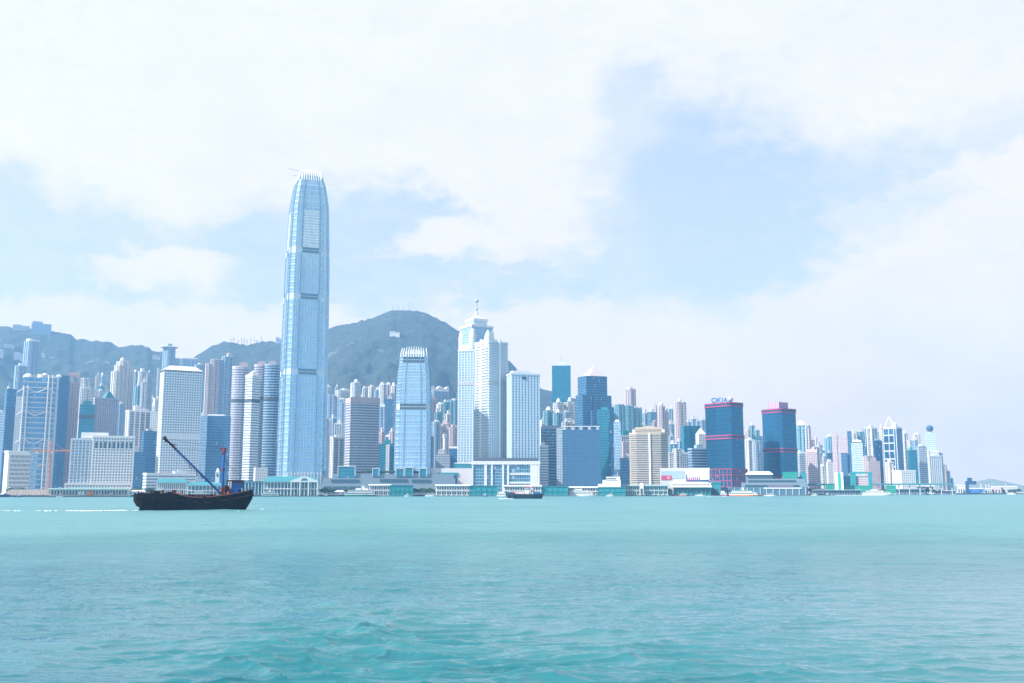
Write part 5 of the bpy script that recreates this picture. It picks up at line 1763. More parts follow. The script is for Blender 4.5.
part(root, 'wall', FAC['curtain_teal'][0], (0, 3, 0, w - 2, 6, H - 1.5))

# terraced mall between the crowned towers
root, w, H, lx, lz = low('terraced_mall', 'long low terraced mall with green glass boxes on its roof, between the two crowned towers', 'building', 318, 456, 474, 1345)
wg = wm('bluish grey stone', (0.17, 0.23, 0.28))
part(root, 'lower_storey', wg, (0, 14, 0, w, 44, H * 0.5))
part(root, 'middle_storey', wg, (w * 0.02, 18, H * 0.5, w * 0.96, 36, H * 0.30))
part(root, 'top_storey', wg, (w * 0.05, 22, H * 0.8, w * 0.88, 30, H * 0.20))
for fx, z, fw in ((-0.32, 0.26, 0.26), (0.02, 0.26, 0.30), (-0.30, 0.60, 0.20), (0.05, 0.62, 0.2), (0.25, 0.60, 0.14), (-0.40, 0.08, 0.10), (0.28, 0.1, 0.2)):
    part(root, 'window_strip', MGLASS, (fx * w, (-8.3 if z < 0.5 else -0.3), z * H, fw * w, 0.8, H * 0.13))
for x0, x1, y in ((338, 355, 466.5), (372.5, 379, 468.5), (396, 404, 468.5), (405, 413, 467.5), (419.5, 427, 468.5)):
    mb = MB()
    xa, xb = lx(x0), lx(x1)
    mb.box((xa + xb) / 2, 12, H - 7.0 if x1 - x0 > 10 else H - 3, xb - xa, 14, lz(y) - H + (7 if x1 - x0 > 10 else 3))
    o = mb.build('glass_box', FAC['curtain_teal'][0], root)
    mb = MB()
    mb.box((xa + xb) / 2, 12, lz(y) - 0.1, xb - xa + 1.2, 15.2, 0.9)
    for x in (xa, xb):
        mb.box(x, 5.0, H - 3, 0.8, 0.8, lz(y) - H + 3)
    mb.build('box_frame', MLG, o)

# working ferry piers: white with windows, teal end blocks
pier('white two-storey pier with small dark windows behind the green ferry', 369, 391, 484.2, 1283, 2, 9, MW, MW, 22)
def teal_block(label, x0, x1, ytop, Y):
    root, w, H, lx, lz = low('pier_block', label, 'pier', x0, x1, ytop, Y, zb=-0.4)
    part(root, 'deck', wm('dark pier concrete', (0.10, 0.13, 0.14)), (0, 0, -1.0, w + 2, 28, 2.6))
    part(root, 'wall', wm('teal shutters', (0.015, 0.22, 0.25), var=0.35, scale=0.3), (0, 0, 1.5, w, 24, H - 2.4))
    part(root, 'roof', MTEALR, (0, 0, H - 1.0, w + 1.2, 25.5, 1.0))
    for i in range(6):
        part(root, 'rib', MTEAL, (-w / 2 + w * i / 5, -12.2, 1.5, 0.6, 0.5, H - 2.5))
    part(root, 'rail', MTEALR, (0, -12.4, H * 0.45, w, 0.3, 0.5))


teal_block('teal shuttered pier block right of the pier with the green ferry', 390.5, 413, 485, 1285)
pier('white two-storey pier with small dark windows under the mural, left of the longest teal block', 435.5, 470.5, 484.5, 1298, 2, 13, MW, MW, 22)
teal_block('longest teal shuttered pier block, below the podium of glass bays', 470, 497, 485.5, 1302)
pier('white pier with one row of dark windows behind the red and white tug', 503.5, 541.5, 485.2, 1318, 2, 14, MW, MW, 20)
teal_block('teal shuttered pier block right of the red and white tug', 541.5, 567.5, 486, 1322)
pier('white pier roof line behind the white yacht', 567, 602, 486.5, 1335, 2, 12, MW, MW, 18)
teal_block('teal pier block under the white stepped pier house', 598.5, 625, 487, 1325)
root, w, H, lx, lz = low('pier_house', 'white stepped pier house with a signal mast, on top of a teal block', 'building', 598, 620.5, 477.5, 1345)
for x0, x1, y in ((598, 620.5, 484), (602.5, 620.5, 480), (606, 620, 476.8)):
    part(root, 'storey', MW, ((lx(x0) + lx(x1)) / 2, 0, 0 if y > 483 else lz(y + 4) - 0.1, lx(x1) - lx(x0), 16 - (484 - y), lz(y) - (0 if y > 483 else lz(y + 4) - 0.1)))
part(root, 'window_strip', MGLASS, (2, -7.0, lz(479.4), w * 0.5, 0.4, 1.6))
mb = MB()
mb.tube((lx(617.5), 0, lz(477)), (lx(617.5), 0, lz(471)), 0.5, 0.25)
mb.tube((lx(613), 0, lz(475.6)), (lx(618.5), 0, lz(475.2)), 0.3, 0.3)
mb.build('mast', MSTEEL, root)
pier('pale green two-storey pier with a balcony row, below the sand-banded block', 622.5, 668, 484.8, 1362, 2, 20, wm('pale green wall', (0.44, 0.56, 0.54)), wm('grey green roof', (0.26, 0.38, 0.38)), 24, over=3)
root, w, H, lx, lz = low('pier_gatehouse', 'small white gatehouse at the middle of the pale green pier', 'building', 639.5, 643.5, 484.5, 1346)
part(root, 'wall', MW, (0, 0, 0, w, 5, H))
part(root, 'gate', MDK, (0, -2.55, 0, w * 0.6, 0.3, H * 0.6))
mb = MB()
mb.loft([(rect(w + 1.2, 6), H), (rect(0.4, 0.4), H + 2.2)], 0)
mb.build('roof', MW, root)
root, w, d, H, lx, lz = pier('open dark pier under a broad white roof, below the mall with a magenta sign', 673, 710.5, 485.5, 1375, 1, 16, MTEAL, MW, 26, roof_h=2.4, over=4)
root, w, H, lx, lz = low('mall', 'white mall block with a magenta sign panel on its left half', 'building', 660, 709.5, 468, 1400)
mb = MB()
mb.box(0, 10, 0, w, 34, H)
mb.build('wall', wm('bright mall wall', (0.47, 0.47, 0.48)), root)
part(root, 'upper_band', wm('blue grey band', (0.28, 0.38, 0.48)), (-w * 0.25, -7.2, H * 0.60, w * 0.46, 0.7, H * 0.28))
part(root, 'upper_band', MLG, (w * 0.26, -7.2, H * 0.55, w * 0.44, 0.7, H * 0.36))
sg = part(root, 'sign', MMAG, (lx(666.3), -7.4, lz(479.8), lx(671.5) - lx(661), 0.8, lz(475.6) - lz(479.8)))
part(sg, 'sign_stroke', wm('sign pale pink', (0.72, 0.45, 0.58)), (lx(668.3), -7.9, lz(478.6), 3.4, 0.4, 0.9), (lx(668.3), -7.9, lz(477.4), 3.4, 0.4, 0.9))
part(root, 'shop_window', FAC['curtain_navy'][0], (w * 0.25, -7.15, lz(481.5), w * 0.46, 0.6, lz(474.5) - lz(481.5)))
for i in range(7):
    part(root, 'banner', MMAG if i % 2 else wm('purple banner', (0.25, 0.12, 0.38)), (lx(687 + i * 2.0), -7.6, lz(480.6), 1.5, 0.4, lz(477.2) - lz(480.6)))
root, w, H, lx, lz = low('canopy', 'wide white canopy strip in front of the mall with a magenta sign', 'canopy', 672, 711, 483.2, 1388)
part(root, 'roof', MW, (0, 0, H - 1.6, w, 9, 1.6))
for i in range(10):
    part(root, 'column', MLG, (-w / 2 + 1 + (w - 2) * i / 9, -3.5, 0, 0.6, 0.6, H - 1.6))
root, w, H, lx, lz = low('kiosk', 'small teal kiosk at the corner of the first magenta-banded tower', 'kiosk', 709, 720.5, 481.5, 1385)
part(root, 'wall', MTEAL, (0, 0, 0, w, 10, H * 0.85))
part(root, 'roof', MTEALR, (0, 0, H * 0.85, w + 1.4, 11.5, H * 0.15))
part(root, 'opening', MDK, (0, -5.1, 0.4, w * 0.6, 0.3, H * 0.4))

# ferry terminal under the magenta-banded towers
root, w, H, lx, lz = low('ferry_terminal', 'long grey ferry terminal of stacked decks below the magenta-banded towers', 'terminal', 720, 806, 478.5, 1420, zb=-0.4)
tg = wm('bluish grey stone', (0.36, 0.40, 0.44))
part(root, 'deck', wm('dark pier concrete', (0.10, 0.13, 0.14)), (0, 6, -1, w + 2, 44, 2.6))
part(root, 'storey', wm('deep storey blue', (0.06, 0.14, 0.20)), (0, 8, 1.5, w, 36, H * 0.45))  # lowest storey has a darker blue base colour than those above
part(root, 'storey', tg, (w * 0.12, 9, H * 0.47 + 1, w * 0.75, 32, H * 0.26))
part(root, 'storey', tg, (w * 0.15, 10, H * 0.74 + 1, w * 0.66, 28, H * 0.2))
part(root, 'window_strip', MGLASS, (w * 0.1, -7.5, H * 0.5 + 1, w * 0.62, 0.7, 2.2))
part(root, 'window_strip', MGLASS, (w * 0.1, -4.5, H * 0.78 + 1, w * 0.55, 0.7, 2.0))
part(root, 'white_fascia', MW, (w * 0.22, -10.2, H * 0.42, w * 0.44, 1.0, 1.4))
part(root, 'pink_band', wm('dull purple band', (0.30, 0.20, 0.28)), (w * 0.20, -10.3, H * 0.54, w * 0.30, 0.8, 1.3))
for i in range(14):
    part(root, 'column', MLG, (-w / 2 + 2 + (w - 4) * i / 13, -10.5, 1.5, 0.8, 0.8, H * 0.42))
root, w, H, lx, lz = low('canopy', 'silver roof slab between the feet of the magenta-banded towers', 'canopy', 745, 773, 471.5, 1450)
mb = MB()
mb.loft([(rect(w, 20), H - 4.5), (rect(w - 2, 18), H - 3.0), (rect(w - 10, 8), H)], 0)
mb.build('roof', wm('silver roof', (0.60, 0.62, 0.64), rough=0.4), root)
part(root, 'wall', tg, (0, 2, 0, w - 2, 14, H - 4.4))
root, w, H, lx, lz = low('hoarding', 'bright green hoarding block under the second magenta-banded tower', 'hoarding', 782.5, 797.5, 472, 1440)
part(root, 'panel', MGREEN, (0, 0, H * 0.45, w, 12, H * 0.55))
part(root, 'wall', tg, (0, 1, 0, w + 3, 13, H * 0.45))
part(root, 'edge', MTEAL, (w * 0.47, -6.2, H * 0.45, w * 0.06, 0.6, H * 0.56))
root, w, H, lx, lz = low('hoarding', 'smaller darker green hoarding just right of the bright green one', 'hoarding', 799.5, 806.5, 473, 1442)
part(root, 'panel', MTEAL, (0, 0, H * 0.5, w, 10, H * 0.5))
part(root, 'wall', tg, (0, 1, 0, w + 2, 11, H * 0.5))
root, w, H, lx, lz = low('boat_shed', 'bright blue tarpaulin shed at the water below the green hoardings', 'shed', 788.5, 806.5, 488.5, 1415, zb=-0.4)
mb = MB()
mb.loft([(rect(w, 12), 1.2), (rect(w * 0.9, 10), H * 0.6), (rect(w * 0.55, 2), H)], 0)
mb.build('tarpaulin', MBLUE, root)
part(root, 'deck', MDK, (0, 0, -0.5, w + 2, 14, 1.8))
root, w, H, lx, lz = low('flyover', 'long low flyover running along the shore right of the ferry terminal', 'bridge', 804, 952, 484.0, 1640, zb=-0.3)
part(root, 'road_deck', wm('dim blue concrete', (0.16, 0.24, 0.28)), (0, 0, H - 1.7, w, 10, 1.7))
part(root, 'parapet', MTEAL, (0, -5.2, H - 0.6, w, 0.4, 1.4))
for i in range(15):
    part(root, 'column', MG, (-w / 2 + 3 + (w - 6) * i / 14, 0, 0, 1.6, 3, H - 1.7))
root, w, H, lx, lz = low('hoarding', 'strip of green hoarding beside the white and green striped block', 'hoarding', 825, 834.5, 484.5, 1560)
part(root, 'panel', MGREEN, (0, 0, 1, w, 1.2, H - 1))
part(root, 'post', MG, (-w * 0.45, -0.9, 0, 0.5, 0.5, H), (w * 0.45, -0.9, 0, 0.5, 0.5, H))
root, w, H, lx, lz = low('striped_block', 'narrow block striped white, green and white, below the purple tower', 'building', 834.5, 843, 472.5, 1600)
part(root, 'wall', MW, (-w * 0.32, 0, 0, w * 0.36, 14, H))
part(root, 'green_stripe', wm('bright green cladding', (0.01, 0.36, 0.28)), (0.03 * w, -0.4, 0, w * 0.34, 14, H * 0.99))
part(root, 'wall', MW, (w * 0.36, 0, 0, w * 0.28, 14, H))
T_('dark teal low block right of the striped white and green block', 843, 857, 476, 1660, 'curtain_teal', 0.0, [B(0, 0.5, 3, MG)], name='low_building', cat='building')
root, w, H, lx, lz = low('portal_frame', 'large dark teal portal frame around a pale block, low right of the purple tower', 'building', 849.5, 872, 473.5, 1620)
part(root, 'leg', MTEAL, (-w * 0.36, 0, 0, w * 0.26, 12, H))
part(root, 'leg', MTEAL, (w * 0.41, 0, 0, w * 0.18, 12, H))
part(root, 'beam', MTEAL, (0, 0, H - 0.1, w, 12.5, 2.6))
part(root, 'infill', FAC['plain_pink'][0], (0.05 * w, 2, 0, w * 0.54, 8, H * 0.86))
for lab, x0, x1, y in (('green site fence strip below the portal frame', 845, 872, 485.5), ('green site fence strip left of the white gridded block', 886, 896, 485.5)):
    root, w, H, lx, lz = low('site_fence', lab, 'fence', x0, x1, y, 1600)
    part(root, 'panel', MGREEN, (0, 0, 0.6, w, 0.6, H - 0.6))
    part(root, 'rail', MG, (0, -0.5, H * 0.5, w, 0.2, 0.3))
pier('low dim pier sheds left of the long white yacht', 812, 861, 489.6, 1540, 1, 18, tg, wm('dim blue concrete', (0.16, 0.24, 0.28)), 18, roof_h=1.0)
pier('low dim pier sheds behind the bow of the long white yacht', 893, 925, 488.8, 1660, 1, 12, tg, wm('dim blue concrete', (0.16, 0.24, 0.28)), 18, roof_h=1.0)
pier('pale terminal with a long row of windows below the ball-topped tower', 904, 934, 485.5, 1720, 2, 14, MLG, MLG, 20)
pier('thin grey pier running right from the pale terminal', 930, 956, 490.5, 1740, 1, 10, tg, MG, 14, roof_h=0.8)
root, w, H, lx, lz = low('breakwater', 'low dark breakwater of rocks at the right end of the city shore', 'breakwater', 952, 1040, 493.2, 1950, zb=-0.4)
mb = MB()
q = random.Random(4)
for i in range(90):
    mb.ball((-w / 2 + w * i / 89, q.uniform(-3, 3), 0.3), q.uniform(1.6, 3.0), 6, 0, q.uniform(0.5, 0.9))
mb.build('rock', wm('dark rock', (0.10, 0.12, 0.13)), root)

# far right: dredger crane, sheds
root, w, H, lx, lz = low('dredger', 'dark blue crane pontoon with a boxy overhanging head, at far right', 'dredger', 962, 979, 477.5, 1880, zb=-0.3)
k = w / 17.0
part(root, 'pontoon', MNAVY, (0, 0, 0, w, 12, 3.5))
part(root, 'tower', MNAVY, (lx(966.6), 0, 3.4, 3.6 * k, 5, lz(484) - 3.3))
part(root, 'jib_housing', MNAVY, (lx(970.5), 0, lz(484.5), 11 * k, 4.4, lz(481) - lz(484.5)))
part(root, 'machine_cab', MNAVY, (lx(969.4), 0, lz(481.1), 4.8 * k, 4, lz(477.8) - lz(481.1)))
part(root, 'panel', MBLUE, (lx(974), -6.2, 3.3, 7 * k, 0.4, lz(489) - 3))
for lab, x0, x1, y, mt in (('pale grey shed left of the dark crane pontoon', 957, 965, 485, MLG), ('blue-fronted warehouse right of the dark crane pontoon', 968, 983, 488, MBLUE), ('purple-grey warehouse at far right, left of the mast', 991, 1001, 486.3, MROSE),
                           ('wide blue-grey warehouse with a mast behind, at the right edge', 1000, 1017, 486.2, MG), ('dull shed between the chimneys and the purple-grey warehouse', 985, 992, 488.5, MG)):
    root, w, H, lx, lz = low('warehouse', lab, 'warehouse', x0, x1, y, 2000)
    part(root, 'wall', mt, (0, 0, 0, w, 16, H * 0.84))
    mb = MB()
    mb.loft([(rect(w + 1.5, 18), H * 0.84), (rect(w + 1.5, 2), H)], 0)
    mb.build('roof', MLG, root)
    for i in range(3):
        part(root, 'door', MDK, (-w * 0.3 + w * 0.3 * i, -8.1, 0, w * 0.16, 0.4, H * 0.5))
for lab, px, y0, r in (('first tall chimney right of the dark crane pontoon', 981, 481.5, 1.6), ('second chimney right of the dark crane pontoon', 986, 482.5, 1.8), ('third chimney, close to the purple-grey warehouse', 988.8, 481.5, 1.8), ('thin mast rising behind the blue-grey warehouse', 1005.5, 481, 0.8)):
    root, w, H, lx, lz = low('chimney_stack' if r > 1 else 'flagpole', lab, 'chimney' if r > 1 else 'mast', px - 1, px + 1, y0, 2030)
    mb = MB()
    mb.tube((0, 0, 0), (0, 0, H), r * 1.3, r * 0.8, 10)
    mb.build('shaft', MG, root)
    mb = MB()
    mb.tube((0, 0, H - 2.0), (0, 0, H - 0.8), r * 1.15, r * 1.15, 10)
    mb.build('collar', MNAVY, root)

# ------------------------------------------------------------------ trees
def leafy(seed, mat):
    q = random.Random(seed)
    mb = MB()
    for k in range(420):
        a, t = q.random() * 6.283, q.random()
        lob = 1.0 + 0.28 * math.sin(3 * a + seed) + 0.15 * math.sin(5 * a + 2 * seed)
        rr = 4.6 * lob * (q.random() ** 0.4)
        z = 4.2 + 4.6 * (t ** 0.8) * (1.05 - (rr / 7.2) ** 2)
        c = Vector((rr * math.cos(a), rr * math.sin(a), z))
        n = Vector((q.uniform(-1, 1), q.uniform(-1, 1), q.uniform(-0.3, 1))).normalized()
        u = n.orthogonal().normalized() * q.uniform(0.45, 0.95)
        v = n.cross(u.normalized()) * q.uniform(0.35, 0.75)
        mb.face([c - u, c - v, c + u, c + v], 0 if q.random() < 0.6 else 1)
    tr = MB()
    tr.tube((0, 0, -0.4), (0.2, 0, 3.2), 0.42, 0.3, 7)
    for k in range(6):
        a = k * 1.05 + q.random()
        tr.tube((0.2, 0, 2.6 + 0.2 * k), (2.8 * math.cos(a), 2.8 * math.sin(a), 6.0 + q.random()), 0.22, 0.07, 5)
    return mb, tr


protos = []
for sd in (1, 2, 3):
    t = thing('shade_tree', 'dark green round-headed tree standing on the waterfront', 'tree', (0, 0, 0))
    cb, tb = leafy(sd, None)
    cb.build('crown', [MLEAF, MLEAF2], t)
    tb.build('trunk', MBARK, t)
    protos.append(t)
used = set()
TREES = [((321, 325, 329, 333.5), 492.4, 1268, 'waterfront trees beside the gabled pier', 'dark waterfront tree in the clump right of the gabled pier'),
         ((343.5, 347.5, 350.5), 492.6, 1272, 'trees behind the green ferry', 'dark waterfront tree in the clump just left of the green ferry'),
         ((414, 418, 422, 426, 430, 433.5), 492.4, 1300, 'trees between two white piers', 'dark waterfront tree in the row between the teal block and the pier under the mural'),
         ((359, 363, 367, 370), 474.2, 1362, 'roof garden trees by the pinkish block', 'small tree in the roof garden under the pinkish office block'),
         ((381, 385, 389, 393, 414.5, 417.5), 474.2, 1363, 'roof garden trees by the teal block', 'small tree in the roof garden at the foot of the shorter crowned tower'),
         ((431, 434.5), 479, 1376, 'trees beside the mural', 'tree left of the blue mural screen'),
         ((1011, 1014.5, 1018), 491.5, 1990, 'trees at the right edge', 'dark tree beside the wide blue-grey warehouse at the right edge'),
         ((104, 107.5, 134, 138), 491.0, 1225, 'trees before the grand hotel', 'small tree on the promenade in front of the grand hotel'),
         ((12, 17, 23), 488.8, 1215, 'trees under the white slab block', 'small tree between the sandy hoarding and the white slab block'),
         ((146, 149, 152.5, 196, 200, 204, 208, 227, 231, 236, 240.5), 492.0, 1272, 'trees behind the arcaded piers', 'dark tree on the promenade behind the arcaded piers by the barge'),
         ((456, 460, 464, 468), 489.0, 1330, 'trees under the mall', 'dark tree between the mural and the longest teal block'),
         ((614, 628, 634, 646, 652, 658, 664, 669), 489.5, 1392, 'trees behind the pale green pier', 'dark tree behind the pale green pier'),
         ((861, 866, 872, 878, 884, 899, 906, 920, 927, 934, 941), 490.0, 1690, 'trees along the far shore road', 'dark tree along the shore road below the far towers'),
         ((811, 815, 818, 822), 487.5, 1600, 'trees by the flyover', 'dark tree beside the flyover right of the green hoardings')]
qr = random.Random(9)
for pxl, py, Y, grp, lab in TREES:
    for px in pxl:
        i = qr.randrange(3)
        o = protos[i] if i not in used else copy_tree(protos[i])
        used.add(i)
        z = LAND_Z if py > 485 else zat(py, Y) - 0.5
        o.location = (xat(px, Y, z), Y + qr.uniform(-3, 3), z)
        o.rotation_euler.z = qr.random() * 6.28
        s_ = qr.uniform(0.8, 1.1) * (0.62 if py < 485 else 0.95)
        o.scale = (s_ * 1.05, s_ * 1.05, s_ * 0.92)
        o['label'], o['group'] = lab, grp
for i in range(3):
    if i not in used:
        for ch in list(protos[i].children):
            bpy.data.objects.remove(ch)
        bpy.data.objects.remove(protos[i])
for lab, px in (('white garden parasol at the right corner of the gabled pier', 317), ('white garden parasol between the two clumps of trees', 338), ('second white parasol next to the green ferry', 341.5)):
    p = Vector((xat(px, 1262, LAND_Z), 1262, LAND_Z))
    t = thing('parasol', lab, 'parasol', p)
    mb = MB()
    mb.loft([(oval(10, 10, 10, 2), 3.6), (oval(0.4, 0.4, 10, 2), 5.6)], 0)
    mb.build('canopy', MW, t)
    mb = MB()
    mb.tube((0, 0, 0), (0, 0, 3.8), 0.12)
    mb.build('pole', MSTEEL, t)

pile0 = lamp0 = None
for i, px in enumerate(np.arange(4, 948, 13.0)):
    Y = shore(px) - 3.0
    if pile0 is None:
        pile0 = thing('mooring_pile', 'dark timber mooring pile standing in the water along the sea wall', 'pile', (0, 0, 0), 0, 'mooring piles along the sea wall')
        mb = MB()
        mb.tube((0, 0, -1.2), (0, 0, 3.2), 0.42, 0.36, 8)
        mb.build('post', MBARK, pile0)
        mb = MB()
        mb.tube((0, 0, 3.15), (0, 0, 3.5), 0.5, 0.46, 8)
        mb.build('cap', MG, pile0)
        o = pile0
    else:
        o = copy_tree(pile0)
    o.location = (xat(px, Y, 0), Y, 0)
for i, px in enumerate(np.arange(8, 948, 17.0)):
    Y = shore(px) + 9.0
    if lamp0 is None:
        lamp0 = thing('street_lamp', 'grey lamp post on the promenade along the sea wall', 'lamp', (0, 0, 0), 0, 'lamp posts along the promenade')
        mb = MB()
        mb.tube((0, 0, 0), (0, 0, 8.5), 0.16, 0.10, 6)
        mb.tube((0, 0, 8.5), (1.6, 0, 8.9), 0.08, 0.07, 5)
        mb.build('post', MSTEEL, lamp0)
        mb = MB()
        mb.box(1.9, 0, 8.75, 1.0, 0.4, 0.2)
        mb.build('lamp_head', MLG, lamp0)
        o = lamp0
    else:
        o = copy_tree(lamp0)
    o.location = (xat(px, Y, LAND_Z), Y, LAND_Z)

# ------------------------------------------------------------------ boats
def hull_mesh(L, Bm, sections, mats, name, parent, mat_split=None):
    """sections: (x, half beam at deck, half beam at water, z keel, z deck); port and starboard lofted"""
    mb = MB()
    for (a, b) in zip(sections, sections[1:]):
        for s in (-1, 1):
            def pts(q):
                x, hd, hw, zk, zd = q
                return [(x, s * 0.02, zk), (x, s * hw, zk + 0.15 * (zd - zk)), (x, s * (hw * 0.4 + hd * 0.6), zk + 0.55 * (zd - zk)), (x, s * hd, zd)]
            A, B_ = pts(a), pts(b)
            for i in range(3):
                f = [A[i], B_[i], B_[i + 1], A[i + 1]]
                mb.face(f if s < 0 else f[::-1], 1 if (mat_split is not None and i < mat_split) else 0)
        mb.face([(a[0], -a[1], a[4] - 0.3), (b[0], -b[1], b[4] - 0.3), (b[0], b[1], b[4] - 0.3), (a[0], a[1], a[4] - 0.3)], 0)
    for q, fl in ((sections[0], False), (sections[-1], True)):
        x, hd, hw, zk, zd = q
        p = [(x, -hd, zd), (x, -hw, zk + 0.15 * (zd - zk)), (x, hw, zk + 0.15 * (zd - zk)), (x, hd, zd)]
        mb.face(p if fl else p[::-1], 0)
    return mb.build(name, mats, parent)


def boat_root(name, label, cat, x0, x1, Y, group=None, turn=0.0):
    Xm = xat((x0 + x1) / 2, Y, 0)
    a = math.atan2(Xm, Y)
    k = depth(Y, 0) / F_PX * math.cos(a)
    root = thing(name, label, cat, (Xm, Y, 0.0), -a + R(turn), group)
    return root, (x1 - x0) * k, (lambda px: (px - (x0 + x1) / 2) * k), (lambda py: zat(py, Y))


# the dark derrick barge in front
Yb = 404.0
root, L, lx, lz = boat_root('derrick_barge', 'black derrick barge under way with a blue slanting boom, blue mast and blue wheelhouse', 'barge', 134, 253, Yb)
MHULL = plain('tarred black hull', (0.010, 0.007, 0.008), rough=0.8, var=0.6, scale=0.5, spec=0.05)
MHULL2 = plain('rusty hull edge', (0.09, 0.03, 0.02), rough=0.8, var=0.6, scale=0.7)
sec = [(lx(140.5), 4.4, 4.0, -0.8, lz(493.5)), (lx(150), 5.2, 4.8, -1.2, lz(494.2)), (lx(178), 5.6, 5.3, -1.3, lz(494.6)), (lx(190), 5.6, 5.3, -1.3, lz(497.0)), (lx(204), 5.6, 5.3, -1.3, lz(497.4)), (lx(217), 5.5, 5.1, -1.3, lz(496.0)),
       (lx(230), 5.2, 4.2, -1.2, lz(494.2)), (lx(239), 4.4, 2.4, -1.0, lz(492.6)), (lx(246), 2.9, 0.9, -0.2, lz(491.2)), (lx(250), 1.2, 0.3, 2.4, lz(490.3)), (lx(253), 0.3, 0.12, 4.6, lz(489.8))]
hull = hull_mesh(L, 11, sec, [MHULL, MHULL], 'hull', root)
mb = MB()
for a, b in zip(sec, sec[1:]):
    for s in (-1, 1):
        mb.tube((a[0], s * (a[1] + 0.02), a[4]), (b[0], s * (b[1] + 0.02), b[4]), 0.26, 0.26, 5)
        mb.tube((a[0], s * (a[1] * 0.97 + 0.05), a[4] - 1.9), (b[0], s * (b[1] * 0.93 + 0.05), b[4] - 1.9), 0.2, 0.2, 5)
mb.build('rubbing_strake', MHULL2, hull)
# the separate looking stern section stands wider and higher
mb = MB()
hs = [(lx(134.2), 2.9, lz(500.5), lz(493.8)), (lx(137.5), 4.9, lz(505.5), lz(493.2)), (lx(143), 5.7, lz(508), lz(493.0)), (lx(151), 6.0, lz(509.5), lz(493.4)), (lx(164), 6.05, lz(509.8), lz(493.5)), (lx(177), 6.0, lz(509.5), lz(493.6)), (lx(178.6), 5.7, lz(508.5), lz(494.2))]
for a, b in zip(hs, hs[1:]):
    for s in (-1, 1):
        f = [(a[0], s * a[1], a[2]), (b[0], s * b[1], b[2]), (b[0], s * b[1], b[3]), (a[0], s * a[1], a[3])]
        mb.face(f if s < 0 else f[::-1])
        g = [(a[0], s * a[1], a[3]), (b[0], s * b[1], b[3]), (b[0], s * (b[1] - 0.5), b[3]), (a[0], s * (a[1] - 0.5), a[3])]
        mb.face(g if s < 0 else g[::-1])
        h = [(a[0], s * (a[1] - 0.5), a[3]), (b[0], s * (b[1] - 0.5), b[3]), (b[0], s * (b[1] - 0.5), b[3] - 2.2), (a[0], s * (a[1] - 0.5), a[3] - 2.2)]
        mb.face(h if s < 0 else h[::-1])
    mb.face([(a[0], -a[1], a[2]), (a[0], a[1], a[2]), (b[0], b[1], b[2]), (b[0], -b[1], b[2])])
a = hs[0]
mb.face([(a[0], -a[1], a[2]), (a[0], -a[1], a[3]), (a[0], a[1], a[3]), (a[0], a[1], a[2])])
mb.build('stern_bulwark', MHULL, root)
# tyres hung as fenders
for i, px in enumerate((139.5, 144.5, 149.5, 155, 160.5, 166, 171.5, 176.5, 190, 204, 217, 229)):
    mb = MB()
    n, m_ = 12, 6
    hb = 6.08 if px < 178 else float(np.interp(lx(px), [q[0] for q in sec], [q[1] for q in sec]))
    yq = -(hb + 0.30)
    zc = lz(498.5 + (i % 3) * 1.2)
    for u in range(n):
        for v in range(m_):
            def P_(uu, vv):
                t, w_ = 2 * math.pi * uu / n, 2 * math.pi * vv / m_
                r_ = 0.62 + 0.24 * math.cos(w_)
                return (lx(px) + r_ * math.cos(t), yq + 0.24 * math.sin(w_), zc + r_ * math.sin(t))
            mb.face([P_(u, v), P_(u, v + 1), P_(u + 1, v + 1), P_(u + 1, v)])
    mb.tube((lx(px), yq, zc + 0.6), (lx(px), -hb, lz(494.5)), 0.05, 0.05, 4)
    mb.build('tyre_fender', plain('tyre rubber', (0.010, 0.010, 0.011), rough=0.9, spec=0.03), root)
MB_BLUE = plain('worn boat blue', (0.010, 0.085, 0.34), rough=0.5, var=0.4, scale=0.5)
MB_RED = plain('rusty oxide red', (0.16, 0.018, 0.025), rough=0.6, var=0.4, scale=0.6)
# mast with red foot and red head
mx = lx(221.5)
mb = MB()
mb.tube((mx, 0, lz(488)), (lx(222.0), 0, lz(451)), 0.52, 0.40, 10)
mast = mb.build('mast', MB_BLUE, root)
mb = MB()
mb.tube((mx, 0, lz(497)), (mx, 0, lz(487.6)), 0.75, 0.58, 10)
mb.tube((lx(221.8), 0, lz(470.5)), (lx(221.8), 0, lz(468.0)), 0.75, 0.75, 10)
mb.build('mast_foot', MB_RED, mast)
mb = MB()
mb.tube((lx(222), 0, lz(452.5)), (lx(222.0), 0, lz(447.8)), 0.85, 0.75, 8)
mb.tube((lx(217.5), 0, lz(448.3)), (lx(224.0), 0, lz(448.3)), 0.32, 0.4, 6)
mb.tube((lx(219.0), 0, lz(453.8)), (lx(222.0), 0, lz(451.5)), 0.34, 0.34, 6)
mb.build('mast_head', MB_RED, mast)
# boom
A_, B_ = Vector((lx(219.5), -0.6, lz(493.0))), Vector((lx(161.3), -1.4, lz(438.6)))
mb = MB()
mb.tube(A_, A_.lerp(B_, 0.80), 0.42, 0.38, 8)
for k in range(12):
    p = A_.lerp(B_, 0.10 + 0.06 * k)
    mb.tube(p + Vector((0, 0, 0.30)), p + Vector((0.25, 0, 0.62)), 0.07, 0.07, 4)
boom = mb.build('boom', plain('dark boat blue', (0.008, 0.05, 0.22), rough=0.5, var=0.4, scale=0.5), root)
mb = MB()
mb.tube(A_.lerp(B_, 0.795), B_, 0.46, 0.40, 8)
mb.tube(A_.lerp(B_, 0.86) + Vector((-0.3, 0, 0.6)), A_.lerp(B_, 0.86) + Vector((1.6, 0, 0.2)), 0.22, 0.22, 5)
mb.ball(B_, 0.85, 8)
mb.build('boom_tip', plain('dark rust', (0.035, 0.012, 0.012), rough=0.8), boom)
mb = MB()
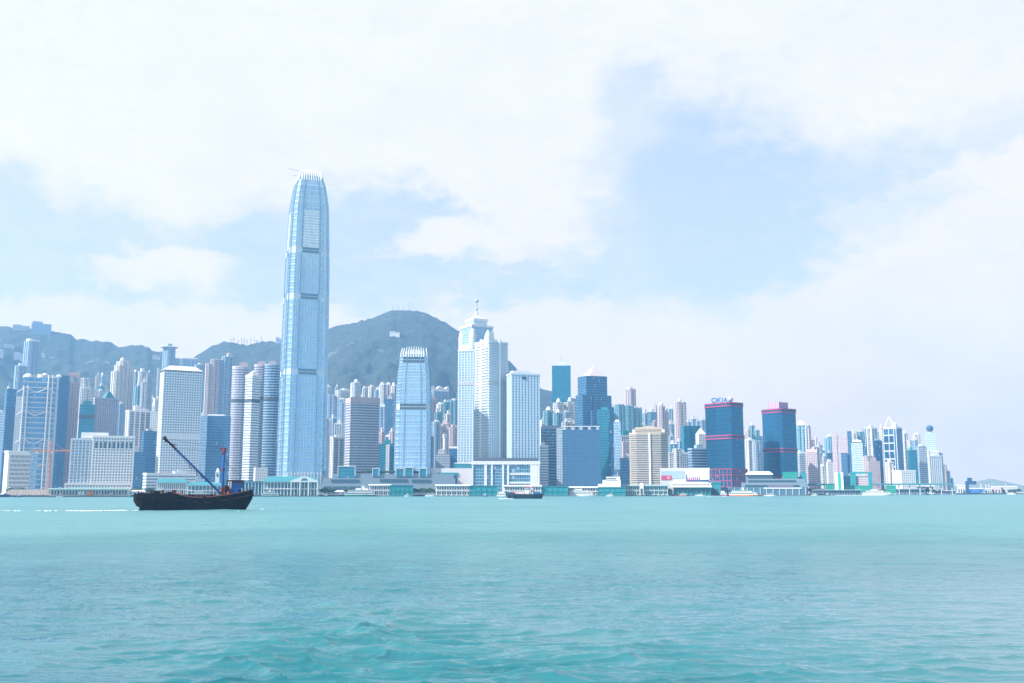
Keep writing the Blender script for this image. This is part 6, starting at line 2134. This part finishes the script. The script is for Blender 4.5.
mb.tube(B_ + Vector((0.4, 0, 0)), B_ + Vector((0.5, 0, -1.6)), 0.22, 0.35, 6)
mb.build('pulley_block', MHULL, boom)
mb = MB()
mb.tube((lx(222), 0, lz(448.6)), B_, 0.05, 0.05, 4)
mb.tube((lx(222), 0, lz(452)), A_.lerp(B_, 0.82), 0.06, 0.06, 4)
mb.tube(A_.lerp(B_, 0.03), A_.lerp(B_, 0.6) + Vector((0, 0, -1.3)), 0.06, 0.06, 4)
mb.tube(A_.lerp(B_, 0.6) + Vector((0, 0, -1.3)), B_, 0.06, 0.06, 4)
for t, dz in ((0.56, -2.0), (0.43, -2.3), (0.36, -1.4)):
    p = A_.lerp(B_, t)
    mb.tube(p, p + Vector((0.4, 0, dz)), 0.10, 0.16, 5)
    mb.tube(p + Vector((0.4, 0, dz)), p + Vector((1.4, 0, dz - 0.9)), 0.14, 0.06, 5)
mb.build('rigging', MHULL, boom)
# wheelhouse
x0, x1 = lx(228.5), lx(243)
part(root, 'deckhouse', MB_BLUE, ((lx(230) + lx(241)) / 2, 0, lz(494.5), lx(241) - lx(230), 5.6, lz(487.2) - lz(494.5)))
wh = part(root, 'wheelhouse', MB_BLUE, ((lx(231) + lx(242.5)) / 2, 0, lz(487.3), lx(242.5) - lx(231), 5.0, lz(481.4) - lz(487.3)))
for i in range(4):
    part(wh, 'window', MGLASS, (lx(232.6 + 2.7 * i), -2.56, lz(485.0), 0.72, 0.12, 1.0))
part(wh, 'window', MGLASS, (lx(242.5) + 0.03, 0, lz(485.0), 0.12, 3.6, 1.0))
rf = part(root, 'roof', plain('dark rust', (0.035, 0.012, 0.012), rough=0.8), ((lx(225.5) + lx(243.5)) / 2, 0, lz(481.5), lx(243.5) - lx(225.5), 6.4, 0.62))
part(root, 'door', MHULL, (lx(239.2), -2.85, lz(494.3), 0.9, 0.15, 1.9))
for px in (226.2, 229.0, 243.0):
    for s in (-1, 1):
        part(root, 'post', MHULL, (lx(px), s * 2.8, lz(494.4), 0.16, 0.16, lz(481.5) - lz(494.4)))
part(root, 'awning', plain('dark rust', (0.035, 0.012, 0.012), rough=0.8), (lx(242.0), 0, lz(487.6), 1.6, 6.0, 0.25))
mb = MB()
for px, h in ((232, 2.6), (235, 3.4), (238, 2.2)):
    mb.tube((lx(px), 0, lz(480.6)), (lx(px), 0, lz(480.6) + h), 0.06, 0.04, 4)
mb.box(lx(235), 0, lz(480.6) + 1.3, 1.6, 0.2, 0.25)
mb.build('aerial', MW, rf)
part(root, 'life_ring', MORANGE, (lx(229.6), -2.95, lz(488.6), 0.7, 0.15, 0.7))
part(root, 'winch', MHULL, (lx(226.0), -0.5, lz(494.4), 2.6, 3.0, 1.7), (lx(228.2), 1.2, lz(494.4), 1.2, 2.0, 2.2))
mb = MB()
mb.tube((lx(226.0), -2.6, lz(491.2)), (lx(226.0), 1.6, lz(491.2)), 0.8, 0.8, 10)
mb.build('winch_drum', MB_RED, root)
part(root, 'hatch_coaming', MHULL2, ((lx(183) + lx(213)) / 2, 0, lz(497.2), lx(213) - lx(183), 7.6, 1.1))
part(root, 'generator', MORANGE, (lx(177.2), -1.2, lz(494.6), 1.3, 1.4, 0.75))
for px, hgt in ((138.6, 0.9), (141.5, 0.6), (154, 0.5), (167, 0.55), (181.5, 1.0)):
    part(root, 'bollard', MB_RED if px < 145 else MHULL2, (lx(px), -3.5, lz(494.0), 0.45, 0.45, hgt + 0.4))
mb = MB()
mb.tube((lx(251.5), -0.7, lz(491.8)), (lx(252.3), -0.9, lz(494.5)), 0.10, 0.10, 5)
mb.ball((lx(252.4), -0.95, lz(495.4)), 0.55, 8, 0, 1.1)
mb.tube((lx(251.0), -0.95, lz(495.9)), (lx(253.6), -0.95, lz(495.9)), 0.16, 0.16, 5)
mb.build('anchor', MHULL, root)
mb = MB()
pr = None
for px in (214, 219, 225, 231, 237, 243, 248, 252):
    z = float(np.interp(lx(px), [q[0] for q in sec], [q[4] for q in sec]))
    hb = float(np.interp(lx(px), [q[0] for q in sec], [q[1] for q in sec]))
    for s in (-1, 1):
        mb.tube((lx(px), s * hb, z), (lx(px), s * hb, z + 1.1), 0.05, 0.05, 4)
    if pr:
        for s in (-1, 1):
            mb.tube((pr[0], s * pr[1], pr[2] + 1.1), (lx(px), s * hb, z + 1.1), 0.045, 0.045, 4)
    pr = (lx(px), hb, z)
mb.build('railing', MHULL2, root)


qd = random.Random(21)
for i in range(12):                          # worn boards and tarpaulins stand up along the gunwale
    px = 183 + i * 3.1
    hb = 5.2
    part(root, 'gunwale_board', [MHULL, MHULL2, MHULL][i % 3], (lx(px), -hb, lz(497.4), qd.uniform(0.5, 1.15), 0.18, qd.uniform(0.5, 1.5)))
for i in range(9):
    px = 222.5 + i * 0.95
    part(root, 'deck_crate', [MHULL, MHULL2, MB_RED, MHULL][i % 4], (lx(px), qd.uniform(-3.6, 1.5), lz(495.0), qd.uniform(0.6, 1.3), qd.uniform(0.6, 1.6), qd.uniform(1.6, 4.0)))
for i in range(7):
    px = 151 + i * 3.7
    part(root, 'deck_cargo', MHULL if i % 3 else MHULL2, (lx(px), qd.uniform(-3, 3), lz(495.6), qd.uniform(0.8, 1.8), qd.uniform(0.8, 2.2), qd.uniform(1.0, 2.3)))
for px, mt in ((224.4, MB_RED), (227.4, MORANGE), (152.5, MB_RED)):
    mb = MB()
    mb.tube((lx(px), -3.4, lz(494.6)), (lx(px), -3.4, lz(494.6) + 1.0), 0.32, 0.32, 10)
    mb.build('oil_drum', mt, root)
mb = MB()
for i in range(7):
    p0 = Vector((lx(222.2), -0.3, lz(452 + i * 1.5)))
    p1 = Vector((lx(224 + 4.2 * i), (-1) ** i * 2.4, lz(481.2 if i > 0 else 494)))
    mb.tube(p0, p1, 0.035, 0.035, 4)
mb.build('stay_wire', MHULL, root)


def passenger_boat(name, label, cat, x0, x1, Y, hullmat, decks, roofmat=None, free=1.6, funnel=None, bow=1, water_mat=None, mastpx=None, beam=0.22, group=None, rake=0.10):
    """decks: (x0f, x1f, height, has window row) stacked from the hull up, fractions from stern to bow"""
    root, L, lx, lz = boat_root(name, label, cat, x0, x1, Y, group)
    b = L * beam / 2
    sg = bow
    q = [(-0.5, 0.75, 0.65, -0.5, free), (-0.35, 0.95, 0.85, -0.6, free * 0.95), (0.0, 1.0, 0.92, -0.7, free * 0.95), (0.25, 0.92, 0.7, -0.6, free * 1.05), (0.40, 0.55, 0.3, -0.3, free * 1.2), (0.5, 0.06, 0.03, free * 0.5, free * 1.35)]
    s_ = [(sg * f * L, hd * b, hw * b, zk, zd) for f, hd, hw, zk, zd in q]
    if sg < 0:
        s_ = s_[::-1]
    hull_mesh(L, 2 * b, s_, [hullmat, water_mat or hullmat], 'hull', root, 1 if water_mat else None)
    z = free * 0.9
    for i, (f0, f1, h, win) in enumerate(decks):
        xa, xb = sg * (f0 - 0.5) * L, sg * (f1 - 0.5) * L
        if xa > xb:
            xa, xb = xb, xa
        mb = MB()
        wd = 2 * b * (0.86 - 0.1 * i)
        rk = h * rake * 4
        base = rect(xb - xa, wd, (xa + xb) / 2)
        ta, tb = (xa + 0.2 * rk, xb - rk) if sg > 0 else (xa + rk, xb - 0.2 * rk)
        mb.loft([(base, z), (rect(tb - ta, wd * 0.94, (ta + tb) / 2), z + h)], 0)
        cb = mb.build('cabin', MW, root)
        if win:
            n = max(4, int((tb - ta) / 2.4))
            for k in range(min(n, 24)):
                part(cb, 'window', MGLASS, (ta + (tb - ta) * (k + 0.5) / n, -wd * 0.485 - 0.1, z + h * 0.38, (tb - ta) / n * 0.7, 0.25, h * 0.36))
        part(root, 'deck', roofmat if (roofmat and i == len(decks) - 1) else MW, ((xa + xb) / 2, 0, z + h - 0.05, (xb - xa) * 1.01, wd * 1.04, 0.22))
        z += h
    if funnel:
        f, w_, h, mat = funnel
        mb = MB()
        mb.loft([(rect(w_, w_ * 0.8, sg * (f - 0.5) * L), z), (rect(w_ * 0.8, w_ * 0.7, sg * (f - 0.5) * L - sg * 0.4), z + h)], 0)
        mb.build('funnel', mat, root)
    mb = MB()
    mf = 0.62 if mastpx is None else mastpx
    mb.tube((sg * (mf - 0.5) * L, 0, z), (sg * (mf - 0.5) * L, 0, z + 2.6), 0.16, 0.08, 5)
    mb.box(sg * (mf - 0.5) * L, 0, z + 1.5, 0.2, 1.8, 0.15)
    mb.build('mast', MW, root)
    return root, L, lx, lz, z


GREENH = wm('ferry green', (0.02, 0.20, 0.13))
root, L, lx, lz, z = passenger_boat('ferry', 'green and white double-decked ferry with a white funnel, at the pier between the crowned towers', 'ferry', 344.5, 375.5, 1262, GREENH, [(0.02, 0.98, 3.0, True), (0.10, 0.90, 2.8, True)], None, 2.3, (0.60, 3.6, 5.2, MW))
part(root, 'wheelhouse', MW, (-L * 0.06, 0, z, 6.5, 4.5, 2.6), (L * 0.2, 0, z, 4.5, 4.0, 2.2))
passenger_boat('ferry', 'small white ferry with a green hull lying at the left end of the gabled pier', 'ferry', 261, 280, 1225, GREENH, [(0.05, 0.95, 2.6, True), (0.15, 0.75, 2.2, True)], None, 1.6, (0.45, 2.0, 1.8, MW))
passenger_boat('motor_yacht', 'white motor yacht moored in front of a white pier, right of the tug', 'yacht', 568, 601, 1318, MW, [(0.03, 0.78, 2.9, True), (0.12, 0.62, 2.5, True), (0.2, 0.45, 1.8, False)], None, 2.6, None, 1, None, 0.4, 0.2, None, 0.3)
passenger_boat('ferry', 'white ferry with an orange-red hull and a green upper deck, below the first magenta-banded tower', 'ferry', 729, 763, 1330, MORANGE, [(0.0, 0.86, 3.4, True), (0.08, 0.70, 2.6, True)], wm('deck green', (0.01, 0.28, 0.18)), 1.8, (0.42, 3.0, 3.6, MW), 1, None, 0.5, 0.2, None, 0.35)
passenger_boat('launch', 'small white launch just ahead of the orange-hulled ferry', 'boat', 764, 776, 1335, MW, [(0.2, 0.75, 1.8, True)], None, 1.1)
passenger_boat('launch', 'small maroon boat with a white cabin at the corner below the first magenta-banded tower', 'boat', 719, 729, 1340, wm('maroon hull', (0.20, 0.03, 0.10)), [(0.15, 0.8, 2.6, True), (0.2, 0.6, 2.4, False)], None, 1.7)
passenger_boat('launch', 'small red and white boat below the mall with a magenta sign', 'boat', 675, 688.5, 1330, MRED, [(0.35, 0.85, 1.9, True)], None, 1.2)
passenger_boat('motor_yacht', 'long sleek white yacht with two dark window bands below the peaked-frame tower', 'yacht', 862, 896, 1500, MW, [(0.02, 0.86, 2.6, True), (0.12, 0.66, 2.4, True), (0.26, 0.48, 1.6, False)], None, 2.4, None, 1, None, 0.36, 0.2, None, 0.4)
passenger_boat('launch', 'tiny white boat near the right edge of the water', 'boat', 1007, 1016, 1880, MW, [(0.2, 0.8, 1.8, True)], None, 1.6)
passenger_boat('launch', 'white launch with a turquoise stripe seen over the hold of the dark barge', 'boat', 189, 214, 1120, MW, [(0.10, 0.80, 2.6, True), (0.2, 0.6, 2.2, True)], None, 2.0, None, 1, MTEALR)
passenger_boat('launch', 'pinkish white launch moored left of the pier behind the tug', 'boat', 496, 509, 1290, MW, [(0.1, 0.9, 2.2, True), (0.2, 0.7, 2.0, False)], MPINK, 1.5)
passenger_boat('launch', 'white launch lying left of the pier under the mural', 'boat', 425, 436.5, 1280, MW, [(0.15, 0.8, 2.0, True)], None, 1.5)
passenger_boat('launch', 'low white launch at the foot of the canopy, right of the maroon boat', 'boat', 695, 706, 1350, MW, [(0.2, 0.7, 1.6, True)], None, 1.0)

for lab, x0, x1, Y, hm, seed in (('small dark work boat below the sandy hoarding', 14, 22, 1130, MNAVY, 1), ('small white boat near the left end of the pier with orange panels', 56, 63, 1135, MW, 2), ('little blue boat off the kiosk row', 126, 132, 1150, MBLUE, 3),
                                ('small dark boat moored right of the gabled pier', 322, 329, 1235, MNAVY, 4), ('small white sampan by the teal block beside the green ferry', 404, 410, 1262, MW, 5), ('dark sampan moored at the longest teal block', 481, 488, 1280, MNAVY, 6),
                                ('white day boat moored under the white stepped pier house', 606, 614, 1308, MW, 7), ('dark tender lying along the pale green pier', 650, 657, 1335, MNAVY, 8), ('small white boat right of the blue tarpaulin shed', 811, 818, 1490, MW, 9),
                                ('small dark boat left of the wake of the long white yacht', 824, 830, 1500, MNAVY, 10), ('white boat off the pale terminal below the ball-topped tower', 912, 919, 1660, MW, 11)):
    passenger_boat('launch', lab, 'boat', x0, x1, Y, hm, [(0.3, 0.8, 1.5 + 0.1 * (seed % 4), True)], None, 1.0 + 0.1 * (seed % 3))
# tug
root, L, lx, lz = boat_root('tugboat', 'dark-hulled tug with a white wheelhouse and red trim, steaming left in mid-harbour', 'tugboat', 505.5, 543, 940)
s_ = [(lx(505.8), 0.3, 0.1, 2.8, 6.6), (lx(508), 2.2, 1.0, -0.3, 6.0), (lx(512), 4.0, 3.0, -0.8, 5.0), (lx(520), 4.6, 4.0, -1.0, 4.4), (lx(532), 4.6, 4.0, -1.0, 4.3), (lx(540), 4.0, 3.0, -0.7, 4.7), (lx(542.5), 2.8, 2.0, 0.6, 5.1)]
UP = 2.5
hull_mesh(L, 9, s_, [wm('navy hull', (0.008, 0.03, 0.055)), MNAVY], 'hull', root)
part(root, 'deckhouse', wm('tug pink white', (0.66, 0.52, 0.52)), (lx(519.5), 0, 1.6 + UP, 8.5, 5.4, 2.2))
wh = part(root, 'wheelhouse', MW, (lx(526.8), 0, 1.6 + UP, 4.4, 5.0, 6.2))
for i in range(3):
    part(wh, 'window', MGLASS, (lx(526.8) - 1.4 + 1.4 * i, -2.56, 5.8 + UP, 0.95, 0.2, 1.1))
part(root, 'roof_band', MRED, (lx(526.8), 0, 7.7 + UP, 5.0, 5.5, 0.6))
mb = MB()
mb.tube((lx(532.6), 0, 1.5 + UP), (lx(532.6), 0, 7.6 + UP), 1.6, 1.5, 12)
fn = mb.build('funnel', wm('pale grey funnel', (0.45, 0.45, 0.50)), root)
mb = MB()
mb.tube((lx(532.6), 0, 7.6 + UP), (lx(532.6), 0, 8.3 + UP), 1.6, 1.6, 12)
mb.tube((lx(532.6), 0, 4.2 + UP), (lx(532.6), 0, 4.9 + UP), 1.72, 1.72, 12)
mb.build('funnel_band', MRED, fn)
part(root, 'winch', MRED, (lx(514.0), 0, 2.0 + UP, 2.4, 3.0, 1.4))
part(root, 'aft_house', MBLUE, (lx(537.0), 0, 1.6 + UP, 4.0, 4.6, 2.2))
mb = MB()
mb.tube((lx(530.4), 0, 7.8 + UP), (lx(530.4), 0, 13.0 + UP), 0.22, 0.1, 6)
mb.box(lx(530.4), 0, 11.0 + UP, 0.2, 2.6, 0.2)
mb.build('mast', MW, root)
for px in (509.5, 515, 520, 525.5, 531, 536, 540.5):
    part(root, 'tyre_fender', MHULL, (lx(px), -4.4 if 511 < px < 538 else -3.2, 1.8, 1.3, 0.7, 1.5))
mb = MB()
for px in (508, 510, 512):
    mb.tube((lx(px), -2.2, 2.8 + UP), (lx(px), -2.2, 4.2 + UP), 0.07, 0.07, 4)
mb.tube((lx(507.5), -2.0, 4.2 + UP), (lx(513), -2.4, 4.0 + UP), 0.08, 0.08, 4)
mb.build('railing', MW, root)

# ------------------------------------------------------------------ foam of the wakes
MFOAM = plain('sea foam', (0.80, 0.83, 0.84), rough=0.9, var=0.1)


def foam(label, pts, Yw, n, spread, seed, size=(0.5, 2.2)):
    """broken flecks of foam lying on the water along a path of picture columns"""
    q = random.Random(seed)
    mb = MB()
    for k in range(n):
        t = q.random()
        i = min(int(t * (len(pts) - 1)), len(pts) - 2)
        f = t * (len(pts) - 1) - i
        px = pts[i][0] * (1 - f) + pts[i + 1][0] * f
        Y = pts[i][1] * (1 - f) + pts[i + 1][1] * f + q.gauss(0, spread)
        dens = pts[i][2] * (1 - f) + pts[i + 1][2] * f
        if q.random() > dens:
            continue
        c = (xat(px, Y, 0), Y)
        a, b = q.uniform(*size) * 1.6, q.uniform(*size) * 0.8
        m = 7
        ring = [(c[0] + a * math.cos(6.283 * j / m) * q.uniform(0.6, 1.15), c[1] + b * math.sin(6.283 * j / m) * q.uniform(0.6, 1.15)) for j in range(m)]
        z = 0.05 + 0.08 * q.random()
        hgt = q.uniform(0.03, 0.12)
        mb.loft([(ring, z - 0.25), ([(c[0] + (x - c[0]) * 0.6, c[1] + (y - c[1]) * 0.6) for x, y in ring], z + hgt)], 0)
    o = mb.build('wake_foam', MFOAM)
    tag(o, label, 'wake', None, 'stuff')


foam('long white wake trailing left behind the dark barge', [(141, 402.0, 1.0), (126, 399.0, 0.9), (110, 395.0, 0.45), (80, 393.0, 0.28), (40, 391.0, 0.22), (-30, 389.0, 0.2)], 380, 620, 2.4, 1, (0.2, 0.6))
foam('white bow wash ahead of the dark barge', [(238, 400.0, 0.6), (250, 406.0, 0.5), (262, 414.0, 0.3), (278, 424.0, 0.1)], 380, 130, 6.0, 2, (0.12, 0.38))
foam('white splash at the break in the side of the dark barge', [(178, 398.3, 1.0), (181.5, 398.0, 1.0), (190, 397.6, 0.4), (240, 398.5, 0.5)], 380, 140, 0.5, 3, (0.2, 0.5))
foam('white wake left of the tug in mid-harbour', [(512, 934, 1.0), (505, 932, 1.0), (499, 931, 0.6)], 940, 70, 3.0, 4, (0.6, 1.6))
foam('white wake behind the long white yacht', [(862, 1496, 1.0), (848, 1494, 1.0), (836, 1492, 0.5)], 1500, 120, 3.0, 5, (0.8, 2.0))
foam('white wash around the orange-hulled ferry', [(728, 1325, 1.0), (716, 1322, 0.5), (706, 1320, 0.3)], 1500, 60, 2.5, 6, (0.6, 1.6))
